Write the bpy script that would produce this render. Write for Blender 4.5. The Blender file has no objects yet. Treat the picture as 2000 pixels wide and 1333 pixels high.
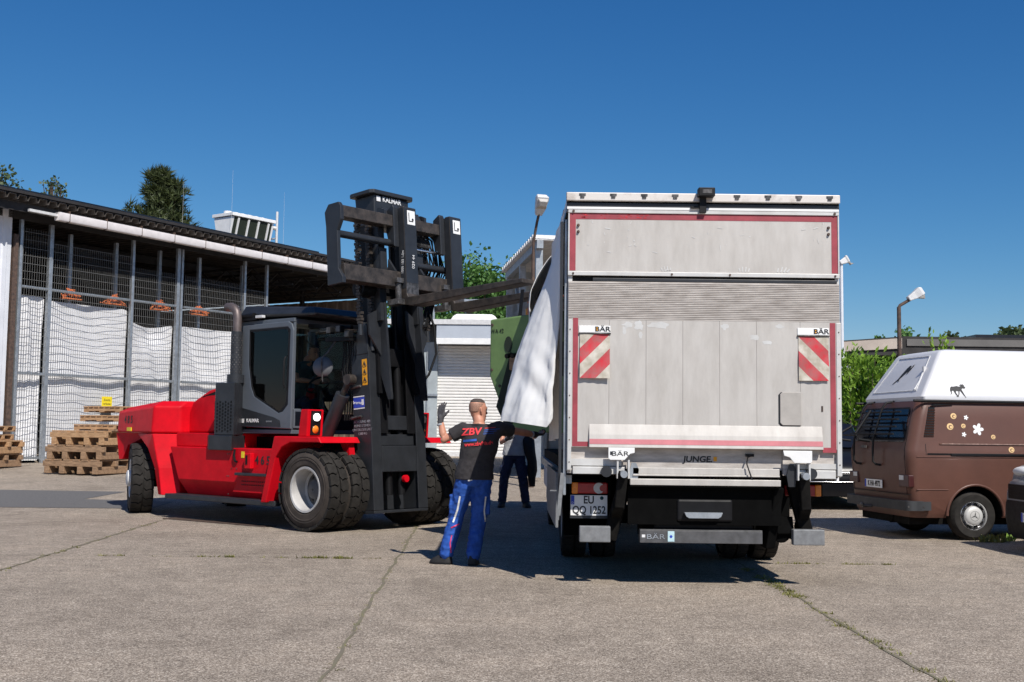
import bpy, bmesh, math, random
from math import sin, cos, pi, radians as R
from mathutils import Vector as V, Matrix
from mathutils.bvhtree import BVHTree
from mathutils import noise as mnoise
random.seed(7)
S = bpy.context.scene
COL = S.collection
# ---------------------------------------------------------------- camera
cd = bpy.data.cameras.new('camera'); cam = bpy.data.objects.new('camera', cd); COL.objects.link(cam)
cd.sensor_width = 36; cd.lens = 36*2272/2000; cd.clip_end = 2000
cam.matrix_world = Matrix.Translation((0, 0, 1.36)) @ Matrix.Rotation(R(94.49), 4, 'X') @ Matrix.Rotation(R(0.67), 4, 'Z')
S.camera = cam
# ---------------------------------------------------------------- sky and sun
EL, AZ = 48, 25            # sun height; degrees to the right of straight behind the camera
w = bpy.data.worlds.new('World'); S.world = w; w.use_nodes = True
nt = w.node_tree; bg = nt.nodes['Background']
sk = nt.nodes.new('ShaderNodeTexSky'); sk.sky_type = 'NISHITA'; sk.sun_disc = False
sk.sun_elevation = R(EL); sk.sun_rotation = R(180-AZ)
sk.air_density = 1.0; sk.dust_density = 0.0; sk.ozone_density = 10.0; sk.altitude = 0
spc = nt.nodes.new('ShaderNodeSeparateColor'); cmb = nt.nodes.new('ShaderNodeCombineColor'); nt.links.new(sk.outputs[0], spc.inputs[0])
for i, (k, p) in enumerate(((.375, 1.757), (.66, 1.20), (1.10, .90))):   # the deep blue of a polarised clear sky
    pw = nt.nodes.new('ShaderNodeMath'); pw.operation = 'POWER'; pw.inputs[1].default_value = p; nt.links.new(spc.outputs[i], pw.inputs[0])
    ml = nt.nodes.new('ShaderNodeMath'); ml.operation = 'MULTIPLY'; ml.inputs[1].default_value = k; nt.links.new(pw.outputs[0], ml.inputs[0]); nt.links.new(ml.outputs[0], cmb.inputs[i])
nt.links.new(cmb.outputs[0], bg.inputs[0]); bg.inputs[1].default_value = 0.088
ld = bpy.data.lights.new('sun', 'SUN'); ld.energy = 5.0; ld.angle = R(0.5); ld.color = (1, .95, .88)
sun = bpy.data.objects.new('sun', ld); COL.objects.link(sun)
sd = V((sin(R(AZ))*cos(R(EL)), -cos(R(AZ))*cos(R(EL)), sin(R(EL))))
sun.rotation_euler = sd.to_track_quat('Z', 'Y').to_euler(); sun.location = (8, -20, 25)
S.view_settings.view_transform = 'Standard'; S.view_settings.look = 'None'
S.view_settings.exposure = 0.12; S.view_settings.gamma = 1
S.cycles.max_bounces = 8; S.cycles.transparent_max_bounces = 16

# ---------------------------------------------------------------- materials
def mat(name, col, rough=.6, metal=0, var=0, vscale=8, bump=0, bscale=60, coat=0, col2=None, stretch=None, spec=.5, emit=0, detail=6, lo=.35, hi=.65):
    m = bpy.data.materials.new(name); m.use_nodes = True
    t = m.node_tree; b = t.nodes['Principled BSDF']
    c = (*col, 1)
    b.inputs['Base Color'].default_value = c
    b.inputs['Roughness'].default_value = rough; b.inputs['Metallic'].default_value = metal
    b.inputs['Coat Weight'].default_value = coat; b.inputs['Specular IOR Level'].default_value = spec
    if emit:
        b.inputs['Emission Color'].default_value = c; b.inputs['Emission Strength'].default_value = emit
    if var or bump or col2:
        tc = t.nodes.new('ShaderNodeTexCoord'); src = tc.outputs['Object']
        if stretch:
            mp = t.nodes.new('ShaderNodeMapping'); mp.inputs['Scale'].default_value = stretch
            t.links.new(src, mp.inputs[0]); src = mp.outputs[0]
    if var or col2:
        n = t.nodes.new('ShaderNodeTexNoise'); n.inputs['Scale'].default_value = vscale; n.inputs['Detail'].default_value = detail
        n.inputs['Roughness'].default_value = .65
        t.links.new(src, n.inputs[0])
        r = t.nodes.new('ShaderNodeValToRGB'); t.links.new(n.outputs[0], r.inputs[0])
        r.color_ramp.elements[0].position = lo; r.color_ramp.elements[1].position = hi
        a = col2 if col2 else tuple(x*(1-var) for x in col)
        d = col if col2 else tuple(min(1, x*(1+var)) for x in col)
        r.color_ramp.elements[0].color = (*a, 1); r.color_ramp.elements[1].color = (*d, 1)
        t.links.new(r.outputs[0], b.inputs['Base Color'])
        if rough < .95 and not metal > .9:
            mr = t.nodes.new('ShaderNodeMapRange'); mr.inputs['To Min'].default_value = min(1, rough*1.25); mr.inputs['To Max'].default_value = rough*.8
            t.links.new(n.outputs[0], mr.inputs[0]); t.links.new(mr.outputs[0], b.inputs['Roughness'])
    if bump:
        n2 = t.nodes.new('ShaderNodeTexNoise'); n2.inputs['Scale'].default_value = bscale; n2.inputs['Detail'].default_value = 4
        t.links.new(src, n2.inputs[0])
        bp = t.nodes.new('ShaderNodeBump'); bp.inputs['Strength'].default_value = bump; bp.inputs['Distance'].default_value = .02
        t.links.new(n2.outputs[0], bp.inputs['Height']); t.links.new(bp.outputs[0], b.inputs['Normal'])
    return m
def glass(name, tint, gloss=.08):
    m = bpy.data.materials.new(name); m.use_nodes = True; t = m.node_tree
    for n in list(t.nodes):
        if n.type == 'BSDF_PRINCIPLED': t.nodes.remove(n)
    tr = t.nodes.new('ShaderNodeBsdfTransparent'); tr.inputs[0].default_value = (*tint, 1)
    gl = t.nodes.new('ShaderNodeBsdfGlossy'); gl.inputs['Roughness'].default_value = .02
    fr = t.nodes.new('ShaderNodeFresnel'); fr.inputs[0].default_value = 1.45
    mx = t.nodes.new('ShaderNodeMixShader')
    t.links.new(fr.outputs[0], mx.inputs[0]); t.links.new(tr.outputs[0], mx.inputs[1]); t.links.new(gl.outputs[0], mx.inputs[2])
    t.links.new(mx.outputs[0], t.nodes['Material Output'].inputs[0])
    return m
M = {}
M['red'] = mat('red_paint', (.55, .004, .012), .42, spec=.14, coat=.0, var=.13, vscale=3.2, bump=.01, bscale=300)
M['fdark'] = mat('charcoal_paint', (.021, .023, .027), .42, var=.25, vscale=4, bump=.02, bscale=200)
M['fdark2'] = mat('black_paint', (.007, .007, .008), .5, var=.3, vscale=6, spec=.2)
M['cabgrey'] = mat('cab_grey_paint', (.10, .115, .135), .38, var=.08, vscale=3)
M['worn'] = mat('worn_steel', (.075, .060, .050), .5, metal=.2, col2=(.022, .019, .017), vscale=9, bump=.12, bscale=40)
M['wornlight'] = mat('scratched_steel', (.16, .15, .145), .45, metal=.5, col2=(.03, .03, .03), vscale=14, bump=.1, bscale=50)
M['tyre'] = mat('tyre_rubber', (.024, .022, .020), .85, spec=.2, var=.35, vscale=7, bump=.05, bscale=120)
M['tyreside'] = mat('tyre_sidewall', (.052, .043, .037), .8, spec=.2, var=.35, vscale=5, bump=.05, bscale=90)
M['rim'] = mat('pale_rim_paint', (.42, .41, .40), .5, var=.12, vscale=7)
M['chrome'] = mat('chrome', (.75, .75, .76), .22, metal=1)
M['steel'] = mat('galvanised_steel', (.34, .37, .40), .45, metal=.55, var=.22, vscale=9)
M['rusty'] = mat('rusty_steel', (.12, .075, .055), .75, col2=(.05, .035, .03), vscale=12, bump=.08)
M['pipe'] = mat('heated_exhaust_steel', (.13, .105, .10), .5, metal=.5, var=.3, vscale=6)
M['black'] = mat('black_plastic', (.010, .010, .011), .55, var=.2, vscale=20, spec=.25)
M['grime'] = mat('underbody_grime', (.008, .0075, .007), .9, var=.4, vscale=8, bump=.1, spec=.1)
M['white'] = mat('white_paint', (.78, .78, .77), .5, var=.06, vscale=4)
M['amber'] = mat('amber_lens', (.75, .22, .02), .25, var=.1, vscale=40)
M['redlens'] = mat('red_lens', (.35, .012, .015), .3, var=.15, vscale=40)
M['lamp'] = mat('lit_headlamp', (1, .98, .94), .2, emit=2.2)
M['mirror'] = mat('mirror_back_plastic', (.10, .105, .115), .5, var=.1)
M['yellow'] = mat('yellow_sign', (.80, .62, .02), .5, var=.08, vscale=20)
M['orange_st'] = mat('orange_sticker', (.75, .33, .01), .5, var=.05, vscale=30)
M['blue_st'] = mat('blue_sticker', (.03, .06, .42), .45, var=.05, vscale=30)
M['ink'] = mat('black_ink', (.015, .015, .016), .6, var=.1, vscale=50)
M['wink'] = mat('white_ink', (.7, .7, .7), .6, var=.1, vscale=50)
M['alu'] = mat('weathered_aluminium', (.56, .535, .50), .5, metal=.2, col2=(.405, .38, .35), vscale=2.4, stretch=(2.6, 2.6, .7), bump=.03, bscale=90, lo=.28, hi=.70, detail=10)
M['aluclean'] = mat('pale_aluminium', (.62, .62, .605), .48, metal=.2, col2=(.50, .49, .47), vscale=4, bump=.02, bscale=70)
M['aludirty'] = mat('grimy_aluminium', (.56, .52, .48), .6, metal=.1, col2=(.36, .325, .295), vscale=5, stretch=(1, 1, 5), bump=.05, bscale=120, detail=9)
M['alurail'] = mat('stained_white_rail', (.66, .62, .58), .5, metal=.1, col2=(.33, .28, .24), vscale=5, stretch=(1, 1, 1), detail=8, lo=.25, hi=.5)
M['tape'] = mat('dull_red_tape', (.30, .045, .06), .55, var=.2, vscale=5)
M['tapep'] = mat('faded_pink_tape', (.52, .17, .19), .55, var=.12, vscale=5)
M['flagr'] = mat('warning_flag_red', (.42, .02, .03), .6, var=.35, vscale=9)
M['flagw'] = mat('warning_flag_beige', (.42, .38, .31), .65, var=.22, vscale=14)
M['tarp'] = mat('white_tarpaulin', (.73, .73, .725), .45, col2=(.55, .545, .53), vscale=3, bump=.10, bscale=9, lo=.22, hi=.45, detail=8)
M['hem'] = mat('grey_hem_band', (.68, .68, .68), .5, var=.1, vscale=9)
M['sheet'] = mat('white_sheeting', (.80, .80, .81), .6, var=.05, vscale=2)
M['green'] = mat('green_machine_paint', (.155, .25, .085), .55, var=.12, vscale=5, col2=(.12, .20, .07))
M['dgreen'] = mat('dark_green_and_shade', (.012, .02, .011), .8, var=.2)
M['shirt'] = mat('charcoal_cotton', (.030, .027, .029), .95, var=.15, vscale=30, bump=.25, bscale=14)
M['trouser'] = mat('blue_work_cotton', (.012, .070, .33), .85, var=.25, vscale=12, bump=.3, bscale=16)
M['navy'] = mat('navy_cotton', (.012, .020, .055), .9, var=.2, vscale=14, bump=.2, bscale=16)
M['greyshirt'] = mat('pale_grey_cotton', (.33, .34, .36), .9, var=.12, vscale=14, bump=.2, bscale=14)
M['blackshirt'] = mat('black_cotton', (.012, .012, .013), .95, var=.2, vscale=14, bump=.2, bscale=14)
M['teal'] = mat('teal_work_shirt', (.02, .07, .085), .9, var=.2, vscale=14)
M['skin'] = mat('skin', (.50, .235, .155), .5, var=.10, vscale=14, spec=.4)
M['hair'] = mat('cropped_dark_hair', (.06, .045, .038), .85, var=.4, vscale=60, bump=.3, bscale=200)
M['glove'] = mat('grey_work_glove', (.055, .052, .055), .85, var=.3, vscale=40, bump=.1)
M['shoe'] = mat('black_work_shoe', (.016, .015, .015), .7, var=.3, vscale=30)
M['eye'] = mat('eye', (.05, .04, .035), .3, var=.1)
M['reflect'] = mat('pale_reflective_piping', (.72, .72, .70), .5, var=.05)
M['pink'] = mat('red_piping', (.55, .03, .12), .6, var=.05)
M['brown'] = mat('brown_van_paint', (.118, .054, .039), .40, var=.12, vscale=2.2, coat=.05, spec=.35, col2=(.095, .043, .031), bump=.015, bscale=3)
M['vwhite'] = mat('white_fibreglass', (.60, .60, .615), .4, var=.04, vscale=2, bump=.01, bscale=4)
M['dglass'] = mat('dark_window_glass', (.008, .010, .015), .08, var=.2, vscale=2, spec=.32)
M['cream'] = mat('cream_decal', (.68, .46, .22), .6, var=.05)
M['carblack'] = mat('black_car_paint', (.007, .007, .009), .32, coat=.08, spec=.25, var=.2, vscale=3)
M['silver'] = mat('silver_blue_paint', (.22, .28, .33), .28, metal=.4, coat=.4, var=.08, vscale=3)
M['wood'] = mat('pallet_wood', (.50, .31, .165), .8, col2=(.31, .175, .085), vscale=3, stretch=(2, 9, 9), bump=.12, bscale=30)
M['wood2'] = mat('grey_pallet_wood', (.36, .225, .13), .85, col2=(.19, .115, .065), vscale=3, stretch=(2, 9, 9), bump=.12, bscale=30)
M['darkroof'] = mat('dark_fascia', (.022, .020, .020), .7, var=.3, vscale=3)
M['deck'] = mat('grey_brown_roof_sheet', (.10, .087, .077), .6, metal=.2, var=.25, vscale=2)
M['panel'] = mat('solar_panel', (.012, .013, .018), .25, var=.2, vscale=6)
M['wallwhite'] = mat('white_wall_sheet', (.66, .68, .72), .45, var=.06, vscale=2)
M['brownwall'] = mat('brown_back_wall', (.16, .12, .09), .8, var=.3, vscale=2, stretch=(3, 3, .5))
M['gutter'] = mat('white_gutter', (.80, .76, .75), .4, var=.07, vscale=5)
M['onet'] = mat('orange_netting', (.68, .19, .06), .8, var=.3, vscale=10)
M['garage'] = mat('grey_garage_wall', (.40, .45, .48), .6, var=.1, vscale=2)
M['shutter'] = mat('white_roller_slats', (.76, .745, .72), .45, var=.05, vscale=3)
M['concrete_wall'] = mat('dark_render', (.055, .058, .062), .9, var=.2, vscale=2)
M['lampgrey'] = mat('lamp_housing', (.60, .60, .60), .5, var=.1, vscale=12)
M['lens'] = mat('lamp_lens', (.42, .40, .37), .35, var=.15, vscale=20)
M['bark'] = mat('bark', (.09, .065, .045), .9, var=.4, vscale=6, bump=.3)
M['wire'] = mat('dull_mesh_wire', (.15, .15, .145), .6, var=.1)
M['darkwall'] = mat('shade_dark_back_wall', (.012, .011, .010), .9, var=.3, vscale=2)  # darkened copy of the wall colour, standing in for the shed's inner shade
M['stubble'] = mat('shaved_stubble', (.30, .165, .115), .7, var=.2, vscale=70)
M['hatchgrey'] = mat('hatch_grey', (.40, .375, .345), .55, metal=.15, var=.1, vscale=5)
M['scuff'] = mat('scuffed_pale_edge', (.30, .20, .165), .7, var=.3, vscale=30)
M['gglass'] = glass('cab_glass', (.84, .90, .88))
M['vlens'] = mat('dark_red_lens', (.05, .012, .011), .3, var=.15, vscale=40)
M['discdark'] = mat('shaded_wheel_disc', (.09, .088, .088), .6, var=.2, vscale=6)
M['truckshade'] = mat('underbody_shade_black', (.004, .004, .004), .95, spec=.05, var=.2)  # near black puts the deep shade under the truck into the colour
M['navyplate'] = mat('plate_blue', (.01, .05, .42), .5, var=.05)
M['asphalt'] = mat('dark_asphalt_patch', (.11, .106, .103), .9, var=.25, vscale=40, bump=.2, bscale=120)
M['joint'] = mat('mossy_joint_dirt', (.155, .13, .10), .95, col2=(.17, .155, .09), vscale=5, bump=.3, bscale=60)
def leafmat(name, a, b):
    m = bpy.data.materials.new(name); m.use_nodes = True; t = m.node_tree; p = t.nodes['Principled BSDF']
    g = t.nodes.new('ShaderNodeObjectInfo'); n = t.nodes.new('ShaderNodeTexNoise'); n.inputs['Scale'].default_value = 3.5; n.inputs['Detail'].default_value = 5
    tc = t.nodes.new('ShaderNodeTexCoord'); t.links.new(tc.outputs['Object'], n.inputs[0])
    r = t.nodes.new('ShaderNodeValToRGB'); r.color_ramp.elements[0].color = (*a, 1); r.color_ramp.elements[1].color = (*b, 1)
    r.color_ramp.elements[0].position = .35; r.color_ramp.elements[1].position = .65
    t.links.new(n.outputs[0], r.inputs[0]); t.links.new(r.outputs[0], p.inputs['Base Color'])
    p.inputs['Roughness'].default_value = .6
    tl = t.nodes.new('ShaderNodeBsdfTranslucent'); t.links.new(r.outputs[0], tl.inputs[0])
    mx = t.nodes.new('ShaderNodeMixShader'); mx.inputs[0].default_value = .3
    t.links.new(p.outputs[0], mx.inputs[1]); t.links.new(tl.outputs[0], mx.inputs[2]); t.links.new(mx.outputs[0], t.nodes['Material Output'].inputs[0])
    return m
M['leafpine'] = leafmat('pine_needles', (.035, .05, .018), (.09, .115, .035))
M['leafgreen'] = leafmat('green_leaves', (.05, .12, .022), (.11, .24, .05))
M['leafhedge'] = leafmat('bright_hedge_leaves', (.12, .23, .018), (.25, .40, .045))
M['leafdull'] = leafmat('dull_leaves', (.05, .08, .03), (.10, .14, .05))
M['weed'] = leafmat('weed_leaves', (.15, .15, .035), (.27, .26, .07))

# ---------------------------------------------------------------- mesh helpers
class MB:
    def __init__(s, xf=None): s.v = []; s.f = []; s.m = []; s.cur = 0; s.xf = xf
    def add(s, vs, fs):
        o = len(s.v); s.v += [tuple(p) for p in vs]
        for f in fs: s.f.append([i+o for i in f]); s.m.append(s.cur)
        return s
    def mi(s, i): s.cur = i; return s
    def box(s, x0, x1, y0, y1, z0, z1):
        vs = [(x, y, z) for z in (z0, z1) for y in (y0, y1) for x in (x0, x1)]
        return s.add(vs, [(0, 2, 3, 1), (4, 5, 7, 6), (0, 1, 5, 4), (2, 6, 7, 3), (0, 4, 6, 2), (1, 3, 7, 5)])
    def beam(s, a, b, wx, wz, up=(0, 0, 1)):
        a = V(a); b = V(b); d = (b-a).normalized(); u = V(up)
        if abs(d.dot(u)) > .98: u = V((0, 1, 0))
        r = d.cross(u).normalized(); u = r.cross(d)
        vs = [p + r*i*wx/2 + u*j*wz/2 for p in (a, b) for i, j in ((-1, -1), (1, -1), (1, 1), (-1, 1))]
        return s.add(vs, [(0, 3, 2, 1), (4, 5, 6, 7), (0, 1, 5, 4), (1, 2, 6, 5), (2, 3, 7, 6), (3, 0, 4, 7)])
    def prism(s, poly, ax, a0, a1):
        n = len(poly)
        def P(p, a): return {'x': (a, p[0], p[1]), 'y': (p[0], a, p[1]), 'z': (p[0], p[1], a)}[ax]
        vs = [P(p, a0) for p in poly] + [P(p, a1) for p in poly]
        fs = [list(range(n)), list(range(2*n-1, n-1, -1))] + [((i+1) % n, i, i+n, (i+1) % n+n) for i in range(n)]
        return s.add(vs, fs)
    def cyl(s, a, b, r0, r1=None, n=16, cap=True):
        r1 = r0 if r1 is None else r1
        return s.tube([a, b], [r0, r1], n, cap)
    def tube(s, pts, r, n=8, cap=True):
        pts = [V(p) for p in pts]; k = len(pts); rs = r if isinstance(r, (list, tuple)) else [r]*k
        d0 = (pts[1]-pts[0]).normalized(); u = V((0, 0, 1)) if abs(d0.z) < .9 else V((1, 0, 0)); u = (u-d0*u.dot(d0)).normalized()
        vs = []
        for i, p in enumerate(pts):
            d = (pts[min(i+1, k-1)]-pts[max(i-1, 0)]).normalized(); u = (u-d*u.dot(d)).normalized(); w_ = d.cross(u)
            vs += [p+(u*cos(2*pi*j/n)+w_*sin(2*pi*j/n))*rs[i] for j in range(n)]
        fs = [(i*n+j, i*n+(j+1) % n, (i+1)*n+(j+1) % n, (i+1)*n+j) for i in range(k-1) for j in range(n)]
        if cap: fs += [list(range(n-1, -1, -1)), [(k-1)*n+j for j in range(n)]]
        return s.add(vs, fs)
    def lathe(s, prof, c, ax, n=32, closed=False):
        c = V(c); d = V(ax).normalized(); u = V((0, 0, 1)) if abs(d.z) < .9 else V((1, 0, 0)); u = (u-d*u.dot(d)).normalized(); w_ = d.cross(u)
        vs = [c+d*h+(u*cos(2*pi*j/n)+w_*sin(2*pi*j/n))*r for r, h in prof for j in range(n)]; k = len(prof)
        rng = k if closed else k-1
        fs = [(i*n+j, i*n+(j+1) % n, ((i+1) % k)*n+(j+1) % n, ((i+1) % k)*n+j) for i in range(rng) for j in range(n)]
        return s.add(vs, fs)
    def ball(s, c, r, n=12, m=8):
        r = (r, r, r) if not isinstance(r, (tuple, list)) else r
        vs = [(c[0]+r[0]*sin(pi*i/m)*cos(2*pi*j/n), c[1]+r[1]*sin(pi*i/m)*sin(2*pi*j/n), c[2]-r[2]*cos(pi*i/m)) for i in range(1, m) for j in range(n)]
        b = len(vs); vs += [(c[0], c[1], c[2]-r[2]), (c[0], c[1], c[2]+r[2])]
        fs = [(i*n+j, i*n+(j+1) % n, (i+1)*n+(j+1) % n, (i+1)*n+j) for i in range(m-2) for j in range(n)]
        fs += [((j+1) % n, j, b) for j in range(n)] + [((m-2)*n+j, (m-2)*n+(j+1) % n, b+1) for j in range(n)]
        return s.add(vs, fs)
    def loft(s, rings, cap=True, closed=True):
        n = len(rings[0]); k = len(rings); vs = [p for r in rings for p in r]
        e = n if closed else n-1
        fs = [(i*n+j, i*n+(j+1) % n, (i+1)*n+(j+1) % n, (i+1)*n+j) for i in range(k-1) for j in range(e)]
        if cap: fs += [list(range(n-1, -1, -1)), [(k-1)*n+j for j in range(n)]]
        return s.add(vs, fs)
    def quad(s, *p): return s.add(p, [tuple(range(len(p)))])
    def build(s, name, mats, parent=None, bevel=0, smooth=None, kind=None, seg=2):
        me = bpy.data.meshes.new(name)
        vs = [s.xf(*p) for p in s.v] if s.xf else s.v
        me.from_pydata([tuple(p) for p in vs], [], s.f)
        mats = mats if isinstance(mats, (list, tuple)) else [mats]
        for m in mats: me.materials.append(M[m] if isinstance(m, str) else m)
        if len(mats) > 1: me.polygons.foreach_set('material_index', s.m)
        me.update()
        bm = bmesh.new(); bm.from_mesh(me); bmesh.ops.recalc_face_normals(bm, faces=bm.faces); bm.to_mesh(me); bm.free()
        return obj(name, me, parent, bevel, smooth, kind, seg)
def obj(name, me, parent=None, bevel=0, smooth=None, kind=None, seg=2):
    o = bpy.data.objects.new(name, me); COL.objects.link(o)
    if parent: o.parent = parent
    if smooth is not None:
        for p in me.polygons: p.use_smooth = True
        me.set_sharp_from_angle(angle=R(smooth))
    if bevel:
        b = o.modifiers.new('bevel', 'BEVEL'); b.width = bevel; b.segments = seg; b.limit_method = 'ANGLE'; b.angle_limit = R(35)
    if kind: o['kind'] = kind
    return o
def thing(name, label, cat, loc=(0, 0, 0), rz=0, group=None):
    o = bpy.data.objects.new(name, None); COL.objects.link(o); o.empty_display_size = .2
    o.location = loc; o.rotation_euler = (0, 0, rz); return tag(o, label, cat, group)
def tag(o, label, cat, group=None):
    o['label'] = label; o['category'] = cat
    if group: o['group'] = group
    return o
def dup(o, parent=None, **k):
    c = o.copy(); COL.objects.link(c)
    if parent: c.parent = parent
    for ch in list(o.children): dup(ch, c)
    return c
def boolcut(o, cutter):
    md = o.modifiers.new('cut', 'BOOLEAN'); md.operation = 'DIFFERENCE'; md.object = cutter; md.solver = 'EXACT'
    bake(o); bpy.data.objects.remove(cutter)
def bake(o):
    dg = bpy.context.evaluated_depsgraph_get(); dg.update()
    me = bpy.data.meshes.new_from_object(o.evaluated_get(dg)); o.modifiers.clear(); o.data = me
def text(s, size, o, right, up, m, parent, name='lettering', ex=.0015, align='CENTER', bold=0, proj=None, sx=1):
    cu = bpy.data.curves.new('t', 'FONT'); cu.body = s; cu.size = size; cu.align_x = align; cu.align_y = 'CENTER'; cu.offset = bold; cu.extrude = ex if not proj else 0
    t = bpy.data.objects.new('t', cu); COL.objects.link(t)
    dg = bpy.context.evaluated_depsgraph_get(); dg.update()
    me = bpy.data.meshes.new_from_object(t.evaluated_get(dg)); bpy.data.objects.remove(t)
    r = V(right).normalized(); u = V(up).normalized(); n = r.cross(u); o = V(o)
    for v in me.vertices:
        p = o+r*v.co.x*sx+u*v.co.y+n*v.co.z
        if proj: p = proj(p)
        v.co = p
    me.materials.clear(); me.materials.append(M[m])
    return obj(name, me, parent)
def gz(Y): return min(max(0, .028*(Y-18)), .028*22)
# ---------------------------------------------------------------- ground
def ground():
    m = bpy.data.materials.new('washed_concrete'); m.use_nodes = True; t = m.node_tree; b = t.nodes['Principled BSDF']
    tc = t.nodes.new('ShaderNodeTexCoord')
    def noise(sc, det=4, rg=.6):
        n = t.nodes.new('ShaderNodeTexNoise'); n.inputs['Scale'].default_value = sc; n.inputs['Detail'].default_value = det; n.inputs['Roughness'].default_value = rg
        t.links.new(tc.outputs['Object'], n.inputs[0]); return n
    def ramp(src, stops):
        r = t.nodes.new('ShaderNodeValToRGB'); e = r.color_ramp.elements
        e[0].position, e[0].color = stops[0][0], (*stops[0][1], 1); e[1].position, e[1].color = stops[-1][0], (*stops[-1][1], 1)
        for p, c in stops[1:-1]:
            x = e.new(p); x.color = (*c, 1)
        t.links.new(src, r.inputs[0]); return r
    def mix(a, b_, mode, f):
        x = t.nodes.new('ShaderNodeMix'); x.data_type = 'RGBA'; x.blend_type = mode; x.inputs[0].default_value = f
        t.links.new(a, x.inputs[6]); t.links.new(b_, x.inputs[7]); return x.outputs[2]
    vo = t.nodes.new('ShaderNodeTexVoronoi'); vo.inputs['Scale'].default_value = 120; t.links.new(tc.outputs['Object'], vo.inputs[0])
    sep = t.nodes.new('ShaderNodeSeparateColor'); t.links.new(vo.outputs['Color'], sep.inputs[0])
    stone = ramp(sep.outputs[0], [(0, (.13, .108, .086)), (.35, (.25, .21, .168)), (.72, (.36, .305, .248)), (1, (.60, .53, .45))])
    fine = ramp(noise(260, 3).outputs[0], [(.3, (.62, .60, .58)), (.7, (1.25, 1.25, 1.25))])
    big = ramp(noise(.55, 7, .7).outputs[0], [(.3, (.74, .73, .72)), (.5, (.98, .98, .98)), (.72, (1.16, 1.14, 1.12))])
    mid = ramp(noise(4.5, 6, .7).outputs[0], [(.3, (.78, .77, .76)), (.7, (1.16, 1.16, 1.15))])
    spots = ramp(noise(1.7, 3).outputs[0], [(.66, (1, 1, 1)), (.76, (.62, .61, .61))])
    c = mix(stone.outputs[0], fine.outputs[0], 'MULTIPLY', 1); c = mix(c, big.outputs[0], 'MULTIPLY', 1); c = mix(c, mid.outputs[0], 'MULTIPLY', 1); c = mix(c, spots.outputs[0], 'MULTIPLY', .7)
    t.links.new(c, b.inputs['Base Color']); b.inputs['Roughness'].default_value = .85; b.inputs['Specular IOR Level'].default_value = .25
    bp = t.nodes.new('ShaderNodeBump'); bp.inputs['Strength'].default_value = .4; bp.inputs['Distance'].default_value = .006
    t.links.new(vo.outputs['Distance'], bp.inputs['Height']); t.links.new(bp.outputs[0], b.inputs['Normal'])
    ys = [-60, 0, 18, 40, 600]; zs = [gz(y) for y in ys]
    g = MB()
    for (y0, z0), (y1, z1) in zip(list(zip(ys, zs))[:-1], list(zip(ys, zs))[1:]):
        g.quad((-300, y0, z0), (300, y0, z0), (300, y1, z1), (-300, y1, z1))
    o = g.build('ground', m, kind='structure')
    # slab joints, slightly wandering strips 4 mm proud
    j = MB()
    def strip(a, b_, w_, n=60, z=.004, wob=.018):
        a = V((*a, 0)); b_ = V((*b_, 0)); d = (b_-a).normalized(); nn = V((-d.y, d.x, 0)); L = []
        for i in range(n+1):
            p = a.lerp(b_, i/n)+nn*random.uniform(-wob, wob); hw = w_*random.uniform(.45, 1)/2
            L.append((p-nn*hw, p+nn*hw))
        for (p, q), (r, s_) in zip(L[:-1], L[1:]):
            j.quad(*[(x.x, x.y, z+gz(x.y)) for x in (p, q, s_, r)])
    strip((-.93, 4), (-1.37, 18), .034); strip((-4.55, 6), (-5.19, 18), .04); strip((2.40, 4), (2.46, 18), .034)
    strip((-8.2, 8), (-8.9, 18), .05); strip((6.0, 4), (6.0, 14.4), .04)
    strip((-9, 12.25), (-1.2, 12.62), .014, 120, .008, .008); strip((-1.2, 12.6), (6, 12.5), .012, 100, .008, .008)
    strip((-9, 16.15), (-4.9, 16.4), .02, 60, .008, .01)
    j.build('slab_joints', 'joint', kind='structure')
    pz = lambda x, y: (x, y, gz(y)+.005)
    a = MB(); a.quad(*[pz(*p) for p in ((-16, 19.1), (-5.9, 19.3), (-5.9, 20.6), (-7.6, 20.9), (-7.4, 22.6), (-16, 23.0))])
    a.build('asphalt_patch', 'asphalt', kind='structure')
    # moss and grass tufts in the joints: uncountable ground cover
    q = MB()
    def tuft(x, y, s, n):
        for _ in range(n):
            a_ = random.uniform(0, 2*pi); l = s*random.uniform(.5, 1.2); px, py = x+random.gauss(0, s*.9), y+random.gauss(0, s*.5)
            h = l*random.uniform(.35, .9); dx, dy = cos(a_)*l*.6, sin(a_)*l*.6; wd = l*.16
            q.add([(px-sin(a_)*wd, py+cos(a_)*wd, 0), (px+sin(a_)*wd, py-cos(a_)*wd, 0), (px+dx, py+dy, h)], [(0, 1, 2)])
    for _ in range(75):
        y = random.uniform(5.2, 12); tuft(2.42+random.gauss(0, .03), y, random.uniform(.015, .04), random.randint(8, 22))
    for _ in range(26):
        y = random.uniform(9.8, 11.4); tuft(2.43+random.gauss(0, .03), y, random.uniform(.02, .038), 18)
    for _ in range(60):
        y = random.uniform(5, 17); tuft(-.93-.44*(y-4)/14+random.gauss(0, .02), y, random.uniform(.008, .022), 10)
    for _ in range(40):
        y = random.uniform(9, 17); tuft(-4.55-.64*(y-6)/12+random.gauss(0, .02), y, random.uniform(.01, .03), 12)
    for x, n, s in ((-3.05, 60, .05), (-3.2, 40, .04), (-1.95, 90, .055), (-2.05, 60, .05), (-1.8, 50, .05), (-2.55, 20, .04), (-4.2, 40, .04), (-1.4, 20, .03), (3.0, 60, .04), (3.2, 40, .04), (3.7, 60, .04), (4.1, 50, .04), (-3.7, 14, .03), (5.6, 30, .04)):
        for k in range(4): tuft(x+random.uniform(-.15, .15), 12.53, s*.8, n//3)
    q.build('joint_weeds', 'weed', kind='stuff')
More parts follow.
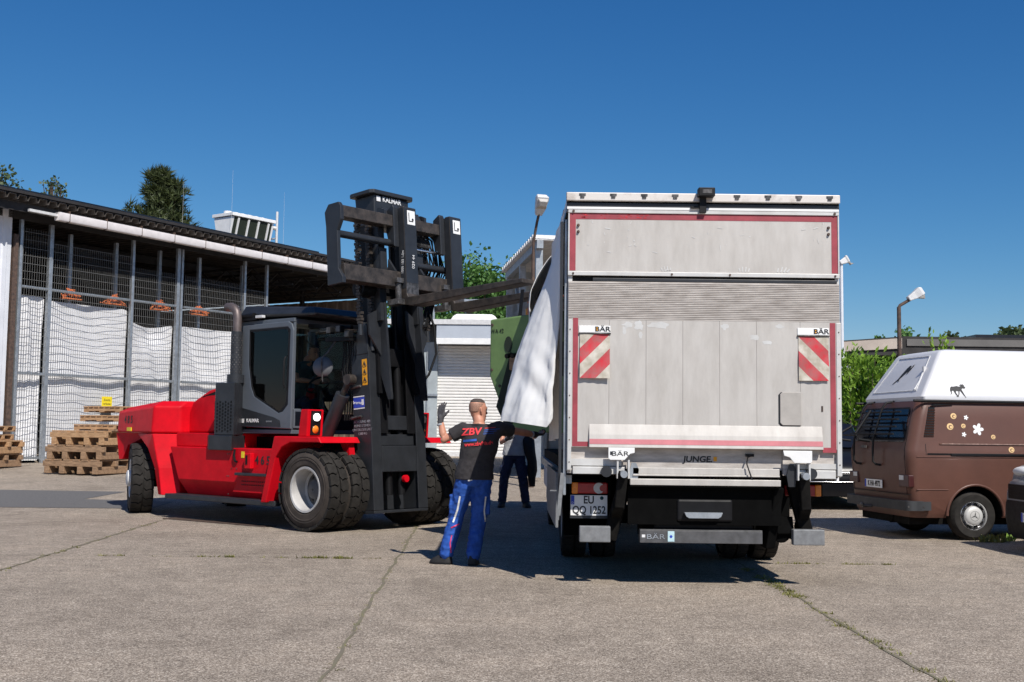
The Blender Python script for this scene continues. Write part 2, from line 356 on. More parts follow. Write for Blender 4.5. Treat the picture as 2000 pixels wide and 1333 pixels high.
    # drain grate beside the forklift
    a0, a1 = V((-5.16, 17.75, 0)), V((-3.35, 16.45, 0)); d = (a1-a0).normalized(); nn = V((-d.y, d.x, 0)); L = (a1-a0).length
    gr = thing('drain_grate', 'long narrow dark slotted drain grate in the concrete beside the forklift step', 'drain grate', (a0.x, a0.y, 0), math.atan2(d.y, d.x))
    f = MB(); f.box(0, L, -.11, -.085, .002, .014); f.box(0, L, .085, .11, .002, .014); f.build('frame', 'rusty', gr)
    f = MB(); f.quad((0, -.1, .004), (L, -.1, .004), (L, .1, .004), (0, .1, .004)); f.build('gutter_bottom', 'grime', gr)
    f = MB()
    for i in range(int(L/.035)): f.box(.01+i*.035, .022+i*.035, -.085, .085, .005, .013)
    f.build('slats', 'rusty', gr)
ground()

# ---------------------------------------------------------------- left: storage shed
s31 = R(31); SHO = V((-13.287, 31, 0)); SA = V((sin(s31), cos(s31), 0)); SLv = V((-cos(s31), sin(s31), 0))
def shw(x, y, z=0): return SHO+SA*x+SLv*y+V((0, 0, z))
def gzs(x, y=0): return gz(shw(x, y).y)
def shed():
    t = thing('storage_shed', 'open fronted storage shed with corrugated roof, wire mesh front and white gutter', 'shed', SHO, pi/2-s31)
    XE = 15.2
    # roof deck: trapezoid waves
    d = MB(); poly = []; x = -6.0
    while x < XE+.3: poly += [(x, 7.28), (x+.04, 7.40), (x+.23, 7.40), (x+.27, 7.28)]; x += .31
    bot = [(p[0], p[1]-.012) for p in reversed(poly)]
    n = len(poly)
    vs = [(p[0], y, p[1]) for y in (-.9, 12) for p in poly] + [(p[0], y, p[1]-.015) for y in (-.9, 12) for p in poly]
    fs = []
    for k in range(n-1):
        fs += [(k, k+1, n+k+1, n+k), (2*n+k, 3*n+k, 3*n+k+1, 2*n+k+1), (k, 2*n+k, 2*n+k+1, k+1)]
    d.add(vs, fs); d.build('roof', 'deck', t)
    f = MB(); f.box(-6, XE+.3, -.93, -.80, 7.425, 7.50); f.build('roof_edge_trim', 'darkroof', t)
    for k in range(12):
        f = MB(); x0 = -5.9+k*1.72
        if x0 > 10: break
        f.box(x0, x0+1.66, -.86, .25, 7.505, 7.56); f.build('solar_panel', 'panel', t)
    for k in range(3):
        f = MB(); x0 = 11.6+k*1.2; f.box(x0, x0+1.15, -.6, .6, 7.505, 7.54); f.build('solar_panel', 'panel', t)
    b = MB(); b.box(-6, XE, -.02, .10, 6.93, 7.235); b.box(-6, XE, -.64, -.58, 7.02, 7.235)
    b.build('eaves_beam', 'darkroof', t)
    for y in (3.5, 7, 10):
        b = MB(); b.box(-6, XE, y, y+.12, 6.95, 7.19); b.build('roof_purlin', 'darkroof', t)
    for k in range(5):   # light lattice girders
        x = 9.7+k*1.3
        b = MB(); b.beam((x, .1, 6.9), (x, 10, 6.9), .06, .08); b.beam((x, .1, 6.45), (x, 10, 6.45), .05, .06)
        for i in range(8): b.beam((x, .2+i*1.2, 6.45), (x, .8+i*1.2, 6.9), .04, .04); b.beam((x, .8+i*1.2, 6.9), (x, 1.4+i*1.2, 6.45), .04, .04)
        b.build('roof_girder', 'darkroof', t)
    # gutter
    g = MB(); pr = [(-.87, 7.15), (-.87, 6.96), (-.85, 6.93), (-.68, 6.93), (-.66, 6.96), (-.66, 7.15)]
    g.prism(pr, 'x', .57, XE); gut = g.build('gutter', 'gutter', t, smooth=50)
    g = MB(); g.box(-.3, .57, -.80, -.70, 7.03, 7.10); g.build('gutter_board', 'lampgrey', t)
    for k in range(12):
        g = MB(); g.box(.9+k*1.25, .915+k*1.25, -.878, -.64, 6.915, 7.22); g.build('bracket', 'rusty', gut)
    # posts and rails
    for x in (.05, 1.0, 3.86, 5.63, 8.53, 9.58):
        w_ = .045 if x not in (1.0, 5.63) else .06
        p = MB(); p.box(x-w_, x+w_, -.05, .05, gzs(x)-.05, 6.93); p.build('post', 'steel', t, bevel=.008)
    if 1:
        p = MB(); p.box(5.76, 5.84, -.03, .06, gzs(5), 6.93); p.build('post', 'steel', t, bevel=.008)
    p = MB(); p.box(-.2, -.06, -.08, .12, 0, 6.5); p.build('corner_post', 'rusty', t, bevel=.01)
    bays = [(.05, 1.0, 6.72), (1.0, 3.86, 6.42), (3.86, 5.63, 6.12), (5.84, 8.53, 6.12), (8.53, 9.58, 6.0)]
    for a, b_, top in bays:
        a += .06; b_ -= .06
        r = MB()
        for z in (.52, 2.80, 5.13): r = MB(); r.box(a, b_, -.03, .03, z-.035, z+.035); r.build('rail', 'steel', t)
        m_ = MB(); k = int((b_-a)/.072)
        for i in range(k+1):
            x = a+(b_-a)*i/k; m_.box(x-.0034, x+.0034, -.045, -.038, .5, top)
        z = .6
        while z < top: m_.box(a, b_, -.054, -.046, z-.005, z+.005); z += .215
        m_.build('wire_mesh', 'wire', t)
    # end wall panel continuing left, side and back walls
    w_ = MB(); poly = []; x = -.25
    while x > -6: poly += [(x, -.02), (x-.12, -.02), (x-.15, -.055), (x-.27, -.055)]; x -= .30
    n = len(poly); w_.add([(p[0], p[1], z) for z in (0, 7.15) for p in poly], [(i, i+1, n+i+1, n+i) for i in range(n-1)])
    w_.build('front_wall_sheet', 'wallwhite', t)
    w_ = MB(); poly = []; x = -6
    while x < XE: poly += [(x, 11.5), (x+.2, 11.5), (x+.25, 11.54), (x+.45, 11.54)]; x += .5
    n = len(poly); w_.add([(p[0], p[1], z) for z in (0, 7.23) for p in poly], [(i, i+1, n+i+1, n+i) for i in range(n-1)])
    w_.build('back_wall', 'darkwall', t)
    w_ = MB(); w_.box(-6, -5.9, .2, 11.5, 0, 7.1); w_.build('side_wall', 'brownwall', t)
    w_ = MB(); poly = []; y = .1
    while y < 11.4: poly += [(XE, y), (XE, y+.2), (XE+.05, y+.25), (XE+.05, y+.45)]; y += .5
    n = len(poly); w_.add([(p[0], p[1], z) for z in (0, 6.36) for p in poly], [(i, i+1, n+i+1, n+i) for i in range(n-1)]); w_.build('side_wall', 'brownwall', t)
    w_ = MB(); w_.box(XE, XE+.06, -.1, 11.4, 6.41, 7.235); w_.build('wall_header', 'deck', t)
    for x, y in ((10.9, 9.5), (14.9, 3.0), (14.9, 7.0)):
        p = MB(); p.box(x-.07, x+.07, y, y+.14, 0, 7); p.build('post', 'darkroof', t)
    p = MB(); p.box(XE-.18, XE-.02, -.08, .08, 0, 6.93); p.build('post', 'steel', t)
    for k, x in enumerate((2.0, 3.62, 5.3, 6.95, 8.9)):
        p = MB(); p.box(x-.05, x+.05, .42, .52, 0, 6.85); p.build('rack_upright', 'steel', t)
    for k in range(5):    # perforated strip under the eaves
        pass
    # white sheets hanging behind the mesh
    tops = [4.92, 4.86, 4.55, 4.55, 4.5]
    what = ['narrow white sheet hung behind the mesh in the first bay from the left', 'broad white sheet hung behind the wire mesh left of the paired posts', 'white sheet with sagging top edge between second and third mesh posts', 'white sheet hung behind the mesh right behind the exhaust pipe', 'narrow white sheet at the right end of the mesh front behind the cab']
    for i, (a, b_, top) in enumerate(bays):
        s = MB(); nx, nz = 28, 30; X0 = a+.08; X1 = b_-.05; top = tops[i]
        rnd = random.Random(i)
        ph = rnd.uniform(0, 6)
        for iz in range(nz+1):
            for ix in range(nx+1):
                u, v = ix/nx, iz/nz; x = X0+(X1-X0)*u
                edge = .05*max(0, 1-min(u, 1-u)*14)**2
                zt = top-edge-(.16*sin(pi*u) if i == 2 else .01*sin(pi*u)) - .008*sin(9*u+ph)
                z = .45+(zt-.45)*v
                y = .15+.10*sin(pi*u)*(.5+.5*sin(2.2*v*pi+ph))+.03*sin(7*u+4*v+ph)+.012*sin(19*u+11*v)
                if i == 2: y += .09*math.exp(-((v-.93)/.07)**2)*sin(pi*u)
                s.v.append((x, y, z))
        s.f = [(r*(nx+1)+c, r*(nx+1)+c+1, (r+1)*(nx+1)+c+1, (r+1)*(nx+1)+c) for r in range(nz) for c in range(nx)]; s.m = [0]*len(s.f)
        o = s.build('hanging_sheet', 'sheet', smooth=180); o.location = SHO; o.rotation_euler = (0, 0, pi/2-s31)
        tag(o, what[i], 'white sheet', 'white sheets hung behind the mesh front')
    wh = ['orange netting heap at the leftmost rack upright behind the mesh', 'orange netting heap just left of the third mesh post', 'orange netting heap just left of the paired mesh posts', 'orange netting heap behind the mesh right above the exhaust elbow', 'orange netting heap at the far right end of the mesh']
    for i, x in enumerate((1.95, 3.45, 5.2, 6.8, 8.75)):
        s = MB(); rnd = random.Random(i+20)
        for k in range(150):
            a = rnd.uniform(0, 2*pi); r = abs(rnd.gauss(0, .17)); h = max(0, .26*(1-r/.42))*rnd.uniform(.6, 1)
            p = V((x+r*cos(a), .27+.3*r*sin(a), 5.02+h)); q = p+V((rnd.uniform(-.14, .14), rnd.uniform(-.05, .05), rnd.uniform(-.1, .04)))
            s.beam(p, q, .025, .02)
        for k in range(3): s.beam((x-.3, .2+k*.08, 4.99), (x+.3, .2+k*.08, 4.99), .03, .03)
        o = s.build('netting_heap', 'onet'); o.location = SHO; o.rotation_euler = (0, 0, pi/2-s31)
        tag(o, wh[i], 'netting', 'orange netting heaps on the rack')
    # yellow sign on the mesh
    sg = thing('notice_sign', 'small yellow notice sign on the mesh above the pallet stack', 'sign', shw(3.0, -.12, 1.95), pi/2-s31)
    s = MB(); s.box(-.18, .18, -.012, .0, 0, .30); s.build('sign_plate', 'yellow', sg, bevel=.004)
    s = MB(); s.box(-.17, .17, 0, .012, -.28, -.01); s.box(-.02, .02, .0125, .06, -.2, .2); s.build('bracket', 'darkroof', sg)
    text('Zutritt', .085, (0, -.014, .20), (1, 0, 0), (0, 0, 1), 'ink', sg); text('verboten', .075, (0, -.014, .09), (1, 0, 0), (0, 0, 1), 'ink', sg)
shed()

# ---------------------------------------------------------------- hall behind the shed with roof cooler
def hall():
    h = thing('factory_hall', 'flat roofed grey hall rising just behind the storage shed', 'building', shw(0, 13.2), pi/2-s31)
    b = MB(); b.box(-4, 24, 0, 14, 0, 7.9); b.build('wall', 'garage', h)
    b = MB(); b.box(-4.1, 24.1, -.1, 14.1, 7.903, 8.05); b.build('roof', 'darkroof', h)
    c = thing('roof_cooler', 'white V shaped cooling unit with six fans on the roof behind the shed', 'cooler', (-11.45, 45.4, 8.06), R(54))
    L = 2.15
    b = MB(); b.prism([(-.55, 1.62), (.55, 1.62), (.20, .25), (-.20, .25)], 'x', 0, .09); b.build('end_panel', 'white', c); b = MB(); b.prism([(-.55, 1.62), (.55, 1.62), (.20, .25), (-.20, .25)], 'x', L-.09, L); b.build('end_panel', 'white', c)
    b = MB(); b.box(-.05, L+.05, -.62, .62, 1.653, 1.78); b.build('top_frame', 'white', c, bevel=.01)
    for s in (-1, 1):
        b = MB(); b.prism([(s*.545, 1.618), (s*.50, 1.618), (s*.15, .25), (s*.195, .25)], 'x', .092, L-.092); b.build('coil', 'dgreen', c)
        for k in range(4):
            b = MB(); x = .3+k*(L-.6)/3; b.beam((x, s*.58, 1.60), (x, s*.17, 0), .06, .06, (1, 0, 0)); b.build('leg', 'white', c)
    for k in range(6):
        b = MB(); x = .22+k*.342; b.lathe([(.165, 1.781), (.155, 1.90), (.14, 1.90), (.14, 1.80)], (x, 0, 0), (0, 0, 1), 24); f = b.build('fan', 'white', c, smooth=40)
        b = MB()
        for j in range(5):
            a = j*2*pi/5; b.quad((x, 0, 1.85), (x+.13*cos(a), .13*sin(a), 1.83), (x+.13*cos(a+.7), .13*sin(a+.7), 1.88))
        b.build('fan_blades', 'black', f)
    b = MB(); b.tube([(L+.3, -.4, 0), (L+.3, -.4, 2.2)], .05); b.tube([(L+.3, .4, 0), (L+.3, .4, 1.7)], .05); b.tube([(L, 0, 1.6), (L+.3, -.4, 1.5)], .08); b.tube([(L+.3, -.4, 1.1), (L+.3, .4, 1.1)], .03); b.tube([(L+.3, -.4, 1.5), (L+.3, .4, 1.5)], .03); b.build('pipework', 'lampgrey', c, smooth=40)
    for i, (x, y, hh) in enumerate(((-13.0, 45.2, 3.0), (-11.0, 44.9, 3.4), (-9.3, 46.6, 2.9))):
        b = MB(); b.cyl((0, 0, 0), (0, 0, hh), .005, .002, 6); b.box(-.08, .08, -.08, .08, 0, .06); o = b.build('lightning_rod', 'lampgrey'); o.location = (x, y, 8.06)
        tag(o, ['thin lightning rod left of the roof cooler', 'thin lightning rod in front of the roof cooler', 'thin lightning rod right of the roof cooler'][i], 'lightning rod', 'lightning rods on the hall roof')
    v = thing('roof_vent', 'square black vent box on the shed roof', 'roof vent', shw(10.5, 3.6, 7.34), pi/2-s31)
    b = MB(); b.box(-.3, .3, -.3, .3, 0, .62); b.build('vent_housing', 'black', v, bevel=.01)
    b = MB(); b.box(-.36, .36, -.36, .36, .623, .68); b.build('vent_lid', 'black', v, bevel=.01)
    v = thing('roof_skylight', 'low ribbed dome skylight on the shed roof beside the black vent', 'skylight', shw(12.3, 3.6, 7.34), pi/2-s31)
    b = MB()
    for k in range(7):
        y = -.6+k*.2; pts = [(1.1*cos(pi*j/12), y, .15+.45*sin(pi*j/12)) for j in range(13)]; b.tube(pts, .025, 6)
    b.build('hoops', 'lampgrey', v)
    b = MB(); b.prism([(1.08*cos(pi*j/12), .13+.44*sin(pi*j/12)) for j in range(13)], 'y', -.6, .6); b.build('dome', 'panel', v, smooth=40)
    b = MB(); b.box(-1.15, 1.15, -.66, .66, 0, .13); b.build('kerb_frame', 'darkroof', v)
hall()

# ---------------------------------------------------------------- pallets
def pallets():
    def make(L, W, H, m, rng):
        t = bpy.data.objects.new('pallet', None); COL.objects.link(t)
        for y in (-W/2+.06, 0, W/2-.06):
            b = MB(); b.box(-L/2, L/2, y-.05, y+.05, .028, H*.56); o = b.build('bearer', m, t, bevel=.006)
        # notched look: three feet below
        for x in (-L/2+.08, 0, L/2-.08):
            b = MB(); b.box(x-.07, x+.07, -W/2, W/2, 0, .026); b.build('bottom_board', m, t, bevel=.004)
        b = MB(); n = 7
        for k in range(n):
            x = -L/2+.07+(L-.14)*k/(n-1); q = rng.uniform(-.004, .004); b.box(x-.06, x+.06, -W/2-.01+q, W/2+.01+q, H*.56+.002, H*.56+.03)
        b.build('deck_boards', m, t, bevel=.004)
        return t
    def heavy(L, W, H, m, rng):
        t = bpy.data.objects.new('pallet', None); COL.objects.link(t)
        for x in (-L/2+.09, -L/6, L/6, L/2-.09):
            b = MB(); b.box(x-.07, x+.07, -W/2, W/2, 0, H*.5); b.build('block', m, t, bevel=.008)
        for y in (-W/2+.06, W/2-.06, 0):
            b = MB(); b.box(-L/2-.03, L/2+.03, y-.055, y+.055, H*.5+.002, H*.88); b.build('beam', m, t, bevel=.008)
        b = MB()
        for k in range(6):
            x = -L/2+.12+(L-.24)*k/5; b.box(x-.09, x+.09, -W/2, W/2, H*.88+.002, H)
        b.build('deck_boards', m, t, bevel=.004)
        return t
    rng = random.Random(3)
    A = heavy(1.55, 1.25, .33, 'wood2', rng); B = heavy(1.55, 1.2, .33, 'wood', rng); Cc = make(1.1, .9, .20, 'wood', rng)
    cx, cy = -9.95, 27.6
    base = gz(cy)
    G = 'wooden pallets stacked beside the forklift'
    spec = [(A, 0, 0, 0, .33, 'heavy brown pallet at the bottom of the stack left of the forklift'),
            (A, .03, .02, 2, .33, 'second heavy brown pallet from the bottom of the stack left of the forklift'),
            (B, .12, .0, -1, .33, 'pale pallet with thick beams third from the bottom of the tall stack'),
            (Cc, .36, .0, 3, .21, 'lightweight pallet fourth from the bottom of the tall stack'),
            (Cc, .46, .05, 1, .21, 'small pale pallet second from the top of the tall stack'),
            (Cc, .50, .1, -3, .21, 'topmost small pallet of the tall stack under the yellow sign')]
    z = base+.02; used = set(); rz0 = R(-20)
    for p, dx, dy, da, h, lab in spec:
        o = p if p not in used else dup(p)
        used.add(p); o.location = (cx+dx, cy+dy*2, z); o.rotation_euler = (0, 0, rz0+R(da)); z += h+.004
        tag(o, lab, 'pallet', G)
    z = gz(29.8)+.02
    labs = ['grey weathered pallet at the bottom of the low stack at the left edge', 'middle pallet of the low stack at the left edge', 'pale pallet second from top of the low stack at the left edge', 'topmost pallet of the low stack at the left edge']
    for k, p in enumerate((A, B, Cc, Cc)):
        o = dup(p); o.location = (-13.35+.04*k, 29.4, z); o.rotation_euler = (0, 0, R(-14+2*k)); z += (.33 if k < 2 else .21)+.004
        tag(o, labs[k], 'pallet', 'pallets in the low stack at the left edge')
    # stamps on a beam
pallets()
# ---------------------------------------------------------------- heavy forklift
def wheel(par, c, ax, Rr=.56, W=.31, rr=.30, n=22, depth=.22, rimm='rim', name='wheel'):
    c = V(c); ax = V(ax).normalized(); u = V((0, 0, 1)); w_ = ax.cross(u)
    Rb = Rr-.028; h = W/2
    b = MB()
    b.mi(1).lathe([(rr, -h+.03), (rr+.03, -h+.012), (rr+.10, -h), (Rb-.10, -h), (Rb-.03, -h+.02), (Rb, -h+.05)], c, ax, 56)
    b.mi(1).lathe([(rr, h-.03), (rr+.03, h-.012), (rr+.035, h-.004), (rr+.10, h), (rr+.105, h+.006), (rr+.12, h+.006), (rr+.125, h), (Rb-.10, h), (Rb-.09, h+.005), (Rb-.03, h-.015), (Rb, h-.04)], c, ax, 56)
    b.mi(0).lathe([(Rb, -h+.05), (Rb+.004, 0), (Rb, h-.04)], c, ax, 56)
    b.lathe([(rr, -h+.03), (rr, h-.03)], c, ax, 40)
    def pt(r, a, x): return c+ax*x+(u*cos(a)+w_*sin(a))*r
    pitch = 2*pi/n
    for row in (0, 1):
        for k in range(n):
            a0 = (k+.5*row)*pitch; fill = .86*pitch
            lat = [(h-.004, .0), (h*.62, .10*pitch), (h*.30, -.04*pitch), (.010, .22*pitch)] if row == 0 else [(-.010, .22*pitch-.5*pitch), (-h*.30, -.04*pitch), (-h*.62, .10*pitch), (-h+.004, 0)]
            if row == 1: lat[0] = (-.010, .22*pitch)
            vs = []; ns = 3
            for x, sh in lat:
                top = Rr-.012*(abs(x)/h)**3
                for j in range(ns+1):
                    a = a0+sh+fill*j/ns
                    vs += [pt(top, a, x), pt(Rb-.02, a, x)]
            fs = []; m = (ns+1)*2
            for i in range(len(lat)-1):
                for j in range(ns): fs.append((i*m+2*j, i*m+2*j+2, (i+1)*m+2*j+2, (i+1)*m+2*j))
                fs.append((i*m, (i+1)*m, (i+1)*m+1, i*m+1)); e = 2*ns
                fs.append((i*m+e, i*m+e+1, (i+1)*m+e+1, (i+1)*m+e))
            for i in (0, len(lat)-1):
                for j in range(ns): fs.append((i*m+2*j, i*m+2*j+1, i*m+2*j+3, i*m+2*j+2))
            b.add(vs, fs)
    t = b.build(name, ['tyre', 'tyreside'], par, smooth=32)
    b = MB(); b.lathe([(rr+.012, h-.02), (rr+.006, h-.008), (rr-.02, h-.012), (rr-.028, h-.03), (rr-.03, h-depth+.02), (rr-.06, h-depth)], c, ax, 48)
    if depth < .2: b.lathe([(rr-.06, h-depth-.001), (rr*.45, h-depth+.02), (rr*.42, h-depth+.09), (rr*.30, h-depth+.11), (.01, h-depth+.11)], c, ax, 32)
    r = b.build('rim', rimm, t, smooth=35)
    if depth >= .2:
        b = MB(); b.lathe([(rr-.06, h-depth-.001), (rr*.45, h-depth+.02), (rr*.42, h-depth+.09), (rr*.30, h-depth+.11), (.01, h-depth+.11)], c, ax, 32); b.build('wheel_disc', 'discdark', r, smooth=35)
    b = MB()
    for k in range(10):
        a = 2*pi*k/10; p = pt(rr*.62, a, h-depth-.0); b.cyl(p, p+ax*.03, .018, n=6)
    b.build('wheel_nuts', 'worn', r)
    return t
FO = V((-1.96, 16.66, 0))
def forklift():
    t = thing('heavy_forklift', 'large red and charcoal forklift truck with dual front wheels and raised forks', 'forklift', FO, -R(40))
    rt = V((0, -1, 0)); lf = V((0, 1, 0))
    for s, ax in ((-1, rt), (1, lf)):
        wheel(t, (0, s*1.095, .56), ax, depth=.26); wheel(t, (0, s*.715, .56), ax, depth=.05)
        g = R(28); d = V((-sin(g), s*cos(g)*1.0, 0)) if s < 0 else V((sin(g), cos(g), 0))
        wheel(t, (-4.42, s*.92, .56), d, W=.34, depth=.06, rimm='lampgrey')
    b = MB(); b.cyl((0, -.6, .56), (0, .6, .56), .2, n=20); b.box(-.25, .25, -.35, .35, .35, .8); b.cyl((-4.3, -.8, .56), (-4.3, .8, .56), .14); b.build('axle', 'grime', t, smooth=40)
    b = MB(); b.box(-3.6, .25, -.55, .55, .42, 1.25); b.box(-3.2, -.7, -.95, .95, .45, 1.02); b.box(-5.0, -3.4, -.5, .5, .75, 1.28); b.build('underframe', 'grime', t)
    # side tanks, red
    for s in (-1, 1):
        b = MB(); vs = []
        for x0, x1, y, z in ((-3.0, -.72, 1.00, .37), (-3.12, -.73, 1.10, .60), (-3.36, -.75, 1.10, 1.085)):
            vs += [(x0, s*y, z), (x1, s*y, z), (x1, s*.6, z), (x0, s*.6, z)]
        b.add(vs, [(0, 1, 2, 3), (0, 4, 5, 1), (1, 5, 6, 2), (2, 6, 7, 3), (3, 7, 4, 0), (4, 8, 9, 5), (5, 9, 10, 6), (6, 10, 11, 7), (7, 11, 8, 4), (8, 11, 10, 9)])
        sp = b.build('side_panel', 'red', t, bevel=.012)
        b = MB(); b.box(-3.28, -.66, s*1.22 if s < 0 else .9, -.9 if s < 0 else 1.22, .30, .375); b.build('step', 'fdark', t, bevel=.012)
        b = MB(); b.box(-1.62, -.86, *(sorted((s*1.1, s*1.19))), .70, .74); b.build('step', 'fdark', t, bevel=.01)
        if s < 0:
            b = MB(); b.prism([(-1.62, .66), (-.86, .66), (-.86, .46), (-1.75, .46)], 'y', -1.1025, -1.06); b.build('step_recess', 'red', sp)
            b = MB()
            for i in range(16):
                for j in range(2): b.box(-1.55+i*.042, -1.53+i*.042, -1.108, -1.1026, .56+j*.05, .575+j*.05)
            b.build('grip_holes', 'fdark2', sp)
            b = MB(); b.box(-1.42, -1.28, -1.17, -1.1, .80, 1.02); b.build('fire_point', 'red', sp, bevel=.01)
            b = MB(); b.box(-1.385, -1.345, -1.176, -1.171, .86, .99); b.build('sight_gauge', 'fdark2', sp)
            b = MB(); b.tube([(-1.72, -1.115, 1.07), (-1.72, -1.125, .98), (-1.70, -1.12, .90), (-1.66, -1.11, .89)], .017); b.build('hook', 'fdark2', sp, smooth=40)
            b = MB(); b.box(-1.58, -1.51, -1.104, -1.1, .95, 1.04); b.build('sticker', 'yellow', sp)
            text('4 6 5', .165, (-1.09, -1.1035, .92), (1, 0, 0), (0, 0, 1), 'ink', sp, sx=1.0, bold=.003)
            b = MB()
            for x, z in ((-1.9, 1.0), (-1.86, 1.0), (-1.9, .68), (-1.86, .68), (-1.86, .42), (-1.8, .79), (-1.68, .79)): b.cyl((x, -1.10, z), (x, -1.106, z), .009, n=8)
            b.build('bolts', 'wornlight', sp)
        # front mudguards
        y0, y1 = sorted((s*1.27, s*.56))
        b = MB(); pr = [(-.90, .35), (-.78, .355), (-.60, .98), (-.48, 1.12), (-.30, 1.19), (.28, 1.195), (.34, 1.19), (.28, 1.27), (-.64, 1.27)]
        b.prism(pr, 'y', y0, y1); fd = b.build('mudguard', 'red', t, bevel=.012)
        b = MB(); b.prism([(.10, 1.19), (.27, 1.19), (.30, 1.02), (.22, 1.02)], 'y', *sorted((s*.62, s*.72))); b.build('mudguard_bracket', 'red', t)
        # lamp housing
        y0, y1 = sorted((s*1.18, s*.90))
        b = MB(); b.prism([(-.24, 1.27), (-.06, 1.27), (-.04, 1.64), (-.19, 1.64)], 'y', y0, y1); lh = b.build('lamp_housing', 'red', t, bevel=.012)
        yc = s*1.04
        b = MB(); b.prism([(-.055, 1.29), (-.047, 1.29), (-.028, 1.62), (-.04, 1.62)], 'y', yc-.085, yc+.085); b.build('lamp_panel', 'fdark2', lh)
        b = MB(); b.cyl((-.045, yc, 1.535), (-.01, yc, 1.535), .052, n=20); b.build('headlight', 'lamp' if s < 0 else 'wornlight', lh, smooth=40)
        b = MB(); b.lathe([(.001, .03), (.035, .024), (.06, 0)], (-.048, yc, 1.37), (1, 0, 0), 20); b.build('indicator', 'amber', lh, smooth=60)
    # counterweight: top block with chamfered flanks, leg behind the wheel
    def ring(z, k=1.0, ins=0):
        P = [(-5.25+ins, .55), (-5.16+ins, .92), (-3.72, 1.2-ins*.8), (-3.42+ins*-.6, .88), (-3.42-ins*.6, -.88), (-3.72, -1.2+ins*.8), (-5.16+ins, -.92), (-5.25+ins, -.55)]
        return [(x, y, z) for x, y in P]
    b = MB(); b.loft([ring(1.285), ring(1.30), ring(1.70, ins=.03)]); o = ring(1.70, ins=.03); 
    b = MB(); top = [(x*.985-.06+(.10 if x < -5 else 0), y*.86, 1.79 if x > -4.5 else 1.70) for x, y, z in ring(0, ins=.06)]
    b.loft([ring(1.285), [(x, y, 1.62 if x < -5 else 1.70) for x, y, z in ring(0, ins=.03)], top]); cw = b.build('counterweight', 'red', t, bevel=.03, seg=3)
    for s in (-1, 1):
        b = MB()
        b.loft([[(x, s*y, z) for x, y, z in r] for r in (
            [(-3.58, 1.14, .34), (-3.42, 1.19, .34), (-3.24, .98, .34), (-3.24, .6, .34), (-3.58, .6, .34)],
            [(-3.66, 1.17, .75), (-3.50, 1.20, .75), (-3.30, .95, .75), (-3.30, .6, .75), (-3.66, .6, .75)],
            [(-3.86, 1.17, 1.05), (-3.62, 1.20, 1.05), (-3.36, .92, 1.05), (-3.36, .6, 1.05), (-3.80, .6, 1.05)],
            [(-4.35, 1.05, 1.275), (-3.70, 1.20, 1.275), (-3.40, .88, 1.275), (-3.40, .6, 1.275), (-4.35, .6, 1.275)])])
        b.build('counterweight_leg', 'red', t, bevel=.012)
        b = MB(); b.prism([(-5.20, 1.28), (-4.30, 1.28), (-4.5, 1.18), (-4.85, 1.08), (-5.0, .85), (-5.1, .85)], 'y', *sorted((s*.9, s*.4))); b.build('counterweight_tail', 'red', t)
    d = V((-3.72+5.16, -1.2+.92, 0)).normalized()
    text('4 8 5', .17, (-4.68, -1.012, 1.49), d, (.02, 0, 1), 'ink', cw, sx=1.0, bold=.003)
    q = V((-4.62, -1.028, 1.34)); b = MB(); b.beam(q-d*.09+V((0, -.004, 0)), q+d*.09+V((0, -.004, 0)), .012, .06); b.build('sticker', 'yellow', cw)
    # bonnet
    b = MB(); pr = [(-3.44, 1.30), (-1.95, 1.30), (-1.95, 2.02), (-2.45, 2.05), (-2.95, 1.95), (-3.35, 1.78), (-3.44, 1.62)]
    b.prism(pr, 'y', -.72, .72); bn = b.build('bonnet', 'red', t, bevel=.03, seg=3)
    b = MB(); b.prism([(-3.1, 1.84), (-2.5, 1.99), (-2.5, 1.90), (-3.1, 1.86)], 'y', -.7225, -.71); b.build('vent', 'fdark2', bn)
    b = MB(); b.box(-3.42, -1.95, -.95, .95, 1.087, 1.297); b.build('deck', 'red', t, bevel=.012)
    # exhaust box
    b = MB(); P = [(-2.34, -.72), (-2.36, -1.02), (-2.22, -1.12), (-1.76, -1.12), (-1.80, -1.02), (-2.0, -.73)]
    b.prism(P, 'z', 1.27, 2.04); mb = b.build('exhaust_box', 'fdark', t, bevel=.01)
    b = MB(); P = [(-2.46, -.70), (-2.48, -1.05), (-2.30, -1.16), (-1.74, -1.16), (-1.98, -.71)]; b.prism(P, 'z', 1.05, 1.268); b.build('exhaust_box_base', 'fdark', t, bevel=.01)
    b = MB()
    for i in range(9):
        for j in range(6):
            z = 1.33+i*.05+(.025 if j % 2 else 0)
            if z < 1.82-.028*j*0: b.cyl((-2.16+j*.066, -1.119, z), (-2.16+j*.066, -1.124, z), .019, n=8)
        for j in range(4):
            z = 1.33+i*.05+(.025 if j % 2 else 0); f = (j+.5)/4; p = V((-2.36+.14*f, -1.02-.10*f, z)); n = V((-.58, -.81, 0)); b.cyl(p-n*.002, p+n*.004, .017, n=8)
    b.build('vent_holes', 'fdark2', mb)
    b = MB(); b.cyl((-1.97, -.95, 2.04), (-1.97, -.95, 2.16), .125, n=20); b.cyl((-1.97, -.95, 2.16), (-1.97, -.95, 2.80), .085, n=20); pg = b.build('exhaust_guard', 'fdark', t, smooth=40)
    b = MB()
    for i in range(16):
        for j in range(10):
            a = 2*pi*(j+.5*(i % 2))/10; b.cyl((-1.97+.083*cos(a), -.95+.083*sin(a), 2.2+i*.036), (-1.97+.088*cos(a), -.95+.088*sin(a), 2.2+i*.036), .012, n=6)
    b.build('guard_holes', 'wornlight', pg)
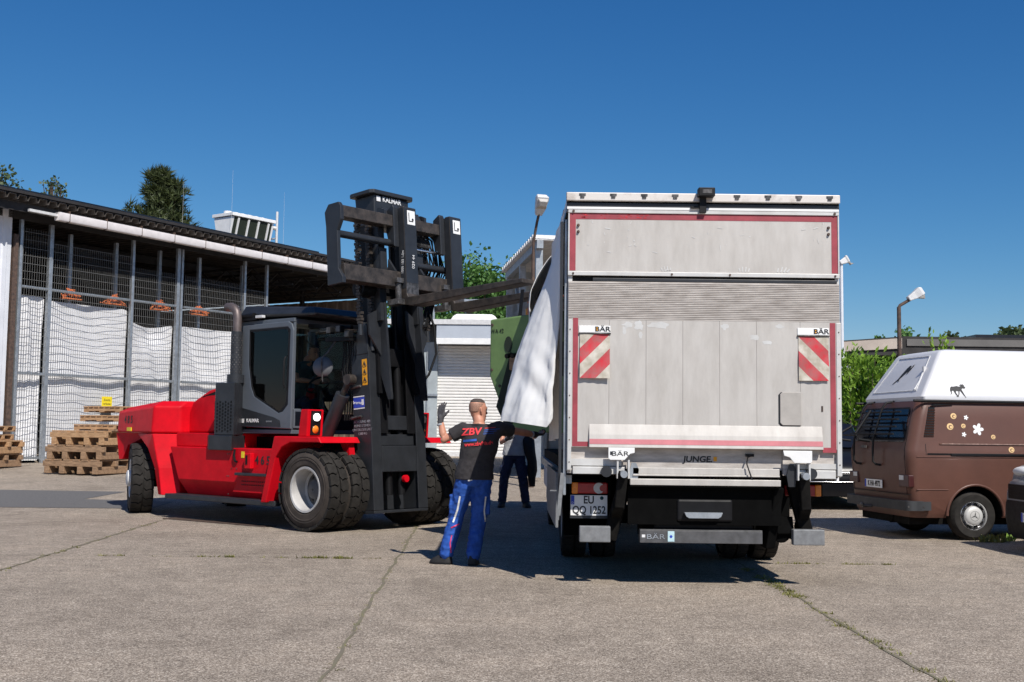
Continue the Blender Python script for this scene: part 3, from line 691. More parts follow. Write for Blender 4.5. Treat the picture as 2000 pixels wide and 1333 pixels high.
    b = MB(); b.tube([(-1.97, -.95, 2.78), (-1.97, -.95, 3.0), (-1.99, -.95, 3.09), (-2.04, -.95, 3.15), (-2.12, -.95, 3.18), (-2.22, -.95, 3.18)], .065, 16); b.build('exhaust_pipe', 'pipe', t, smooth=50)
    # cab
    X0, X1, Y0, Y1, Z0, Z1 = -2.06, -.82, -.82, .56, 1.36, 2.90
    b = MB()
    b.box(X0, X0+.09, Y0, Y0+.09, Z0, Z1); b.box(X0, X0+.09, Y1-.09, Y1, Z0, Z1); b.box(X1-.06, X1, Y1-.08, Y1, Z0, Z1)
    b.box(X1-.05, X1-.005, Y0+.01, Y0+.05, Z0, Z1)
    b.box(X0, X1, Y0, Y1, Z0-.06, Z0); b.box(X0, X1, Y0, Y0+.05, Z1+.002, Z1+.06); b.box(X0, X1, Y1-.05, Y1, Z1+.002, Z1+.06); b.box(X1-.05, X1, Y0+.052, Y1-.052, Z1-.02, Z1+.05)
    b.box(X0, X0+.04, Y0+.09, Y1-.09, Z0, 2.0)
    cf = b.build('cab_frame', 'cabgrey', t, bevel=.008)
    b = MB(); b.box(X0, X1, Y0+.05, Y1-.05, Z1+.05, Z1+.075); b.build('cab_headliner', 'fdark2', t); b = MB(); b.box(X0+.06, X1-.03, Y0+.06, Y1-.06, Z0, Z0+.02); b.build('cab_floor', 'fdark2', t)
    # door, with big rounded window opening
    dy = Y0-.035
    out = [(X0+.10, Z0+.0), (X1-.02, Z0+.0), (X1+.0, Z0+.1), (X1-.0, 2.78), (X1-.03, 2.86), (X1-.1, 2.90), (X0+.10, 2.90)]
    out = [(X0+.10, 1.40), (X1+.02, 1.37), (X1+.03, 2.78), (X1-.01, 2.87), (X1-.09, 2.91), (X0+.10, 2.90)]
    inn = [(X0+.34, 1.98), (X0+.42, 1.84), (X1-.26, 1.60), (X1-.17, 1.62), (X1-.06, 1.72), (X1-.04, 2.78), (X1-.10, 2.83), (X0+.26, 2.82), (X0+.27, 2.3)]
    def frame(b, out, inn, y0, y1):
        # ring of quads between two outlines sampled by angle
        def samp(poly, c, a):
            best = None; d = V((cos(a), sin(a)))
            for i in range(len(poly)):
                p, q = V(poly[i]), V(poly[(i+1) % len(poly)]); e = q-p; r = p-c; den = d.x*e.y-d.y*e.x
                if abs(den) < 1e-9: continue
                tt = (r.x*e.y-r.y*e.x)/den; uu = (r.x*d.y-r.y*d.x)/den
                if tt > 0 and -1e-6 <= uu <= 1+1e-6 and (best is None or tt > best): best = tt
            return c+d*best
        c = V((sum(p[0] for p in inn)/len(inn), sum(p[1] for p in inn)/len(inn)))
        angs = sorted([math.atan2(p[1]-c.y, p[0]-c.x) for p in list(out)+list(inn)]); n = len(angs)
        O = [samp(out, c, a) for a in angs]; I = [samp(inn, c, a) for a in angs]
        vs = [(p.x, y, p.y) for y in (y0, y1) for L in (O, I) for p in L]
        fs = []
        for i in range(n):
            j = (i+1) % n
            fs += [(i, j, n+j, n+i), (2*n+i, 3*n+i, 3*n+j, 2*n+j), (i, 2*n+i, 2*n+j, j), (n+i, n+j, 3*n+j, 3*n+i)]
        b.add(vs, fs)
    b = MB(); frame(b, out, inn, dy, Y0-.003); dr = b.build('cab_door', 'cabgrey', t, bevel=.012, seg=3)
    b = MB(); b.prism([(p[0]*1.0, p[1]) for p in inn], 'y', dy+.012, dy+.016); b.build('door_glass', 'gglass', dr)
    b = MB(); frame(b, [( (p[0]+.0), p[1]) for p in inn], [((p[0]+1.44)*.93-1.44, (p[1]-2.25)*.955+2.25) for p in inn], dy+.002, dy+.011); b.build('door_seal', 'black', dr)
    b = MB(); b.tube([(X1-.10, dy-.02, 1.95), (X1-.10, dy-.05, 2.0), (X1-.10, dy-.05, 2.35), (X1-.10, dy-.02, 2.4)], .014); b.build('handle', 'black', dr, smooth=40)
    b = MB(); b.box(X0+.08, X0+.14, dy-.015, dy+.02, 1.50, 1.62); b.box(X0+.08, X0+.14, dy-.015, dy+.02, 2.0, 2.10); b.build('hinges', 'wornlight', dr)
    b = MB(); b.prism([(X0+.12, 1.42), (X1-.20, 1.40), (X1-.22, 1.49), (X1-.35, 1.535), (X0+.12, 1.68)], 'y', dy-.004, dy-.0005); b.build('door_panel', 'fdark', dr)
    text('KALMAR', .075, (X0+.40, dy-.0065, 1.485), (1, 0, 0), (0, 0, 1), 'wink', dr, bold=.001)
    b = MB(); b.box(X0+.145, X0+.20, dy-.0065, dy-.0045, 1.455, 1.515); b.build('logo_tile', 'wink', dr)
    text('DCG160', .035, (X0+.78, dy-.0065, 1.475), (1, 0, 0), (0, 0, 1), 'steel', dr)
    # glazing
    b = MB(); b.box(X1-.02, X1-.012, Y0+.05, Y1-.08, 1.62, 2.86); b.build('windscreen', 'gglass', t)
    b = MB(); b.box(X0+.1, X1-.06, Y1-.03, Y1-.022, 1.8, 2.86); b.build('side_window', 'gglass', t)
    b = MB(); b.box(X0+.02, X0+.028, Y0+.09, Y1-.09, 2.0, 2.86); b.build('rear_window', 'gglass', t)
    b = MB(); b.tube([(X1-.04, -.30+.28*cos(a), 2.72-.16*sin(a)+.0) for a in [pi*i/12 for i in range(13)]], .007, 6); b.build('wiper_trace', 'wornlight', t)
    b = MB(); b.box(X1-.04, X1+.02, Y0+.02, Y0+.20, 1.38, 1.66); b.build('lower_window_frame', 'cabgrey', t, bevel=.01)
    b = MB(); b.prism([(X1-.02, 1.42), (X1+.024, 1.42), (X1+.024, 1.62), (X1-.02, 1.62)], 'y', Y0+.045, Y0+.17); b.build('lower_window', 'dglass', t)
    b = MB(); b.box(X1-.03, X1, Y0+.2, Y1, 1.36, 1.6); b.build('cowl', 'fdark2', t)
    # window bars of the far side, visible through the door
    b = MB(); y = Y1-.045
    for a, c in (((X0+.2, 2.28), (X1-.1, 2.28)), ((X0+.2, 2.78), (X1-.1, 2.78)), ((X0+.2, 2.1), (X0+.2, 2.78)), ((X1-.3, 2.28), (X1-.3, 2.78)), ((X0+.2, 2.1), (X1-.1, 2.1))): b.tube([(a[0], y, a[1]), (c[0], y, c[1])], .022)
    b.build('window_frame', 'black', t)
    # roof
    b = MB(); vs = []
    b.loft([[(X0-.05, Y0+.02, 3.02), (X1+.42, Y0+.02, 2.97), (X1+.42, Y1, 2.97), (X0-.05, Y1, 3.02)], [(X0-.02, Y0+.0, 3.07), (X1+.46, Y0+.0, 3.0), (X1+.46, Y1+.02, 3.0), (X0-.02, Y1+.02, 3.07)], [(X0+.03, Y0+.06, 3.20), (X1+.36, Y0+.06, 3.10), (X1+.36, Y1-.05, 3.10), (X0+.03, Y1-.05, 3.20)]])
    b.build('cab_roof', 'fdark', t, bevel=.02, seg=3)
    b = MB(); b.box(X0-.10, X0+.42, Y0-.06, Y0+.2, 2.965, 3.015); b.cyl((X0-.12, Y0-.02, 3.02), (X0+.35, Y0-.02, 3.03), .05, n=12); b.build('roof_air_duct', 'fdark2', t, smooth=40)
    b = MB(); b.box(X0+.42, X0+.58, Y0-.06, Y0, 2.99, 3.03); b.build('beacon_lamp', 'lampgrey', t, bevel=.005)
    b = MB(); b.tube([(X0-.01, Y0-.05, 3.0), (X0-.03, Y0-.06, 2.2), (X0-.02, Y0-.06, 1.3)], .022); b.build('hose', 'black', t, smooth=40)
    # interior
    b = MB(); b.box(-1.85, -1.45, -.38, .12, 1.42, 1.55); b.box(-1.9, -1.40, -.40, .14, 1.551, 1.66); b.prism([(-1.95, 1.6), (-1.82, 1.6), (-1.88, 2.30), (-1.97, 2.30)], 'y', -.38, .12); b.build('seat', 'fdark2', t, bevel=.03)
    b = MB(); b.tube([(-.98, -.13, 1.4), (-1.05, -.13, 2.0)], .035); st = b.build('steering_column', 'fdark2', t, smooth=40)
    b = MB(); c = V((-1.07, -.13, 2.03)); pts = [c+V((.19*cos(a)*.75, .19*sin(a), .19*cos(a)*.6)) for a in [2*pi*i/20 for i in range(21)]]; b.tube(pts, .014, 6); b.tube([pts[0], pts[10]], .01); b.build('steering_wheel', 'black', st, smooth=40)
    # mirror on a stalk
    b = MB(); c = V((-.30, -.72, 2.25)); n = V((.55, -.80, .12)).normalized(); b.lathe([(.001, .055), (.07, .045), (.125, .02), (.145, -.01), (.14, -.015), (.001, -.012)], c, n, 28); mr = b.build('mirror', 'mirror', t, smooth=50)
    b = MB(); b.tube([c+n*.06, c+n*.075+V((0, 0, .1)), (-.22, -.70, 2.45), (-.12, -.64, 2.62), (-.12, -.3, 2.72)], .012); b.tube([c+n*.06, c+V((.03, -.02, -.22))], .009); b.build('mirror_stalk', 'wornlight', mr, smooth=40)
    # mast in its own tilted frame: xm forward of the front flanges, zm up from its foot
    T = R(4.7)
    def mt(x, y, z): return (.60+x*cos(T)-z*sin(T), y, .28+z*cos(T)+x*sin(T))
    def B(): return MB(mt)
    for s in (-1, 1):
        b = B(); y0, y1 = sorted((s*.52, s*.37)); b.box(-.36, -.02, y0, y1, 0, 2.15); b.box(-.02, 0, *sorted((s*.525, s*.34)), .0, 2.2)
        b.prism([(-.36, 2.151), (-.02, 2.151), (-.02, 2.55), (-.12, 2.62), (-.2, 2.55)], 'y', y0, y1); b.build('outer_mast', 'fdark', t, bevel=.008)
        b = B(); y0, y1 = sorted((s*.335, s*.22)); b.box(-.30, -.04, y0, y1, 1.05, 4.05); b.box(-.04, -.015, *sorted((s*.34, s*.19)), 1.05, 4.05); b.build('inner_mast', 'fdark2', t, bevel=.006)
        # wedge shaped gusset of the inner mast
        b = B(); y0, y1 = sorted((s*.50, s*.47)); 
        b.prism([(.005, 2.72), (.13, 2.86), (.17, 2.86), (.24, 1.50), (.18, 1.50), (.02, 1.95)], 'y', *sorted((s*.36, s*.32))); b.build('mast_gusset', 'cabgrey' if 0 else 'fdark', t)
        b = B(); b.prism([(-.58, 2.67), (-.31, 2.80), (-.16, 1.56), (-.26, 1.56), (-.27, 1.99), (-.565, 2.40)] if s < 0 else [(.16, 2.79), (.33, 2.68), (.58, 2.42), (.34, 1.98), (.17, 2.40)], 'x', .05, .08); b.build('mast_plate', 'fdark', t)
        b = B(); b.box(-.02, .05, *sorted((s*.40, s*.30)), 1.6, 2.7); b.build('mast_bracket', 'fdark2', t)
        b = B(); b.cyl((-.12, s*.12, .2), (-.12, s*.12, 2.3), .055); b.cyl((-.12, s*.12, 2.3), (-.12, s*.12, 4.0), .035); b.build('lift_cylinder', 'fdark2', t, smooth=40)
        for k, (yy, z0, z1) in enumerate(((.66, 2.55, 4.1), (.45, 2.35, 4.1))):
            b = B(); z = z0; i = 0
            while z < z1: b.box(-.03-.015*(i % 2), .03+.015*(i % 2), s*yy-.028, s*yy+.028, z, z+.036); z += .044; i += 1
            b.build('chain', 'worn', t)
            b = B(); b.cyl((0, s*yy, z0-.16), (0, s*yy, z0-.005), .032); b.build('chain_anchor', 'fdark', t, smooth=40)
        b = B(); b.cyl((-.02, s*.66, 3.05), (-.02, s*.38, 3.05), .12, n=20); b.build('chain_pulley', 'fdark2', t, smooth=40)
    b = B(); b.box(-.03, -.003, -.335, .335, .52, .88); b.prism([(-.335, .885), (.335, .885), (.335, 1.04), (-.335, 1.04)], 'x', -.08, -.05); b.box(-.2, -.03, -.34, .34, 1.1, 1.3); b.box(-.33, .0, -.52, .52, -.04, -.003); b.box(-.34, -.30, -.34, .34, .0, 2.6); b.build('mast_crossbeam', 'fdark', t, bevel=.008)
    b = B(); b.box(-.34, -.05, -.335, .335, 3.0, 3.2); b.build('inner_crossbeam', 'fdark2', t); b = B(); b.box(-.3, -.06, -.21, .21, 2.0, 2.25); b.build('inner_crossbeam', 'fdark2', t)
    b = B(); b.cyl((-.03, .1, .42), (.02, .1, .42), .05); b.build('hose_fitting', 'red', t)
    # top box with name plate
    b = B(); b.prism([(-.33, 4.0), (.02, 4.0), (.03, 4.43), (-.37, 4.43)], 'y', -.345, .345); tb = b.build('mast_head', 'fdark', t, bevel=.02)
    b = B(); b.prism([(-.41, -.40), (-.41, .40), (-.36, .43), (.02, .43), (.08, .38), (.08, -.38), (.02, -.43), (-.36, -.43)], 'z', 4.432, 4.49); b.build('mast_cap', 'fdark', tb, bevel=.01)
    o = V(mt(.031, .0, 4.375)); up = V(mt(.031, 0, 5))-V(mt(.031, 0, 4)); text('KALMAR', .10, o+V((.004, .0, 0)), (0, 1, 0), up, 'wink', tb, sx=.95, bold=.002)
    b = B(); b.box(.034, .037, -.30, -.225, 4.335, 4.41); b.build('logo_tile', 'wink', tb)
    # carriage
    b = B(); b.box(.16, .34, -1.24, 1.0, 3.91, 4.07); cg = b.build('carriage', 'worn', t, bevel=.01)
    b = B(); b.box(.16, .36, -1.24, 1.0, 3.05, 3.27); b.build('carriage_bar', 'worn', cg, bevel=.01)
    b = B(); P = [(.08, 3.0), (.38, 3.0), (.38, 3.08), (.30, 3.2), (.30, 3.72), (.38, 3.86), (.38, 4.04), (.34, 4.10), (.14, 4.10), (.06, 4.0), (.08, 3.8)]
    b.prism(P, 'y', -1.30, -1.24); b.build('carriage_side', 'fdark', cg, bevel=.008)
    b = B(); b.prism(P, 'y', 1.0, 1.06); b.build('carriage_side', 'fdark', cg, bevel=.008)
    for s in (-1, 1):
        b = B(); b.box(-.1, .16, *sorted((s*.30, s*.42)), 2.6, 4.0); b.prism([(.165, 4.07), (.30, 4.075), (.30, 4.14), (.22, 4.18), (.165, 4.18)], 'y', *sorted((s*.42, s*.38))); b.prism([(.165, 4.072), (.26, 4.073), (.2, 4.2), (.165, 4.2)], 'y', *sorted((s*.36, s*.22))); b.prism([(.20, 3.27), (.35, 3.275), (.22, 3.46)], 'y', *sorted((s*.3, s*.26))); b.box(.17, .2, *sorted((s*.42, s*.30)), 3.28, 3.62); b.build('carriage_upright', 'cabgrey' if 0 else 'fdark', cg)
    for (y0, y1, z) in ((-1.24, -.18, 3.69), (.14, 1.0, 3.42), (.14, .8, 3.66)):
        b = B(); b.cyl((.25, y0, z), (.25, y1, z), .05 if z != 3.66 else .022); b.build('side_cylinder', 'fdark' if z != 3.66 else 'chrome', cg, smooth=40)
    # hose bundle between carriage and mast
    b = B(); rnd = random.Random(4)
    for k in range(12):
        y = .30+k*.035; x = .05+.03*rnd.random(); b.tube([(x, y, 3.9), (x+.02, y+.06*rnd.random(), 3.95+.06*rnd.random()), (x+.12, y+.1, 3.85), (x+.1, y+.12+.2*rnd.random(), 3.4), (x, y+.1, 3.0), (x-.05, y, 2.6)], .013, 6)
    for k in range(7): b.tube([(.2, .36+k*.03+.04*cos(a), 3.78+.06*sin(a)) for a in [2*pi*i/10 for i in range(11)]], .010, 5)
    b.build('hoses', 'black', t, smooth=50)
    b = B(); b.tube([(.05, .62, 2.9), (.12, .68, 2.6), (.12, .70, 2.2), (.05, .60, 1.9), (.0, .53, 1.8)], .018, 8); b.build('hoses', 'black', t, smooth=50)
    # forks
    for k, yc in enumerate((-.08, .86)):
        b = B(); w_ = .12; pts = [(.46, 4.19), (.36, 4.19), (.34, 2.90), (.40, 2.80), (.55, 2.765)]
        L = 2.52; n = 12
        lower = [(.55+(L-.55)*i/n, 2.765+.012*i/n) for i in range(1, n+1)]
        upper = [(.55+(L-.55)*i/n, 2.90-.06*i/n) for i in range(n, -1, -1)]
        poly = pts+lower+upper+[(.485, 2.90), (.46, 2.96)]
        b.prism(poly, 'y', yc-w_, yc+w_); 
        fk = b.build('fork', 'worn', t, bevel=.012)
        b = B(); b.box(.4605, .464, yc-w_+.004, yc+w_-.004, 3.11, 4.18); b.box(.345, .455, yc-w_-.003, yc-w_-.0006, 3.03, 4.17); b.build('fork_paint', 'fdark', fk)
        b = B(); b.box(.4605, .463, yc-w_+.004, yc+w_-.004, 2.94, 3.108); b.build('worn_patch', 'wornlight', fk)
        b = B(); b.prism([(.34, 4.22), (.22, 4.15), (.20, 3.86), (.24, 3.7), (.36, 3.62), (.36, 4.18)], 'y', yc-w_-.10, yc-w_-.005); b.build('fork_hook', 'fdark', fk, bevel=.01)
        b = B(); b.box(.20, .42, yc-w_-.13, yc-w_-.005, 3.10, 3.17); b.box(.20, .42, yc-w_-.13, yc-w_-.005, 2.80, 2.88); b.cyl((.36, yc-w_-.06, 2.88), (.36, yc-w_-.06, 3.10), .045); b.build('fork_roller', 'wornlight', fk, bevel=.004)
        b = B(); b.box(.4645, .4665, yc-.055, yc+.095, 3.94, 4.14); sg = b.build('label_sticker', 'white', fk)
        b = B(); b.box(.4667, .468, yc-.03, yc-.015, 3.98, 4.11); b.box(.4667, .468, yc-.03, yc+.06, 3.98, 3.995); b.cyl((.4667, yc+.05, 4.015), (.468, yc+.05, 4.015), .02); b.build('sticker_symbol', 'ink', sg)
        if k == 0:
            up = V((0, 0, 1)); f = V(mt(.466, yc+.03, 3.36)); text('240029 44', .07, f, up, (0, -1, 0), 'wink', fk)
            f = V(mt(.41, yc-w_-.005, 3.40)); text('1000 150 1.0m', .055, f, up, (-1, 0, 0), 'wink', fk)
    # stickers on the outer mast flank
    def pl(x0, x1, z0, z1, m, n, d=.0015):
        b = B(); b.box(x0, x1, -.52-d-.001, -.52-d, z0, z1); return b.build(n, m, t)
    pl(-.145, -.045, 1.72, 2.08, 'orange_st', 'warning_sticker')
    b = B()
    for z in (1.98, 1.87, 1.76): b.tube([(-.13, -.5235, z), (-.095, -.5235, z+.07), (-.06, -.5235, z)], .006, 5); b.box(-.12, -.07, -.5245, -.5226, z-.012, z-.004); b.box(-.105, -.085, -.5245, -.5226, z+.01, z+.04)
    b.build('warning_symbols', 'ink', t)
    pl(-.34, -.12, 1.42, 1.56, 'blue_st', 'company_sticker')
    pl(-.34, -.12, 1.565, 1.58, 'wink', 'company_sticker_band'); pl(-.34, -.12, 1.40, 1.415, 'wink', 'company_sticker_band')
    text('bremo', .065, V(mt(-.26, -.524, 1.49)), (1, 0, -.0), (0, 0, 1), 'wink', t)
    b = B(); b.box(-.175, -.135, -.5245, -.5226, 1.45, 1.53); b.build('company_sticker_logo', 'wink', t)
    for k, s in enumerate(('ACHTUNG 485', 'KEINE STEHEN', 'UNTER DER LAST', '1200 KG')): text(s, .05, V(mt(-.18, -.5215, 1.22-k*.055)), (1, 0, .06), (0, 0, 1), 'steel', t)
    for z in (1.70, 1.28):
        b = B(); b.cyl((-.36, -.54, z), (-.17, -.54, z+.015), .018); b.cyl((-.36, -.55, z), (-.36, -.50, z), .024); b.build('mast_pin', 'wornlight', t, smooth=40)
    # tilt cylinders
    for s in (-1, 1):
        b = MB(); p, q = V((-.35, s*.62, 1.20)), V((.02, s*.62, 1.86)); b.cyl(p, q, .10, n=20); tc = b.build('tilt_cylinder', 'fdark', t, smooth=40)
        b = MB(); r = V((.16, s*.62, 2.06)); b.cyl(q, r, .045); b.cyl(r-V((0, .06, 0)), r+V((0, .06, 0)), .075); b.build('piston_rod', 'worn', tc, smooth=40)
    # work lights on the mast bracket
    b = MB(); b.box(-.30, .20, -.68, -.56, 2.60, 2.66); b.beam((-.8, -.55, 2.86), (.1, -.55, 2.80), .05, .05); b.beam((-.8, .4, 2.9), (.1, .4, 2.84), .05, .05); br = b.build('lamp_bracket', 'fdark2', t)
    for x, z, m in ((-.22, 2.76, 'lampgrey'), (-.02, 2.77, 'lampgrey'), (.16, 2.69, 'lampgrey')):
        b = MB(); b.box(x-.05, x+.05, -.70, -.62, z-.05, z+.05); l = b.build('work_light', 'fdark2', t, bevel=.008)
        b = MB(); b.box(x-.04, x+.04, -.706, -.701, z-.04, z+.04); b.build('lens', 'wornlight', l)
    b = MB(); rnd = random.Random(9)
    for k in range(6): x = -.12+.05*k; b.tube([(x, -.5, 2.62), (x+.04, -.52, 2.45), (x-.02, -.5, 2.2), (x+.05, -.48, 1.9), (x, -.45, 1.5)], .012, 6)
    b.build('hoses', 'black', t, smooth=50)
    return t
FL = forklift()
# ---------------------------------------------------------------- curtain sided truck with tail lift
TX, TY = 1.737, 10.55
def truck():
    t = thing('box_truck', 'curtain sided truck seen from behind with grey aluminium tail lift folded up', 'truck', (TX, TY, 0))
    def X(x): return x-TX
    def bx(b, x0, x1, y0, y1, z0, z1): return b.box(X(x0), X(x1), y0, y1, z0, z1)
    W0, W1, L = .49, 2.99, 7.2
    # shell
    b = MB(); bx(b, W0+.02, W1-.02, .06, L, .98, 1.12); b.build('load_floor', 'grime', t)
    b = MB(); bx(b, W0, W1, L-.06, L, 1.121, 3.44); b.build('front_wall', 'aluclean', t)
    b = MB(); bx(b, W0, W1, .0, L, 3.47, 3.52); rf = b.build('roof', 'white', t)
    b = MB(); bx(b, W1-.03, W1, .10, L-.061, .95, 3.44); sc = b.build('side_curtain', 'sheet', t)
    b = MB(); bx(b, W0, W0+.05, .1, L, 3.40, 3.469); bx(b, W1-.05, W1, .1, L, 3.441, 3.469); b.build('roof_rail', 'aluclean', t)
    b = MB(); bx(b, W0-.005, W0+.06, L-.12, L+.002, 1.0, 3.44); b.build('front_pillar', 'aluclean', t)
    b = MB(); bx(b, W1+.001, W1+.012, .3, .45, 2.0, 2.35); b.build('side_marker', 'black', t)
    # rear frame pillars
    b = MB(); bx(b, W0+.015, W0+.055, .0, .08, 1.02, 3.41); b.build('corner_pillar', 'aluclean', t, bevel=.006)
    b = MB(); bx(b, W1-.045, W1-.005, .0, .08, .99, 3.41); b.build('corner_pillar', 'aluclean', t, bevel=.006)
    b = MB(); bx(b, W0-.015, W0+.012, .03, .10, .80, 3.32); b.build('curtain_post', 'steel', t, bevel=.006)
    b = MB(); bx(b, W0-.055, W0-.03, .04, .09, .85, 3.30); b.build('curtain_post', 'fdark', t)
    # top rail with lamps and dirt
    b = MB(); b.prism([(-.035, 3.485), (-.035, 3.56), (.05, 3.575), (.05, 3.485)], 'x', X(W0-.005), X(W1)); tr = b.build('top_rail', 'alurail', t, bevel=.006)
    b = MB(); bx(b, W0, W1, .0, .05, 3.41, 3.4845); b.build('top_rail_recess', 'fdark', t)
    b = MB(); bx(b, W0, 2.98, -.03, -.001, 3.405, 3.428); b.build('rain_strip', 'white', t, bevel=.003)
    b = MB()
    for k in range(9):
        x = W0+.14+k*.283
        if k == 4: continue
        bx(b, x-.018, x+.018, -.045, -.036, 3.51, 3.54); bx(b, x-.03, x+.03, -.040, -.0355, 3.53, 3.55)
    b.build('rivet_brackets', 'wornlight', tr)
    # reversing camera
    b = MB(); bx(b, 1.68, 1.83, -.13, -.03, 3.52, 3.60); cm = b.build('rear_camera', 'black', t, bevel=.008)
    b = MB(); bx(b, 1.715, 1.80, -.133, -.1305, 3.545, 3.58); b.build('camera_lens', 'wornlight', cm)
    b = MB(); bx(b, 1.70, 1.76, -.06, -.034, 3.38, 3.52); bx(b, 1.62, 1.74, -.05, -.034, 3.42, 3.44); b.build('camera_bracket', 'black', cm)
    # upper flap
    b = MB(); bx(b, W0+.015, W1-.01, -.012, .03, 2.80, 3.40); up = b.build('upper_flap', 'alu', t, bevel=.004)
    b = MB(); bx(b, W0+.012, W1-.008, -.026, -.0125, 2.795, 2.832); bx(b, W0+.012, W1-.008, -.026, -.0125, 3.372, 3.405); bx(b, W0+.012, W0+.026, -.022, -.0125, 2.833, 3.371); bx(b, W1-.022, W1-.008, -.022, -.0125, 2.833, 3.371); b.build('flap_edge', 'aluclean', up, bevel=.003)
    b = MB(); bx(b, W0+.027, W1-.023, -.0142, -.0124, 3.315, 3.3715); b.build('reflective_strip', 'tape', up)
    for x0 in (W0+.027, W1-.078):
        b = MB(); bx(b, x0, x0+.055, -.0142, -.0124, 2.84, 3.3148); b.build('reflective_strip', 'tape', up)
    b = MB(); rnd = random.Random(5)
    for x, w_ in ((.62, .04), (.80, .22), (1.02, .05), (1.12, .09)):
        for k in range(9): xx = x+rnd.uniform(0, w_); zz = rnd.uniform(3.32, 3.362); bx(b, xx, xx+rnd.uniform(.006, .03), -.0156, -.0144, zz, zz+rnd.uniform(.003, .012))
    b.build('bright_tape_patches', 'flagr', up)
    b = MB()
    for x in (W0+.105, W1-.105):
        for z in (3.20, 3.26): b.cyl((X(x), -.0125, z), (X(x), -.034, z), .014, .010, n=10)
    for x in (W0+.06, W1-.05, 1.45, 1.98): b.cyl((X(x), -.0265, 2.813), (X(x), -.032, 2.813), .010, n=8)
    for x in (W0+.06, W1-.05): b.cyl((X(x), -.0265, 3.388), (X(x), -.034, 3.388), .012, n=8)
    b.build('bolts', 'rusty', up)
    # chalky hand prints and smears wiped in the dirt
    b = MB(); rnd = random.Random(11)
    def hand(x, z, s, lean):
        for k in range(4):
            a = R(lean+(k-1.5)*9); p = V((X(x)+(k-1.5)*.026*s, -.0142, z)); q = p+V((sin(a), 0, cos(a)))*(.035+.012*(k in (1, 2)))*s; b.beam(p, q, .011*s, .001, (0, 1, 0))
    hand(1.40, 2.845, .9, -6); hand(1.16+.24, 2.838, .6, 30); hand(2.11, 2.845, 1.0, 5); hand(2.46, 2.845, 1.1, 24)
    for k in range(26):
        x = rnd.uniform(W0+.15, W1-.15); z = rnd.uniform(3.0, 3.29); p = V((X(x), -.0138, z)); a = rnd.uniform(-.4, .4)+(1.57 if rnd.random() < .5 else 0)
        q = p+V((sin(a), 0, cos(a)))*rnd.uniform(.01, .05); b.beam(p, q, rnd.uniform(.003, .010), .0012, (0, 1, 0))
    b.build('hand_prints', 'aluclean', up)
    # dark gap and ribbed upper platform
    b = MB(); bx(b, W0+.02, W1-.015, .02, .06, 2.74, 2.797); b.build('seal', 'fdark2', t)
    b = MB(); bx(b, .73, W1-.03, -.012, .018, 2.745, 2.775); b.build('platform_tip', 'fdark', t, bevel=.003)
    b = MB(); n = 21; pr = []
    z0, z1 = 2.392, 2.742
    for i in range(n):
        za = z0+(z1-z0)*i/n; zb = z0+(z1-z0)*(i+.62)/n; pr += [(-.016, za), (-.016, zb), (-.008, zb+.0005), (-.008, z0+(z1-z0)*(i+1)/n)]
    pr += [(.02, z1), (.02, z0)]
    b.prism(pr, 'x', X(W0+.02), X(W1-.01)); b.build('ribbed_platform', 'aludirty', t)
    # tail lift platform: vertical boards
    xs = [.512, .883, 1.218, 1.552, 1.886, 2.222, 2.618, 2.985]
    pf = None
    b = MB()
    for a, c in zip(xs[:-1], xs[1:]): bx(b, a+.0012, c-.0012, -.016, .02, 1.237, 2.39)
    pf = b.build('tail_lift_platform', 'alu', t)
    b = MB(); bx(b, .51, .545, -.022, -.0162, 1.03, 2.39); b.build('platform_edge', 'aluclean', pf, bevel=.003)
    b = MB(); bx(b, 2.945, 2.988, -.022, -.0162, 1.0, 2.385); b.build('platform_edge', 'aluclean', pf, bevel=.003)
    for x0, x1, z0, z1 in ((.553, .600, 1.242, 2.405), (2.888, 2.938, 1.21, 2.385), (.6005, .70, 1.242, 1.285), (2.815, 2.8875, 1.21, 1.255)):
        b = MB(); bx(b, x0, x1, -.0182, -.0161, z0, z1); b.build('reflective_strip', 'tape', pf)
    b = MB()
    for k in range(7):
        z = 1.1+k*.2
        for x in (.527, 2.967): b.cyl((X(x), -.0222, z), (X(x), -.026, z), .006, n=8)
    b.build('bolts', 'rusty', pf)
    # wiped bright patches under the ribbed part
    b = MB(); rnd = random.Random(3)
    for x, z, w_, h in ((1.05, 2.35, .06, .03), (1.15, 2.34, .05, .05), (1.33, 2.345, .10, .035), (1.17, 2.26, .02, .035), (1.93, 2.34, .04, .03), (2.43, 2.35, .05, .02), (2.2, 2.25, .06, .03), (2.32, 2.20, .05, .02), (1.02, 2.30, .02, .05)):
        vs = []; n = 14
        for i in range(n):
            a = 2*pi*i/n; k = rnd.uniform(.55, 1.1); vs.append((X(x)+w_*k*cos(a), -.0168, z+h*k*sin(a)))
        b.quad(*vs)
    b.build('wiped_patches', 'aluclean', pf)
    # lip
    b = MB(); b.prism([(-.018, 1.445), (-.040, 1.35), (-.060, 1.235), (-.03, 1.235), (-.016, 1.30)], 'x', X(.704), X(2.811)); lp = b.build('platform_lip', 'alu', t, bevel=.004)
    b = MB(); d = V((0, -.025, -.115)).normalized(); p0 = V((X(.708), -.0470, 1.310)); p1 = V((X(2.807), -.0470, 1.310)); q = V((0, -.0080, -.046)); o = V((0, -.0022, .0005))
    b.quad(p0+o, p1+o, p1+q+o, p0+q+o); b.build('faded_strip', 'tapep', lp)
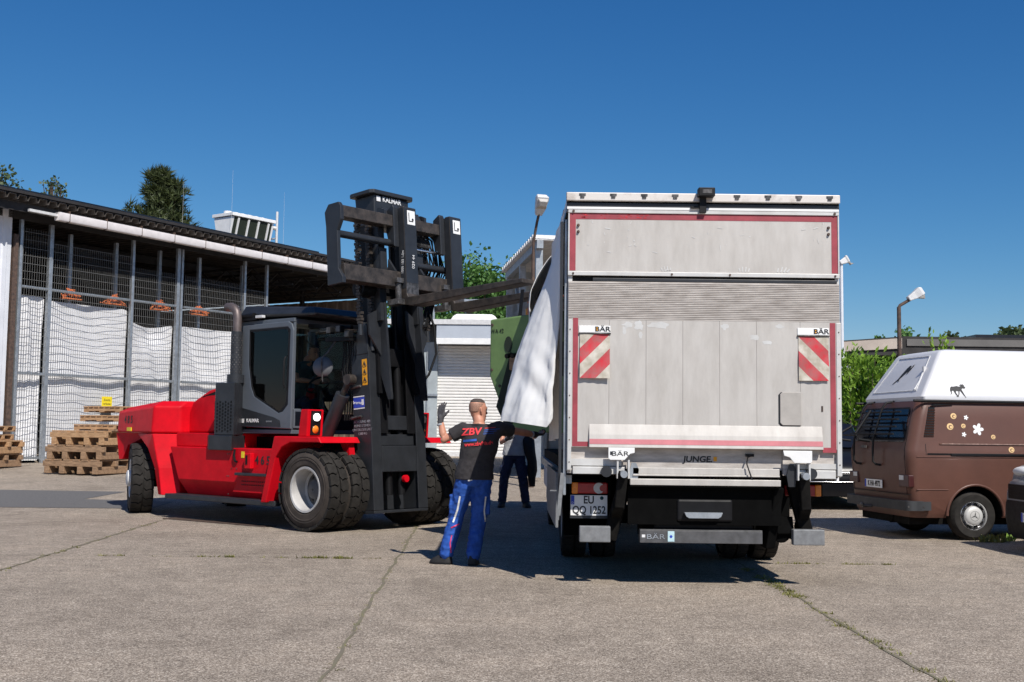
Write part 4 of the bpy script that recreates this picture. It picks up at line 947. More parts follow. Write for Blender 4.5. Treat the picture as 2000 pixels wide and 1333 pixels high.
    # warning flags
    for x0, s in ((.615, 1), (2.60, -1)):
        w_ = .272; f = MB(); nx, nz = 14, 20; rnd = random.Random(int(x0*10))
        for iz in range(nz+1):
            for ix in range(nx+1):
                u, v = ix/nx, iz/nz; off = (.030 if s > 0 else .014)*(v)**1.2+.004*sin(5*u+9*v+x0)+.0025*sin(17*u*v+4*u)
                f.v.append((X(x0+w_*u), -.024-off, 2.262-.405*v))
        for iz in range(nz):
            for ix in range(nx):
                f.f.append((iz*(nx+1)+ix, iz*(nx+1)+ix+1, (iz+1)*(nx+1)+ix+1, (iz+1)*(nx+1)+ix)); f.m.append(0)
        m = flagmat(X(x0), s); fo = f.build('warning_flag', m, t, smooth=180)
        b = MB(); bx(b, x0-.008, x0+w_+.006, -.026, -.0162, 2.272, 2.335); b.build('flag_holder', 'white', fo, bevel=.003)
        b = MB(); bx(b, x0-.012, x0+w_+.010, -.034, -.0162, 2.258, 2.271); b.build('flag_rod', 'wornlight', fo, bevel=.003)
        text('BÄR', .062, (X(x0+w_*.76), -.0275, 2.303), (1, 0, 0), (0, 0, 1), 'fdark', fo, sx=1.25, bold=.001)
        b = MB(); bx(b, x0+w_*.53, x0+w_*.60, -.0278, -.0262, 2.29, 2.32); b.build('logo_mark', 'orange_st', fo)
    # hatch and handle hole
    b = MB(); P = [(2.445, 1.445), (2.615, 1.445), (2.615, 1.755), (2.445, 1.755), (2.422, 1.73), (2.422, 1.47)]
    b.prism([(X(p[0])-.006, p[1]-.004) for p in P], 'y', -.018, -.0162); ht = b.build('hatch', 'fdark', t)
    b = MB(); P = [(2.452, 1.452), (2.62, 1.452), (2.62, 1.752), (2.452, 1.752), (2.430, 1.73), (2.430, 1.475)]; b.prism([(X(p[0]), p[1]) for p in P], 'y', -.030, -.0185); b.build('hatch_cover', 'hatchgrey', ht, bevel=.003)
    b = MB(); bx(b, 2.805, 2.82, -.021, -.0162, 1.58, 1.63); b.build('lock', 'rusty', pf)
    # rear sill beams
    b = MB(); bx(b, .512, 1.018, .022, .10, 1.0, 1.236); bx(b, 2.462, 2.985, .022, .10, 1.0, 1.236); bx(b, 1.0181, 2.4619, .102, .14, 1.0, 1.236); b.build('rear_sill', 'aludirty', t)
    b = MB(); bx(b, .52, 1.0, .0, .021, 1.07, 1.13); b.build('sill_trim', 'aluclean', t); b = MB(); bx(b, .56, 1.03, -.02, .0215, .995, 1.06); b.build('sill_plate', 'aluclean', t, bevel=.004); b = MB(); bx(b, 2.50, 2.93, -.02, .0215, .975, 1.05); b.build('sill_plate', 'aluclean', t, bevel=.004); b = MB(); bx(b, 2.52, 2.95, .0, .021, 1.06, 1.11); b.build('sill_trim', 'aluclean', t)
    b = MB(); bx(b, 1.02, 2.46, .05, .10, 1.045, 1.2355); b.build('lift_beam', 'aludirty', t)
    b = MB(); bx(b, 1.10, 2.42, -.03, .0, 1.0, 1.058); bx(b, 1.10, 2.42, -.045, .0, .985, .999); b.build('lift_beam_step', 'alu', t, bevel=.003)
    b = MB(); bx(b, 1.07, 2.415, -.10, .0, .905, .96); b.build('lift_beam_foot', 'aluclean' if 0 else 'alu', t, bevel=.004)
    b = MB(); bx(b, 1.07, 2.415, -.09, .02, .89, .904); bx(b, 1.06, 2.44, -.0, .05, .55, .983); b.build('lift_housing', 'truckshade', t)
    text('JUNGE.', .075, (X(1.70), .0485, 1.135), (1, 0, 0), (.12, 0, 1), 'ink', t, bold=.002, sx=1.1)
    b = MB(); bx(b, 1.84, 1.87, .0475, .0495, 1.12, 1.16); b.build('logo_square', 'orange_st', t)
    b = MB(); b.tube([(X(2.17), .03, 1.17), (X(2.14), .0, 1.16), (X(2.12), -.06, 1.1), (X(2.15), -.08, 1.0), (X(2.17), -.085, .93)], .007, 6); bx(b, 2.13, 2.2, .01, .049, 1.165, 1.19); b.build('cable', 'black', t, smooth=60)
    # hinge brackets and arms
    for x, nm in ((.96, 'BÄR'), (2.60, None)):
        b = MB(); s = 1 if x < 1.5 else -1
        P = [(x-.085, 1.235), (x+.15, 1.235), (x+.15, 1.19), (x+.11, 1.18), (x+.06, 1.125), (x-.07, 1.125), (x-.085, 1.14)] if s > 0 else [(x-.16, 1.225), (x+.10, 1.225), (x+.10, 1.13), (x+.085, 1.115), (x-.06, 1.115), (x-.10, 1.165), (x-.15, 1.18)]
        b.prism([(X(p[0]), p[1]) for p in P], 'y', -.090, -.077); hb = b.build('hinge_bracket', 'white', t, bevel=.003)
        if nm: 
            text('BÄR', .058, (X(x+.02), -.0915, 1.18), (1, 0, 0), (0, 0, 1), 'fdark', hb, sx=1.5)
            b = MB(); bx(b, x-.07, x-.045, -.0925, -.0905, 1.17, 1.20); b.build('logo_mark', 'fdark', hb)
        for dx in (0, .10):
            b = MB(); xx = x+(.0 if s > 0 else -.02)+dx*(1)
            bx(b, xx-.008, xx+.008, -.078, .0, .96, 1.125); b.build('hinge_plate', 'aluclean', hb)
        xx = x+.05 if s > 0 else x+.03
        b = MB(); b.cyl((X(xx), -.16, 1.0), (X(xx), -.04, 1.0), .032, n=16); b.build('hinge_pin', 'steel', hb, smooth=40)
        b = MB(); b.beam((X(xx), -.06, 1.02), (X(xx-s*.03), .0, .70), .075, .09, (1, 0, 0)); b.beam((X(xx-s*.03), .0, .72), (X(xx-s*.06), .35, .50), .07, .10, (1, 0, 0)); b.beam((X(xx+s*.05), .15, .95), (X(xx-s*.10), .2, .40), .10, .12, (1, 0, 0)); b.build('lift_arm', 'grime', t, bevel=.01)
        b = MB(); b.cyl((X(x-s*.10), -.07, 1.02), (X(x-s*.10)+.001, .0, 1.02), .05, n=14); b.build('rubber_buffer', 'fdark', t, smooth=40)
        b = MB(); b.prism([(X(xx+s*.10)+cx_, cz) for cx_, cz in ((-.03, .90), (.03, .90), (.045, 1.04), (.02, 1.10), (-.02, 1.10), (-.045, 1.0))], 'y', -.03, .0); b.build('lift_cheek', 'steel' if s > 0 else 'fdark', t)
    b = MB(); bx(b, 1.3, 2.2, .06, .3, .5, .88); bx(b, 1.5, 2.0, -.02, .05, .58, .78); b.build('lift_motor_box', 'fdark2', t, bevel=.02)
    b = MB(); b.prism([(X(1.56), .665), (X(1.90), .665), (X(1.885), .63), (X(1.86), .615), (X(1.60), .615), (X(1.575), .63)], 'y', -.08, -.03); b.build('tow_plate', 'steel', t)
    # lamps and plates, set back under the tail
    YR = .24
    for x0, fl in ((.567, 0), (2.532, 1)):
        def q(a): return x0+a if not fl else x0+.335-a
        b = MB(); bx(b, x0-.02, x0+.36, YR+.055, YR+.10, .79, .93); b.build('lamp_mount', 'grime', t)
        b = MB(); bx(b, x0, x0+.335, YR+.01, YR+.054, .805, .908); tl = b.build('tail_lamp', 'redlens', t, bevel=.012)
        b = MB(); bx(b, *sorted((q(-.001), q(.058))), YR+.004, YR+.056, .803, .910); b.build('indicator_lens', 'amber', tl, bevel=.01)
        b = MB(); c = X(q(.25)); P = [(c+.05*cos(a), .856+.05*sin(a)) for a in [pi*2*i/20 for i in range(20)]]; k = 1 if fl == 0 else -1
        P = [(c+.05*cos(a), .856+.05*sin(a)) for a in [R(40)+R(280)*i/16 for i in range(17)]]+[(c+.035+.03*cos(a)*-1, .856+.03*sin(a)) for a in [R(-70)+R(140)*i/8 for i in range(9)]]
        if fl: P = [(2*c-p[0], p[1]) for p in P]
        b.prism(P, 'y', YR+.0065, YR+.0098); b.build('reversing_lens', 'lampgrey', tl)
    b = MB(); bx(b, .553, .90, YR+.028, YR+.044, .578, .792); bx(b, .553, .9, YR+.02, YR+.0279, .578, .60); pm = b.build('plate_holder', 'fdark', t)
    b = MB(); bx(b, .558, .895, YR+.020, YR+.0275, .605, .79); pl = b.build('number_plate', 'white', t)
    b = MB(); bx(b, .560, .592, YR+.0185, YR+.0198, .705, .787); b.build('country_band', 'navyplate', pl)
    text('D', .026, (X(.576), YR+.0170, .72), (1, 0, 0), (0, 0, 1), 'wink', pl)
    text('EU', .098, (X(.725), YR+.0185, .745), (1, 0, 0), (0, 0, 1), 'ink', pl, bold=.002, sx=.85)
    text('QQ 1252', .098, (X(.728), YR+.0185, .652), (1, 0, 0), (0, 0, 1), 'ink', pl, bold=.002, sx=.80)
    b = MB(); b.cyl((X(.845), YR+.0195, .765), (X(.845), YR+.0180, .765), .017, n=16); b.build('plate_seal', 'teal', pl)
    # underrun guards
    for x0, x1, z0, z1, m in ((.627, .905, .385, .527, 'steel'), (2.548, 2.83, .378, .518, 'fdark')):
        b = MB(); bx(b, x0, x1, .0, .09, z0, z1); b.build('underrun_bar', mat('grey_bar_paint', (.17, .175, .18), .55, var=.2, vscale=14, bump=.02) if 'barm' not in M else M['barm'], t, bevel=.008)
    M['barm'] = bpy.data.materials['grey_bar_paint']
    b = MB(); bx(b, 1.168, 2.268, -.01, .09, .387, .498); bx(b, 1.168, 2.268, -.01, .088, .499, .506); ub = b.build('underrun_bar', mat('dark_bar_paint', (.075, .075, .078), .5, var=.25, vscale=14, bump=.02), t, bevel=.008)
    text('BÄR', .062, (X(1.31), -.0125, .44), (1, 0, 0), (0, 0, 1), 'steel', ub, sx=1.5)
    b = MB(); bx(b, 1.185, 1.215, -.0125, -.0105, .435, .46); b.build('logo_mark', 'wink', ub)
    b = MB(); bx(b, 1.418, 1.477, -.0128, -.0105, .40, .493); sk_ = b.build('test_sticker', mat('pale_blue_sticker', (.45, .62, .66), .5, var=.1, vscale=60), ub)
    b = MB(); b.prism([(X(1.447)+.014*cos(a), .445+.014*sin(a)) for a in [2*pi*i/6 for i in range(6)]], 'y', -.0142, -.0130); b.build('sticker_mark', 'navyplate', sk_)
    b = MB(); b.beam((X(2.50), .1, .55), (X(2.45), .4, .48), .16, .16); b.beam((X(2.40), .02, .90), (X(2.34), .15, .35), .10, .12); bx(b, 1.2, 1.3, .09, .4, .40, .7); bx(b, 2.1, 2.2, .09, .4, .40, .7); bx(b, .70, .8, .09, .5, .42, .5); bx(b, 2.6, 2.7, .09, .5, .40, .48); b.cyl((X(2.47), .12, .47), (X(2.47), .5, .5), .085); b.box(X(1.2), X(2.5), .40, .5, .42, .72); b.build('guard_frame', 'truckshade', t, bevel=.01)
    # chassis, wheels
    b = MB()
    for x in (1.30, 2.10): bx(b, x, x+.10, .3, L+1.7, .62, .90)
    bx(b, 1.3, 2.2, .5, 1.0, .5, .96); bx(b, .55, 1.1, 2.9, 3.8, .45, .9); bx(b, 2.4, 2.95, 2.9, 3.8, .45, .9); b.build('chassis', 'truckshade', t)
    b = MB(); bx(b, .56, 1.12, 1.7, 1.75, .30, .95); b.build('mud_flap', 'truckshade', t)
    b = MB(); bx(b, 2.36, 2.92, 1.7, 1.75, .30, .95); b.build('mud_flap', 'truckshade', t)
    for x, ax in ((.70, -1), (1.02, -1), (2.46, 1), (2.78, 1)): wheel(t, (X(x), 2.5, .47), (ax, 0, 0), Rr=.47, W=.26, rr=.27, n=30, depth=.12)
    for x, ax in ((.70, -1), (2.78, 1)): wheel(t, (X(x), 6.9, .47), (ax, 0, 0), Rr=.47, W=.26, rr=.27, n=30, depth=.08)
    b = MB(); b.cyl((X(.8), 2.5, .47), (X(2.7), 2.5, .47), .1); b.ball((0, 2.5, .47), .2); b.build('axle', 'grime', t, smooth=40)
    # cab, mostly hidden by the body
    b = MB(); b.loft([[(X(x), L+.12+y, z) for x, y in ((.56, 0), (2.92, 0), (2.92, yy), (2.8, yy+.1), (.68, yy+.1), (.56, yy))] for z, yy in ((.5, 1.75), (1.6, 1.8), (2.3, 1.55), (2.65, 1.3))]); cb = b.build('cab', 'white', t, bevel=.03)
    b = MB(); b.prism([(X(.72), 1.65), (X(2.76), 1.65), (X(2.70), 2.25), (X(.78), 2.25)], 'y', L+1.6, L+2.03); b.build('windscreen', 'dglass', cb)
    # drop side hanging at the left, with its latch
    b = MB(); pts = [(.44, .15), (.44, 2.6)]; b.box(X(.415), X(.44), .14, 2.7, .50, 1.0); dsd = b.build('drop_side', 'barm', t, bevel=.004)
    b = MB(); b.beam((X(.47), .02, 1.0), (X(.435), .0, .62), .035, .03, (0, 1, 0)); b.beam((X(.43), -.005, .66), (X(.425), -.005, .58), .03, .02, (0, 1, 0)); b.beam((X(.36), .05, .84), (X(.42), .05, .84), .012, .012); b.build('latch', 'barm', dsd)
    # bits of the load seen under the hem
    b = MB(); bx(b, .47, .56, .15, L, .90, 1.0); b.build('side_rave', 'steel', t)
    return t
def flagmat(x0, s):
    m = bpy.data.materials.new('red_white_warning_stripes'); m.use_nodes = True; t = m.node_tree; p = t.nodes['Principled BSDF']
    tc = t.nodes.new('ShaderNodeTexCoord'); sp = t.nodes.new('ShaderNodeSeparateXYZ'); t.links.new(tc.outputs['Object'], sp.inputs[0])
    def mth(op, a, b=None):
        n = t.nodes.new('ShaderNodeMath'); n.operation = op
        for i, q in enumerate((a, b)):
            if q is None: continue
            if isinstance(q, (int, float)): n.inputs[i].default_value = q
            else: t.links.new(q, n.inputs[i])
        return n.outputs[0]
    # stripes rise to the right on the left flag (s=1) and fall to the right on the other
    xx = mth('MULTIPLY', mth('SUBTRACT', sp.outputs[0], x0 if s > 0 else x0+.272), 1.0 if s > 0 else -1.0)
    u = mth('SUBTRACT', sp.outputs[2], xx)          # constant along the 45 degree stripes
    k = mth('FRACT', mth('DIVIDE', mth('SUBTRACT', u, 2.262-.135), .27))
    st = mth('LESS_THAN', k, .47)
    n = t.nodes.new('ShaderNodeTexNoise'); n.inputs['Scale'].default_value = 14; n.inputs['Detail'].default_value = 6; t.links.new(tc.outputs['Object'], n.inputs[0])
    def rmp(a, b):
        r = t.nodes.new('ShaderNodeValToRGB'); r.color_ramp.elements[0].color = (*a, 1); r.color_ramp.elements[1].color = (*b, 1); r.color_ramp.elements[0].position = .35; r.color_ramp.elements[1].position = .66; t.links.new(n.outputs[0], r.inputs[0]); return r.outputs[0]
    mx = t.nodes.new('ShaderNodeMix'); mx.data_type = 'RGBA'; t.links.new(st, mx.inputs[0]); t.links.new(rmp((.36, .09, .09), (.55, .02, .035)), mx.inputs[6]); t.links.new(rmp((.38, .34, .27), (.58, .54, .47)), mx.inputs[7])
    t.links.new(mx.outputs[2], p.inputs['Base Color']); p.inputs['Roughness'].default_value = .55
    return m
TRK = truck()

def curtain():
    # the left side curtain, bunched at the rear corner and pulled outwards at its hem
    rnd = random.Random(2)
    #        z    apexX  apexY  endX  endY
    rows = [(3.5, .47, 10.85, .475, 14.2), (3.3, .455, 10.95, .47, 14.2), (3.1, .42, 10.95, .45, 14.0), (2.8, .325, 10.95, .42, 13.6), (2.5, .215, 10.95, .38, 13.2), (2.2, .11, 10.95, .34, 12.9), (1.9, .015, 10.95, .31, 12.6), (1.7, -.045, 10.95, .29, 12.5), (1.55, -.085, 10.95, .28, 12.4), (1.40, -.10, 10.95, .28, 12.4)]
    def interp(z):
        for a, b in zip(rows[:-1], rows[1:]):
            if b[0] <= z <= a[0]:
                f = (a[0]-z)/(a[0]-b[0]); return [a[i]+(b[i]-a[i])*f for i in range(1, 5)]
        return rows[-1][1:]
    s = MB(); nz, ns = 70, 60
    for iz in range(nz+1):
        v = iz/nz
        for i in range(ns+1):
            u = i/ns
            z = 3.42-(3.42-1.44)*v
            if u < .07: z += .10*((.07-u)/.07)**2*v**3
            if v > .5: z += .05*(2*v-1)*sin(3*u)*1.0-(.08*(2*v-1)**2)*(1-abs(u-.42)*2 if False else (0.9-u))*.6
            ax, ay, ex, ey = interp(max(1.42, z))
            p0 = V((.472-.07*max(0, v-.30)/.7, 10.63+.12*max(0, v-.25))); p1 = V((ax, ay)); p2 = V((ex, ey))
            # first third runs from the post to the apex, the rest from the apex back
            if u < .45:
                f = u/.45; c = p0.lerp(p1, .5)+V((0, -.15))*(v**.8); p = p0*(1-f)**2+c*2*f*(1-f)+p1*f*f
            else:
                f = (u-.45)/.55; c = p1+V((-.06*v, .35)); p = p1*(1-f)**2+c*2*f*(1-f)+p2*f*f
            fold = .030*sin(19*u+2.5*v)*(.35+.65*v)*math.exp(-((u-.1)/.16)**2)+.016*sin(31*u+5*v+1)*(.3+v*.7)*(1 if u > .5 else .25)+.02*sin(9*u-6*v)*v
            # creases near the hem, pulled diagonally
            cr = .022*math.exp(-((v-.80+.5*(u-.15))/.05)**2)*math.exp(-((u-.15)/.16)**2)+.018*math.exp(-((v-.68+.25*(u-.15))/.035)**2)*math.exp(-((u-.10)/.12)**2)-.02*math.exp(-((v-.9+.3*u)/.04)**2)*math.exp(-((u-.25)/.15)**2)
            q = V((u*8+z*.6, z*.8, 1.3)); rg = abs(mnoise.noise(q))+.5*abs(mnoise.noise(q*2.3+V((5, 0, 0))))
            cr += .030*(rg-.25)*(.3+.7*v)+.016*v*abs(mnoise.noise(V((u*13-z*5, z*6+u*7, 4))))
            s.v.append((p.x-.7*(fold+cr), p.y-.5*(fold+cr), z))
    s.f = [(r*(ns+1)+c, r*(ns+1)+c+1, (r+1)*(ns+1)+c+1, (r+1)*(ns+1)+c) for r in range(nz) for c in range(ns)]; s.m = [0]*len(s.f)
    o = s.build('side_curtain', 'tarp', TRK, smooth=180); o.location = (-TX, -TY, 0)
    so = o.modifiers.new('thickness', 'SOLIDIFY'); so.thickness = .004
    o['label'] = 'loosened white side curtain billowing out from the rear corner'
    # stiff hem band
    n0 = len(s.v)-(ns+1); hem = MB(); V0 = [V(p) for p in s.v]
    rows_ = [V0[(nz-k)*(ns+1):(nz-k+1)*(ns+1)] for k in (2, 0)]
    off = V((-.006, -.012, 0))
    hem.v = [tuple(p+off) for r in rows_ for p in r]; hem.f = [(c, c+1, ns+1+c+1, ns+1+c) for c in range(ns)]; hem.m = [0]*ns
    h_ = hem.build('hem_band', 'hem', o, smooth=180)
    # a straight fold of the same curtain left hanging beside the corner post
    s = MB(); nz, ns = 24, 26
    for iz in range(nz+1):
        for i in range(ns+1):
            u = i/ns; v = iz/nz; s.v.append((.468-.05*u-.02*sin(14*u+1.5*v)*(.3+v), 10.80+1.5*u, 3.42-2.1*v-.05*u))
    s.f = [(r*(ns+1)+c, r*(ns+1)+c+1, (r+1)*(ns+1)+c+1, (r+1)*(ns+1)+c) for r in range(nz) for c in range(ns)]; s.m = [0]*len(s.f)
    o = s.build('side_curtain', 'tarp', TRK, smooth=180); o.location = (-TX, -TY, 0); o['label'] = 'straight hanging curtain fold beside the corner post'
    # the curtain's upper front part, still hanging from the roof rail
    s = MB(); nz, ns = 30, 40
    for iz in range(nz+1):
        v = iz/nz
        for i in range(ns+1):
            u = i/ns; y = 13.4+3.9*u; z = 3.43-(1.15-.75*u)*v
            s.v.append((.465-.28*min(1, v*2.6)**.8*(1-u*.7)+.025*sin(22*u+4*v)*v+.05*mnoise.noise(V((u*5, v*4, 0)))*v, y-.3*v*(1-u), z))
    s.f = [(r*(ns+1)+c, r*(ns+1)+c+1, (r+1)*(ns+1)+c+1, (r+1)*(ns+1)+c) for r in range(nz) for c in range(ns)]; s.m = [0]*len(s.f)
    o = s.build('side_curtain', 'tarp', TRK, smooth=180); o.location = (-TX, -TY, 0); o['label'] = 'gathered upper fold of the curtain towards the cab'
    so = o.modifiers.new('thickness', 'SOLIDIFY'); so.thickness = .004
curtain()

def machine():
    a = -R(40)
    t = thing('green_machine', 'green machine casting being lifted out of the truck side', 'machine', (.55, 14.1, 1.12), a)
    # local x along the forks; face towards the camera at y = -.45
    b = MB(); P = [(-.72, .93), (-.56, .60), (-.44, .34), (-.30, .24), (1.1, .24), (1.1, 1.66), (.1, 1.66), (-.72, 1.62)]
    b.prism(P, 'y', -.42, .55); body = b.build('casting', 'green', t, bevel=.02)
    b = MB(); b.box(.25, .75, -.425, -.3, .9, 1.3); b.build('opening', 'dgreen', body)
    b = MB(); P = [(-.60, .55), (-.38, 1.22), (-.30, 1.02), (-.10, .75), (-.25, .5), (-.40, .24)]; b.prism(P, 'y', -.426, -.4215); b.build('recess_shade', 'dgreen', body)  # flat dark sheet on the face paints in a shadowed hollow
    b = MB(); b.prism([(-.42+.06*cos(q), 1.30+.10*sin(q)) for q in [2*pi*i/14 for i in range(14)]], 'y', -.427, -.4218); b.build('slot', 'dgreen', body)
    b = MB(); rnd = random.Random(1)
    b.box(-.33, .15, -.52, -.421, .98, 1.14); b.build('bracket', 'wood2', body, bevel=.02)
    b = MB()
    for k in range(7): x = -.36+k*.09; b.cyl((x, -.53, 1.15), (x, -.42, 1.17), .03, n=8)
    b.box(-.1, 0, -.54, -.42, 1.16, 1.24); b.build('fittings', 'fdark2', body)
    b = MB()
    for x, z in ((-.68, 1.55), (-.68, 1.0), (-.55, .8), (.6, 1.55)): b.cyl((x, -.419, z), (x, -.432, z), .018, n=8)
    b.build('bolts', 'rusty', body)
    text('WA 42', .07, (-.60, -.424, 1.47), (1, 0, 0), (0, 0, 1), 'dgreen', body); text('Prüfung', .07, (.0, -.424, 1.49), (1, 0, 0), (.1, 0, 1), 'dgreen', body)
    # lifting slings from the forks
    for x in (-.35, .45):
        for y in (-.3, .35):
            sl = MB(); sl.beam((x, y, 1.62), (x+.02, y*.9, 1.98), .05, .008); o = sl.build('lifting_sling', 'black', t)
machine()
# ---------------------------------------------------------------- people
def limb(b, pts, rs, n=14):
    b.tube(pts, list(rs), n)
    for p, r in zip(pts, rs): b.ball(p, r*.995, n, 8)
def ell(c, rx, ry, n=18, tw=0):
    return [(c[0]+rx*cos(a)*cos(tw)-ry*sin(a)*sin(tw), c[1]+rx*cos(a)*sin(tw)+ry*sin(a)*cos(tw), c[2]) for a in [2*pi*i/n for i in range(n)]]
def skin(name, b, m, par, voxel=.010, it=4):
    o = b.build(name, m, par)
    r = o.modifiers.new('r', 'REMESH'); r.mode = 'VOXEL'; r.voxel_size = voxel
    s = o.modifiers.new('s', 'SMOOTH'); s.iterations = it; s.factor = .5
    p = o.parent; o.parent = None; bake(o); o.parent = p
    if name in ('trousers', 'shirt'):     # cloth wrinkles
        bm = bmesh.new(); bm.from_mesh(o.data); bm.normal_update(); am = .016 if name == 'trousers' else .009
        for v_ in bm.verts:
            c = v_.co; q = V((c.x*9+c.z*3, c.y*9, c.z*13-c.x*5)); k = abs(mnoise.noise(q))+.5*abs(mnoise.noise(q*2.1+V((3, 1, 0))))
            v_.co = c+v_.normal*am*(.42-k)
        bm.to_mesh(o.data); bm.free()
    for f in o.data.polygons: f.use_smooth = True
    return o
def hand(b, wrist, fwd, palm, side, s=1.0, curl=.5, spread=.10):
    """palm and five fingers; fwd along the hand, palm the palm's normal, side towards the thumb"""
    w_ = V(wrist); f = V(fwd).normalized(); n = V(palm).normalized(); n = (n-f*n.dot(f)).normalized(); sd_ = f.cross(n)
    if sd_.dot(V(side)) < 0: sd_ = -sd_
    for k in range(4):
        o = (1.5-k)*.021*s
        limb(b, [w_+sd_*o*.55, w_+f*.05*s+sd_*o*.9, w_+f*.092*s+sd_*o], [.015*s, .015*s, .0125*s], 8)
    for k, L in enumerate((.072, .082, .076, .058)):
        o = (1.5-k)*.021*s; p = w_+f*.092*s+sd_*o; d = (f+sd_*(1.5-k)*spread).normalized(); a = 0; pts = [p]
        for j in range(3):
            a += curl*(.55+.25*k/3); dd = d*cos(a)+n*sin(a); p = p+dd*L*s*(.44, .32, .24)[j]; pts.append(p)
        limb(b, pts, [.0105*s, .0100*s, .0092*s, .0080*s], 8)
    p = w_+f*.025*s+sd_*.028*s; d = (f*.72+sd_*.62+n*.25).normalized(); q = p+d*.045*s; r = q+(d+f*.3+n*.35).normalized()*.034*s
    limb(b, [p, q, r], [.0155*s, .0125*s, .0095*s], 8)
def person(label, loc, J, look, rz=0, c=None, shirt_print=False, gloves=('L', 'R'), group=None, sleeves=.62, curl=(.5, .5), handdir=None, top_hair=True):
    t = thing('person', label, 'person', loc, rz, group)
    H = {k: V(v) for k, v in J.items()}
    hc = H['head']; lk = V(look).normalized(); side = lk.cross(V((0, 0, 1))).normalized(); hu = V((0, 0, 1))
    c = c or {}
    Rm = lambda x, y, z: hc+side*x+lk*y+hu*z
    # --- body
    b = MB()
    # skull, jaw, nose, ears, brow
    b.loft([[Rm(rx*cos(a), oy+ry*sin(a), z) for a in [2*pi*i/18 for i in range(18)]] for z, rx, ry, oy in ((-.125, .018, .02, .055), (-.115, .042, .05, .035), (-.09, .056, .072, .018), (-.05, .066, .086, .006), (-.0, .073, .094, -.002), (.04, .076, .097, -.006), (.075, .070, .088, -.010), (.10, .052, .066, -.012), (.116, .022, .03, -.014))])
    limb(b, [Rm(0, .088, .012), Rm(0, .108, -.028)], [.010, .015], 8)
    b.ball(Rm(0, .092, -.062), (.020, .014, .012), 8, 6)
    for s in (-1, 1):
        e = Rm(s*.076, -.008, -.012)
        limb(b, [e+hu*.028-lk*.006, e+hu*.030-lk*.016+side*s*.012, e-lk*.014+side*s*.012, e-hu*.028-lk*.002+side*s*.004], [.008, .009, .010, .008], 8)
        limb(b, [Rm(s*.045, .083, .024), Rm(s*.012, .092, .020)], [.009, .008], 6)
    nk = H['neck']; limb(b, [hc-hu*.04-lk*.015, nk+V((0, 0, .0)), nk-hu*.05], [.056, .058, .066], 16)
    ch, pv = H['chest'], H['pelvis']; ax = (H['sR']-H['sL']); tw = math.atan2(ax.y, ax.x); hx = H['hR']-H['hL']; tw2 = math.atan2(hx.y, hx.x)
    sw = ax.length/2
    mid = (H['sL']+H['sR'])/2; wst = pv.lerp(ch, .42)
    def torso(b, k=1.0, bot=True, ins=0):
        rings = []
        if bot: rings += [ell(pv-hu*.09, .135*k, .10*k, 18, tw2), ell(pv-hu*.02, .172*k, .118*k, 18, tw2), ell(pv+hu*.06, .165*k, .112*k, 18, tw2)]
        else: rings += [ell(pv-hu*.03,   .192*k, .135*k, 18, tw2), ell(pv+hu*.05,   .184*k, .130*k, 18, tw2)]
        rings += [ell(wst+hu*.02,   .170*k, .122*k, 18, (tw+tw2)/2), ell(pv.lerp(ch, .72), .184*k, .130*k, 18, tw), ell(ch, (sw*.98)*k, .134*k, 18, tw), ell(ch.lerp(mid, .6), sw*1.02*k, .122*k, 18, tw), ell(mid+hu*.025, sw*.66*k, .085*k, 18, tw), ell(nk-hu*.03, .075*k, .075*k, 18, tw)]
        b.loft(rings)
    torso(b, .93)
    for s in 'LR':
        limb(b, [H['s'+s], H['s'+s].lerp(H['e'+s], .35), H['e'+s], H['e'+s].lerp(H['w'+s], .3), H['w'+s]], [.054, .047, .039, .041, .027])
        hd = (handdir or {}).get(s) or ((H['w'+s]-H['e'+s]), (0, 1, 0), (0, 0, 1))
        hand(b, H['w'+s]+V(hd[0]).normalized()*.012, *hd, curl=curl[0 if s == 'L' else 1])
        limb(b, [H['h'+s], H['h'+s].lerp(H['k'+s], .45), H['k'+s], H['k'+s].lerp(H['a'+s], .3), H['a'+s]], [.082, .076, .052, .055, .038])
        limb(b, [H['a'+s]-hu*.02, H['a'+s].lerp(H['t'+s], .35)], [.034, .022], 10)
    body = skin('body', b, 'skin', t, .0075, 3)
    # --- eyes and hair
    e = MB()
    for s in (-1, 1): e.ball(Rm(s*.031, .0835, .004), .0095, 8, 6)
    e.build('eyes', 'eye', t, smooth=180)
    h = MB()
    h.loft([[Rm(rx*cos(a)*1.015, oy+ry*sin(a)*1.012, z) for a in [2*pi*i/18 for i in range(18)]] for z, rx, ry, oy in ((-.02, .062, .056, -.042), (.01, .072, .070, -.030), (.04, .0765, .082, -.020), (.075, .071, .088, -.011))])
    skin('stubble', h, 'stubble' if top_hair else 'hair', t, .007, 2)
    h = MB()
    h.loft([[Rm(rx*cos(a)*1.035, oy+ry*sin(a)*1.03, z) for a in [2*pi*i/18 for i in range(18)]] for z, rx, ry, oy in ((.070, .066, .082, -.008), (.085, .064, .084, -.008), (.105, .052, .070, -.009), (.122, .026, .04, -.010))])
    skin('hair', h, 'hair', t, .007, 2)
    # --- trousers
    tr = MB(); rad = [.104, .096, .080, .077, .072]
    tr.loft([ell(pv-hu*.10, .14, .105, 18, tw2), ell(pv-hu*.02, .196, .138, 18, tw2), ell(pv+hu*.07, .176, .122, 18, tw2), ell(pv+hu*.10, .168, .118, 18, tw2)])
